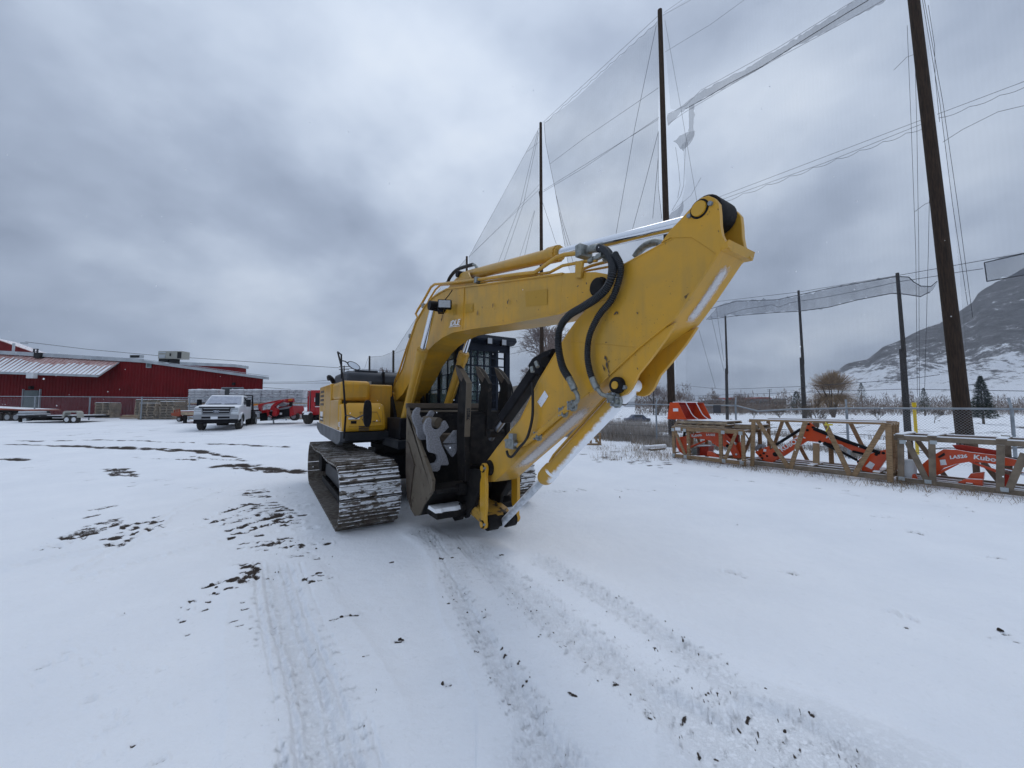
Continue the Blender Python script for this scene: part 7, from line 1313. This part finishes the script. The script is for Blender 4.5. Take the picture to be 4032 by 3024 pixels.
# ================================================================ TREES
def bare_tree(name, label, base, H, spread, seed, m_tr='bark', m_tw='bark_grey', levels=5, nb=4, cat='tree', r0=None, up=.5, group=None, tw=.006):
    r_ = random.Random(seed); trunk = MB(); twigs = MB(); base = Vector(base); r0 = r0 or H*.022
    def grow(p, d, L, r, lv):
        q = p; pts = [p]
        for k in range(3):
            d = (d+Vector((r_.gauss(0, .12), r_.gauss(0, .12), r_.gauss(0, .05)+up*.06))).normalized(); q = q+d*L/3; pts.append(q)
        tgt = trunk if lv < 2 else twigs; tgt.tube(pts, [max(r*(1-.13*k), tw) for k in range(4)], 6 if lv < 2 else 3, cap=False)
        if lv >= levels: return
        n = nb+(lv > 1)
        for k in range(n):
            f = r_.uniform(.35, 1) if k else 1.0; s_ = pts[min(3, int(f*3))].lerp(pts[min(3, int(f*3)+1)], f*3-int(f*3)) if f < 1 else q
            a = r_.uniform(0, 6.283); sp = spread*r_.uniform(.5, 1.15); o = d.orthogonal().normalized(); o.rotate(Matrix.Rotation(a, 3, d)); nd_ = (d+o*sp+Vector((0, 0, up*.25))).normalized(); grow(s_, nd_, L*r_.uniform(.58, .78), r*.58, lv+1)
    grow(base, Vector((r_.gauss(0, .05), 0, 1)), H*.32, r0, 0); t = thing(name, label, cat, base, 0, group)
    trunk.build('trunk', m_tr, t, world=True, fixn=False); o = twigs.build('crown', m_tw, t, world=True, fixn=False, smooth=0); return t
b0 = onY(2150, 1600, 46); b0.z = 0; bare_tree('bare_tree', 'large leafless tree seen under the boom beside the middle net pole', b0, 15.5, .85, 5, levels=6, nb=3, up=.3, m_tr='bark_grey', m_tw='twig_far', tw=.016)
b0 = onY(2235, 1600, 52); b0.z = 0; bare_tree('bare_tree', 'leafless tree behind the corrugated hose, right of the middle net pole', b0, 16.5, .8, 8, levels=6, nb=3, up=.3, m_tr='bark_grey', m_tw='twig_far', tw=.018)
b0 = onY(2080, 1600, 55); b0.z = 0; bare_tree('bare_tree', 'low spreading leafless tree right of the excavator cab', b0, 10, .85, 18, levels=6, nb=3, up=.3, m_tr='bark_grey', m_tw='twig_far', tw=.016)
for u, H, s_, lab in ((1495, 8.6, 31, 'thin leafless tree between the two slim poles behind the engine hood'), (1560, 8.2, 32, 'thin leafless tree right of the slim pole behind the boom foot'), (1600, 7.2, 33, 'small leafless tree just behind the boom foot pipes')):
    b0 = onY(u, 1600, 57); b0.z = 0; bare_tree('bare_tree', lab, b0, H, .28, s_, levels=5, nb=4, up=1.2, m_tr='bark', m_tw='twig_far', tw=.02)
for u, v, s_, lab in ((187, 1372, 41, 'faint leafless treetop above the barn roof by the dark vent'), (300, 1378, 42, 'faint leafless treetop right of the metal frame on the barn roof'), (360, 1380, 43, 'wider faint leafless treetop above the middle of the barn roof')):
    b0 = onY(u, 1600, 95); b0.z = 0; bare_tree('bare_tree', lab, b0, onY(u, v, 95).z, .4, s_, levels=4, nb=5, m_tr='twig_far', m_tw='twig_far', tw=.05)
# willow with a dense straw coloured crown
def willow(u, Y, H, wd, seed, label, m_='twig_willow', n=2600, sag=.5):
    r_ = random.Random(seed); b = onY(u, 1600, Y); b.z = -1.0; t = thing('willow_tree', label, 'tree', b); tk = MB(); cr = MB()
    for k in range(7): a = r_.uniform(0, 6.28); tk.tube([b, b+Vector((math.cos(a)*wd*.10, math.sin(a)*wd*.1, H*.3)), b+Vector((math.cos(a)*wd*.3, math.sin(a)*wd*.3, H*.68))], [.28, .16, .05], 6)
    for k in range(n):
        a = r_.uniform(0, 6.28); e = r_.uniform(-.95, 1.5); rr_ = r_.uniform(.45, 1.0); c = b+Vector((0, 0, H*.55)); lump = 1+.18*mnoise.noise(Vector((math.cos(a)*2, math.sin(a)*2, e*2+seed)))
        q = c+Vector((math.cos(a)*math.cos(e)*wd/2*rr_*lump, math.sin(a)*math.cos(e)*wd/2*rr_*lump, math.sin(e)*H*.46*rr_*lump)); p = c+(q-c)*r_.uniform(.4, .75); s_ = Vector((r_.gauss(0, 1), r_.gauss(0, 1), 0)).normalized()*.035
        e2 = q+Vector((r_.gauss(0, .15), r_.gauss(0, .15), -r_.uniform(0, sag))); cr.add([p-s_, p+s_, q+s_*.5, q-s_*.5, e2], [(0, 1, 2, 3), (3, 2, 4)])
    tk.build('trunk', 'bark', t, world=True, fixn=False); cr.build('crown', m_, t, world=True, fixn=False, smooth=0); return t
willow(3280, 85, 11.0, 10.6, 3, 'rounded straw brown willow in front of the snowy hill foot', n=5200)
willow(2905+10, 150, 8, 12, 4, 'small round leafless tree beside the far red roofed house', 'twig_far', 1200, .2); willow(2815, 150, 8, 9, 5, 'small round leafless tree left of the thin far pole', 'twig_far', 900, .2); willow(2680, 120, 7.5, 11, 6, 'round leafless tree just right of the thick brown pole', 'twig_far', 1100, .2); willow(2590, 120, 9.5, 12, 7, 'round leafless tree left of the thick brown pole by the utility pole', 'twig_far', 1300, .2)
def conifer(u, Y, ztop, wd, seed, label, n=2600):
    r_ = random.Random(seed); b = onY(u, 1600, Y); b.z = -.6; H = ztop-b.z; t = thing('conifer_tree', label, 'tree', b); MB().tube([b, b+Vector((0, 0, H*.9))], [.11*wd/3, .02], 7).build('trunk', 'bark', t, world=True); cr = MB()
    for k in range(n):
        f = r_.uniform(.13, 1.0)**.9; a = r_.uniform(0, 6.28); R_ = wd/2*(1-f)**.75*(.75+.35*mnoise.noise(Vector((math.cos(a)*1.5, math.sin(a)*1.5, f*9+seed)))+.12*r_.random())*(1 if f > .2 else .75); rr_ = R_*r_.uniform(.25, 1)
        c = b+Vector((math.cos(a)*rr_, math.sin(a)*rr_, H*f-.12*rr_)); s_ = .05*wd/3+.04*(1-f); d = Vector((math.cos(a), math.sin(a), r_.uniform(-.5, .35)))*s_*3; w_ = Vector((-math.sin(a), math.cos(a), r_.gauss(0, .4)))*s_*.8
        cr.add([c-w_, c+w_, c+d], [(0, 1, 2)])
    cr.build('crown', 'needles', t, world=True, fixn=False, smooth=0)
conifer(3868, 45, onY(3868, 1480, 45).z, 3.3, 1, 'full dark green pine standing right of the thick pole beyond the fence', 5200); conifer(3640, 90, onY(3640, 1528, 90).z, 4.2, 2, 'small dark conifer between the yellow post and the thick pole', 1500); conifer(3137, 120, onY(3137, 1540, 120).z, 7, 3, 'dark conifer just left of the willow', 1500); conifer(3395, 170, onY(3395, 1508, 170).z, 9, 4, 'dark conifer at the hill foot right of the willow', 1200)
for u, Y, H, s_, lab in ((3070, 40, 2.6, 51, 'tangled leafless shrub left of the spliced pole behind the middle crate'), (3210, 22, 3.2, 52, 'leaning leafless shrub behind the top rail of the middle crate'), (3455, 42, 2.3, 53, 'small leafless sapling in the snow right of the middle crate'), (3675, 45, 2.4, 54, 'small leafless sapling in the snow left of the thick pole'), (2965, 55, 2.6, 55, 'small leafless sapling beyond the bent fence rail')):
    b0 = onY(u, 1600, Y); b0.z = -.3; bare_tree('bare_shrub', lab, b0, H, .55, s_, levels=4, nb=4, cat='shrub', m_tr='bark', m_tw='bark', tw=.008, r0=.035)
# ================================================================ TOWN
def town(u0, u1, v0, v1, Y, m_, roof, label, win=3):
    a, b = onY(u0, v1, Y), onY(u1, v0, Y); t = thing('far_house', label, 'building', (a.x, Y, -1.5)); MB().box(a.x, b.x, Y, Y+10, -1.5, b.z).build('wall', m_, t, world=True); h = (b.x-a.x)*.10
    MB().prism([(a.x-.5, b.z), (b.x+.5, b.z), (b.x-.8, b.z+h), (a.x+.8, b.z+h)], lambda p, q, k: (p, Y-.6 if k == 0 else Y+10.6, q)).build('roof', roof, t, world=True)
    for k in range(win): x = a.x+(b.x-a.x)*(k+.5)/win; MB().box(x-.7, x+.7, Y-.05, Y, b.z-2.4, b.z-1.0).build('window', 'pane_dark', t, world=True)
town(2866, 2940, 1573, 1592, 160, 'house_tan', 'house_red', 'long tan house with a red roof, left of two in the far town', 5); town(2975, 3035, 1570, 1590, 165, 'house_grey', 'house_red', 'pale grey house with a red roof in the far town', 4); town(2785, 2850, 1577, 1590, 150, 'house_grey', 'roof_snow', 'low grey shed with a snowy roof behind the loader bucket', 3); town(2700, 2760, 1580, 1592, 140, 'house_tan', 'roof_snow', 'low tan house with a snowy roof right of the thick brown pole', 3); town(3045, 3095, 1574, 1590, 170, 'house_tan', 'house_grey', 'small tan house at the right end of the far town', 3)
# brown thickets along the valley floor
r_ = random.Random(21); th_ = MB()
for k in range(62000):
    u = r_.uniform(2500, 4700); Y = r_.uniform(110, 185); hh = (6.2+2.6*mnoise.noise(Vector((u*.018, 0, 0)))+1.5*mnoise.noise(Vector((u*.06, 3, 0))))*(1 if u < 3150 else .95)
    if u < 2720: hh *= 1.5
    x = (u-2016)/FPX*Y; lump = abs(mnoise.noise(Vector((u*.05, Y*.05, 4))))*2.4+.45; z = r_.random()**.8*min(hh*lump, hh*1.15)-1.6; s_ = r_.uniform(.05, .16); a = r_.uniform(-2.5, 2.5); th_.add([(x-s_*.6, Y, z), (x+s_*.6, Y, z), (x+a*s_*2, Y+r_.uniform(-.3, .3), z+s_*r_.uniform(3, 8))], [(0, 1, 2)])
o = th_.build('thicket', 'twig_brown', fixn=False, smooth=0); tag(o, 'brown leafless thickets along the valley floor', 'thicket', kind='stuff')
car = thing('parked_car', 'small dark blue car beyond the fence, under the arm tip bracket', 'car', onY(2515, 1655, 58)); cx = car.location.x
MB().prism([(-2.1, .3), (-2.1, .75), (-1.3, .85), (-.7, 1.35), (.8, 1.35), (1.4, .85), (2.1, .75), (2.1, .3)], lambda a, b, k: (cx+a*.9, 58 if k == 0 else 59.6, b-.95)).build('body', 'car_blue', car, world=True, bevel=.08)
for x in (-1.3, 1.3): MB().cyl((cx+x, 57.9, -.6), (cx+x, 58.2, -.6), .32, 14).build('wheel', 'tyre', car, world=True)
MB().box(cx-.6, cx+.6, 57.96, 57.99, 0, .3).build('window', 'dark_glass', car, world=True)
for u, vt, Y, lab in ((2573, 1521, 95, 'utility pole with crossarms left of the thick brown pole'), (1355, 1440, 70, 'utility pole with a crossarm just right of the black handrail'), (3030, 1533, 150, 'distant utility pole over the far town')):
    b0 = onY(u, 1600, Y); b0.z = -.5; tp = onY(u, vt, Y); t = thing('utility_pole', lab, 'utility pole', b0, 0); MB().tube([b0, tp], [.16, .11], 8).build('pole_shaft', 'pole_grey', t, world=True)
    for dz_ in (.15, .75): MB().box(tp.x-.95, tp.x+.95, Y-.06, Y+.06, tp.z-dz_-.06, tp.z-dz_+.06).build('crossarm', 'pole_grey', t, world=True)
def wire(L_, Y, r, label):
    t = MB().tube([onY(u, v, Y) for u, v in L_], r, 4, cap=False).build('overhead_wire', 'rope'); tag(t, label, 'wire', 'overhead wires')
wire([(100, 1346), (350, 1376), (620, 1400), (1300, 1446), (1560, 1462)], 60, .035, 'long sagging overhead wire crossing above the barn roof units')
wire([(1032, 1505), (1200, 1504), (1300, 1497)], 70, .03, 'upper of the short wires right of the barn end'); wire([(1032, 1510), (1300, 1508)], 70, .03, 'middle short wire right of the barn end'); wire([(1030, 1525), (1130, 1532), (1230, 1537)], 65, .035, 'lowest short wire right of the barn end, nearest the bag stacks')
wire([(1985, 1375), (2100, 1352), (2400, 1290)], 60, .03, 'upper overhead wire passing right of the cab'); wire([(1990, 1398), (2060, 1384), (2200, 1350)], 60, .03, 'lower overhead wire passing right of the cab')
b0 = onY(2040, 1500, 30); mb = MB()
# tan mound behind the cab
tn = onY(2040, 1600, 30); m_ = thing('dirt_mound', 'tan earth mound peeking out just right of the cab guard', 'mound', (tn.x, 30, 0)); MB().lathe((tn.x, 31, -.2), (0, 0, 1), [(0, 4.6), (1.0, 4.0), (2.0, 3.1), (2.9, 2.0), (3.4, 1.1), (3.65, .1)], 22).build('mound_body', 'tan_metal', m_, world=True)
# ================================================================ DRY BRUSH, STRAW, CLODS, SNOWFALL
r_ = random.Random(5); br = MB(); st = MB()
def blade(mb, x, y, z, h, lean, w_):
    a = r_.uniform(0, 6.28); dx, dy = math.cos(a)*lean*h, math.sin(a)*lean*h; px, py = -math.sin(a)*w_, math.cos(a)*w_
    mb.add([(x-px, y-py, z), (x+px, y+py, z), (x+dx, y+dy, z+h)], [(0, 1, 2)])
for k in range(3600):
    t_ = r_.uniform(-4, 17); o = r_.uniform(-.9, 14)**1.0 if r_.random() < .6 else r_.uniform(-.9, 3); p = FE.pt(t_, 0, o)
    if p.y < 6: continue
    dens = mnoise.noise(Vector((p.x*.35, p.y*.35, 2)))+(.35 if t_ < 8 else -.12)+(.25 if o < 2.5 else -.12)
    if dens < .08+r_.uniform(-.1, .25): continue
    hh = (.55 if t_ < 9 else .28)*(1.1+.6*mnoise.noise(Vector((p.x*.8, p.y*.8, 7))))
    for j in range(13): blade(br, p.x+r_.gauss(0, .16), p.y+r_.gauss(0, .16), -.03, hh*r_.uniform(.4, 1.35), r_.uniform(.1, .8), r_.uniform(.006, .015)*(1+p.y*.02))
o = br.build('dry_brush', 'scrub', fixn=False, smooth=0); tag(o, 'grey brown dry brush growing along the fence line', 'brush', kind='stuff')
for k in range(420):
    i = r_.choice((0, 0, 1, 2)); cr_ = (c1, c2, c3_)[i]; p = cr_.v.pt(r_.uniform(-.3 if i else -3.5, cr_.v.L+.6), 0, r_.gauss(-.35, .30) if i else r_.uniform(-.9, .6))
    for j in range(5): blade(st, p.x+r_.gauss(0, .06), p.y+r_.gauss(0, .06), -.01, r_.uniform(.05, .22), r_.uniform(.3, 1.6), .0035)
for k in range(140):
    p = gnd(r_.uniform(2340, 2660), r_.uniform(1752, 1815))
    for j in range(7): blade(st, p.x+r_.gauss(0, .08), p.y+r_.gauss(0, .08), -.01, r_.uniform(.08, .34), r_.uniform(.2, 1.2), .005)
o = st.build('straw_stubble', 'straw', fixn=False, smooth=0); tag(o, 'sparse straw stubble poking through the snow before the crates', 'stubble', kind='stuff')
cl = MB()
def clod(x, y, s_):
    s_ *= .62
    n0 = len(cl.v); P = []
    for k in range(6): a = k*1.047+r_.uniform(-.3, .3); P.append((x+math.cos(a)*s_*r_.uniform(.7, 1.2), y+math.sin(a)*s_*r_.uniform(.6, 1.1), -.004))
    P2 = [(x+(px-x)*.65, y+(py-y)*.65, s_*r_.uniform(.4, .8)) for px, py, _ in P]; cl.add(P+P2, [(i, (i+1) % 6, (i+1) % 6+6, i+6) for i in range(6)]+[tuple(range(6, 12))])
for u, v, s_ in ((834, 2308, .055), (820, 2312, .035), (852, 2315, .035), (1575, 2518, .024), (1586, 2520, .018), (1742, 2692, .024), (2390, 2700, .018), (3014, 2715, .022), (3936, 2480, .028), (3948, 2484, .018), (1345, 2432, .03), (1380, 2424, .022), (1245, 2160, .02), (1147, 2158, .018), (3184, 2808, .018), (3090, 2880, .017), (2430, 2705, .014), (843, 2338, .03), (490, 2416, .013), (890, 2459, .014), (1430, 2589, .018), (2440, 1957, .022), (1178, 2145, .02), (1136, 2118, .016)): p = gnd(u, v); clod(p.x, p.y, s_)
for k in range(200): u, v = r_.choice(((1050, 2000, 110, 50), (430, 2080, 110, 40), (1150, 2150, 120, 50), (2000, 2400, 350, 260), (900, 2300, 90, 40), (1100, 1850, 90, 12)))[0:2], 0; u0, v0 = u; p = gnd(u0+r_.gauss(0, 110), max(1750, v0+r_.gauss(0, 45))); clod(p.x, p.y, r_.uniform(.004, .012))
o = cl.build('mud_clods', 'mud', fixn=False, smooth=0); tag(o, 'dark mud clods scattered on the snow', 'mud', kind='stuff')
fl_ = MB()
for k in range(330):
    Y = r_.uniform(1.6, 16)**1.0; u = r_.uniform(-100, 4100); v = r_.uniform(300, 2100); p = onY(u, v, Y); s_ = .0035+.0004*Y
    if p.z < .05: continue
    fl_.add([p+Vector((s_, 0, 0)), p+Vector((-s_*.6, s_, 0)), p+Vector((-s_*.6, -s_, 0)), p+Vector((0, 0, s_*1.6)), p-Vector((0, 0, s_))], [(0, 1, 3), (1, 2, 3), (2, 0, 3), (1, 0, 4), (2, 1, 4), (0, 2, 4)])
o = fl_.build('snowflakes', 'flake', fixn=False, smooth=0); tag(o, 'light snowflakes drifting in the air', 'snow', kind='stuff')
# ================================================================ THIN WINTER AIR
hz = MB().box(-2300, 2300, -2300, 2300, -32, 420); 
m = bpy.data.materials.new('haze'); m.use_nodes = True; t = m.node_tree; t.nodes.clear(); pv = nd(t, 'ShaderNodeVolumePrincipled'); pv.inputs['Color'].default_value = (0.86, 0.91, 1.0, 1); pv.inputs['Density'].default_value = 0.00028; pv.inputs['Anisotropy'].default_value = 0.1
ho_ = nd(t, 'ShaderNodeOutputMaterial'); t.links.new(pv.outputs[0], ho_.inputs['Volume']); M['haze'] = m
o = hz.build('haze', 'haze', smooth=0); o['kind'] = 'stuff'; o['label'] = 'thin pale winter haze fading the far hill'
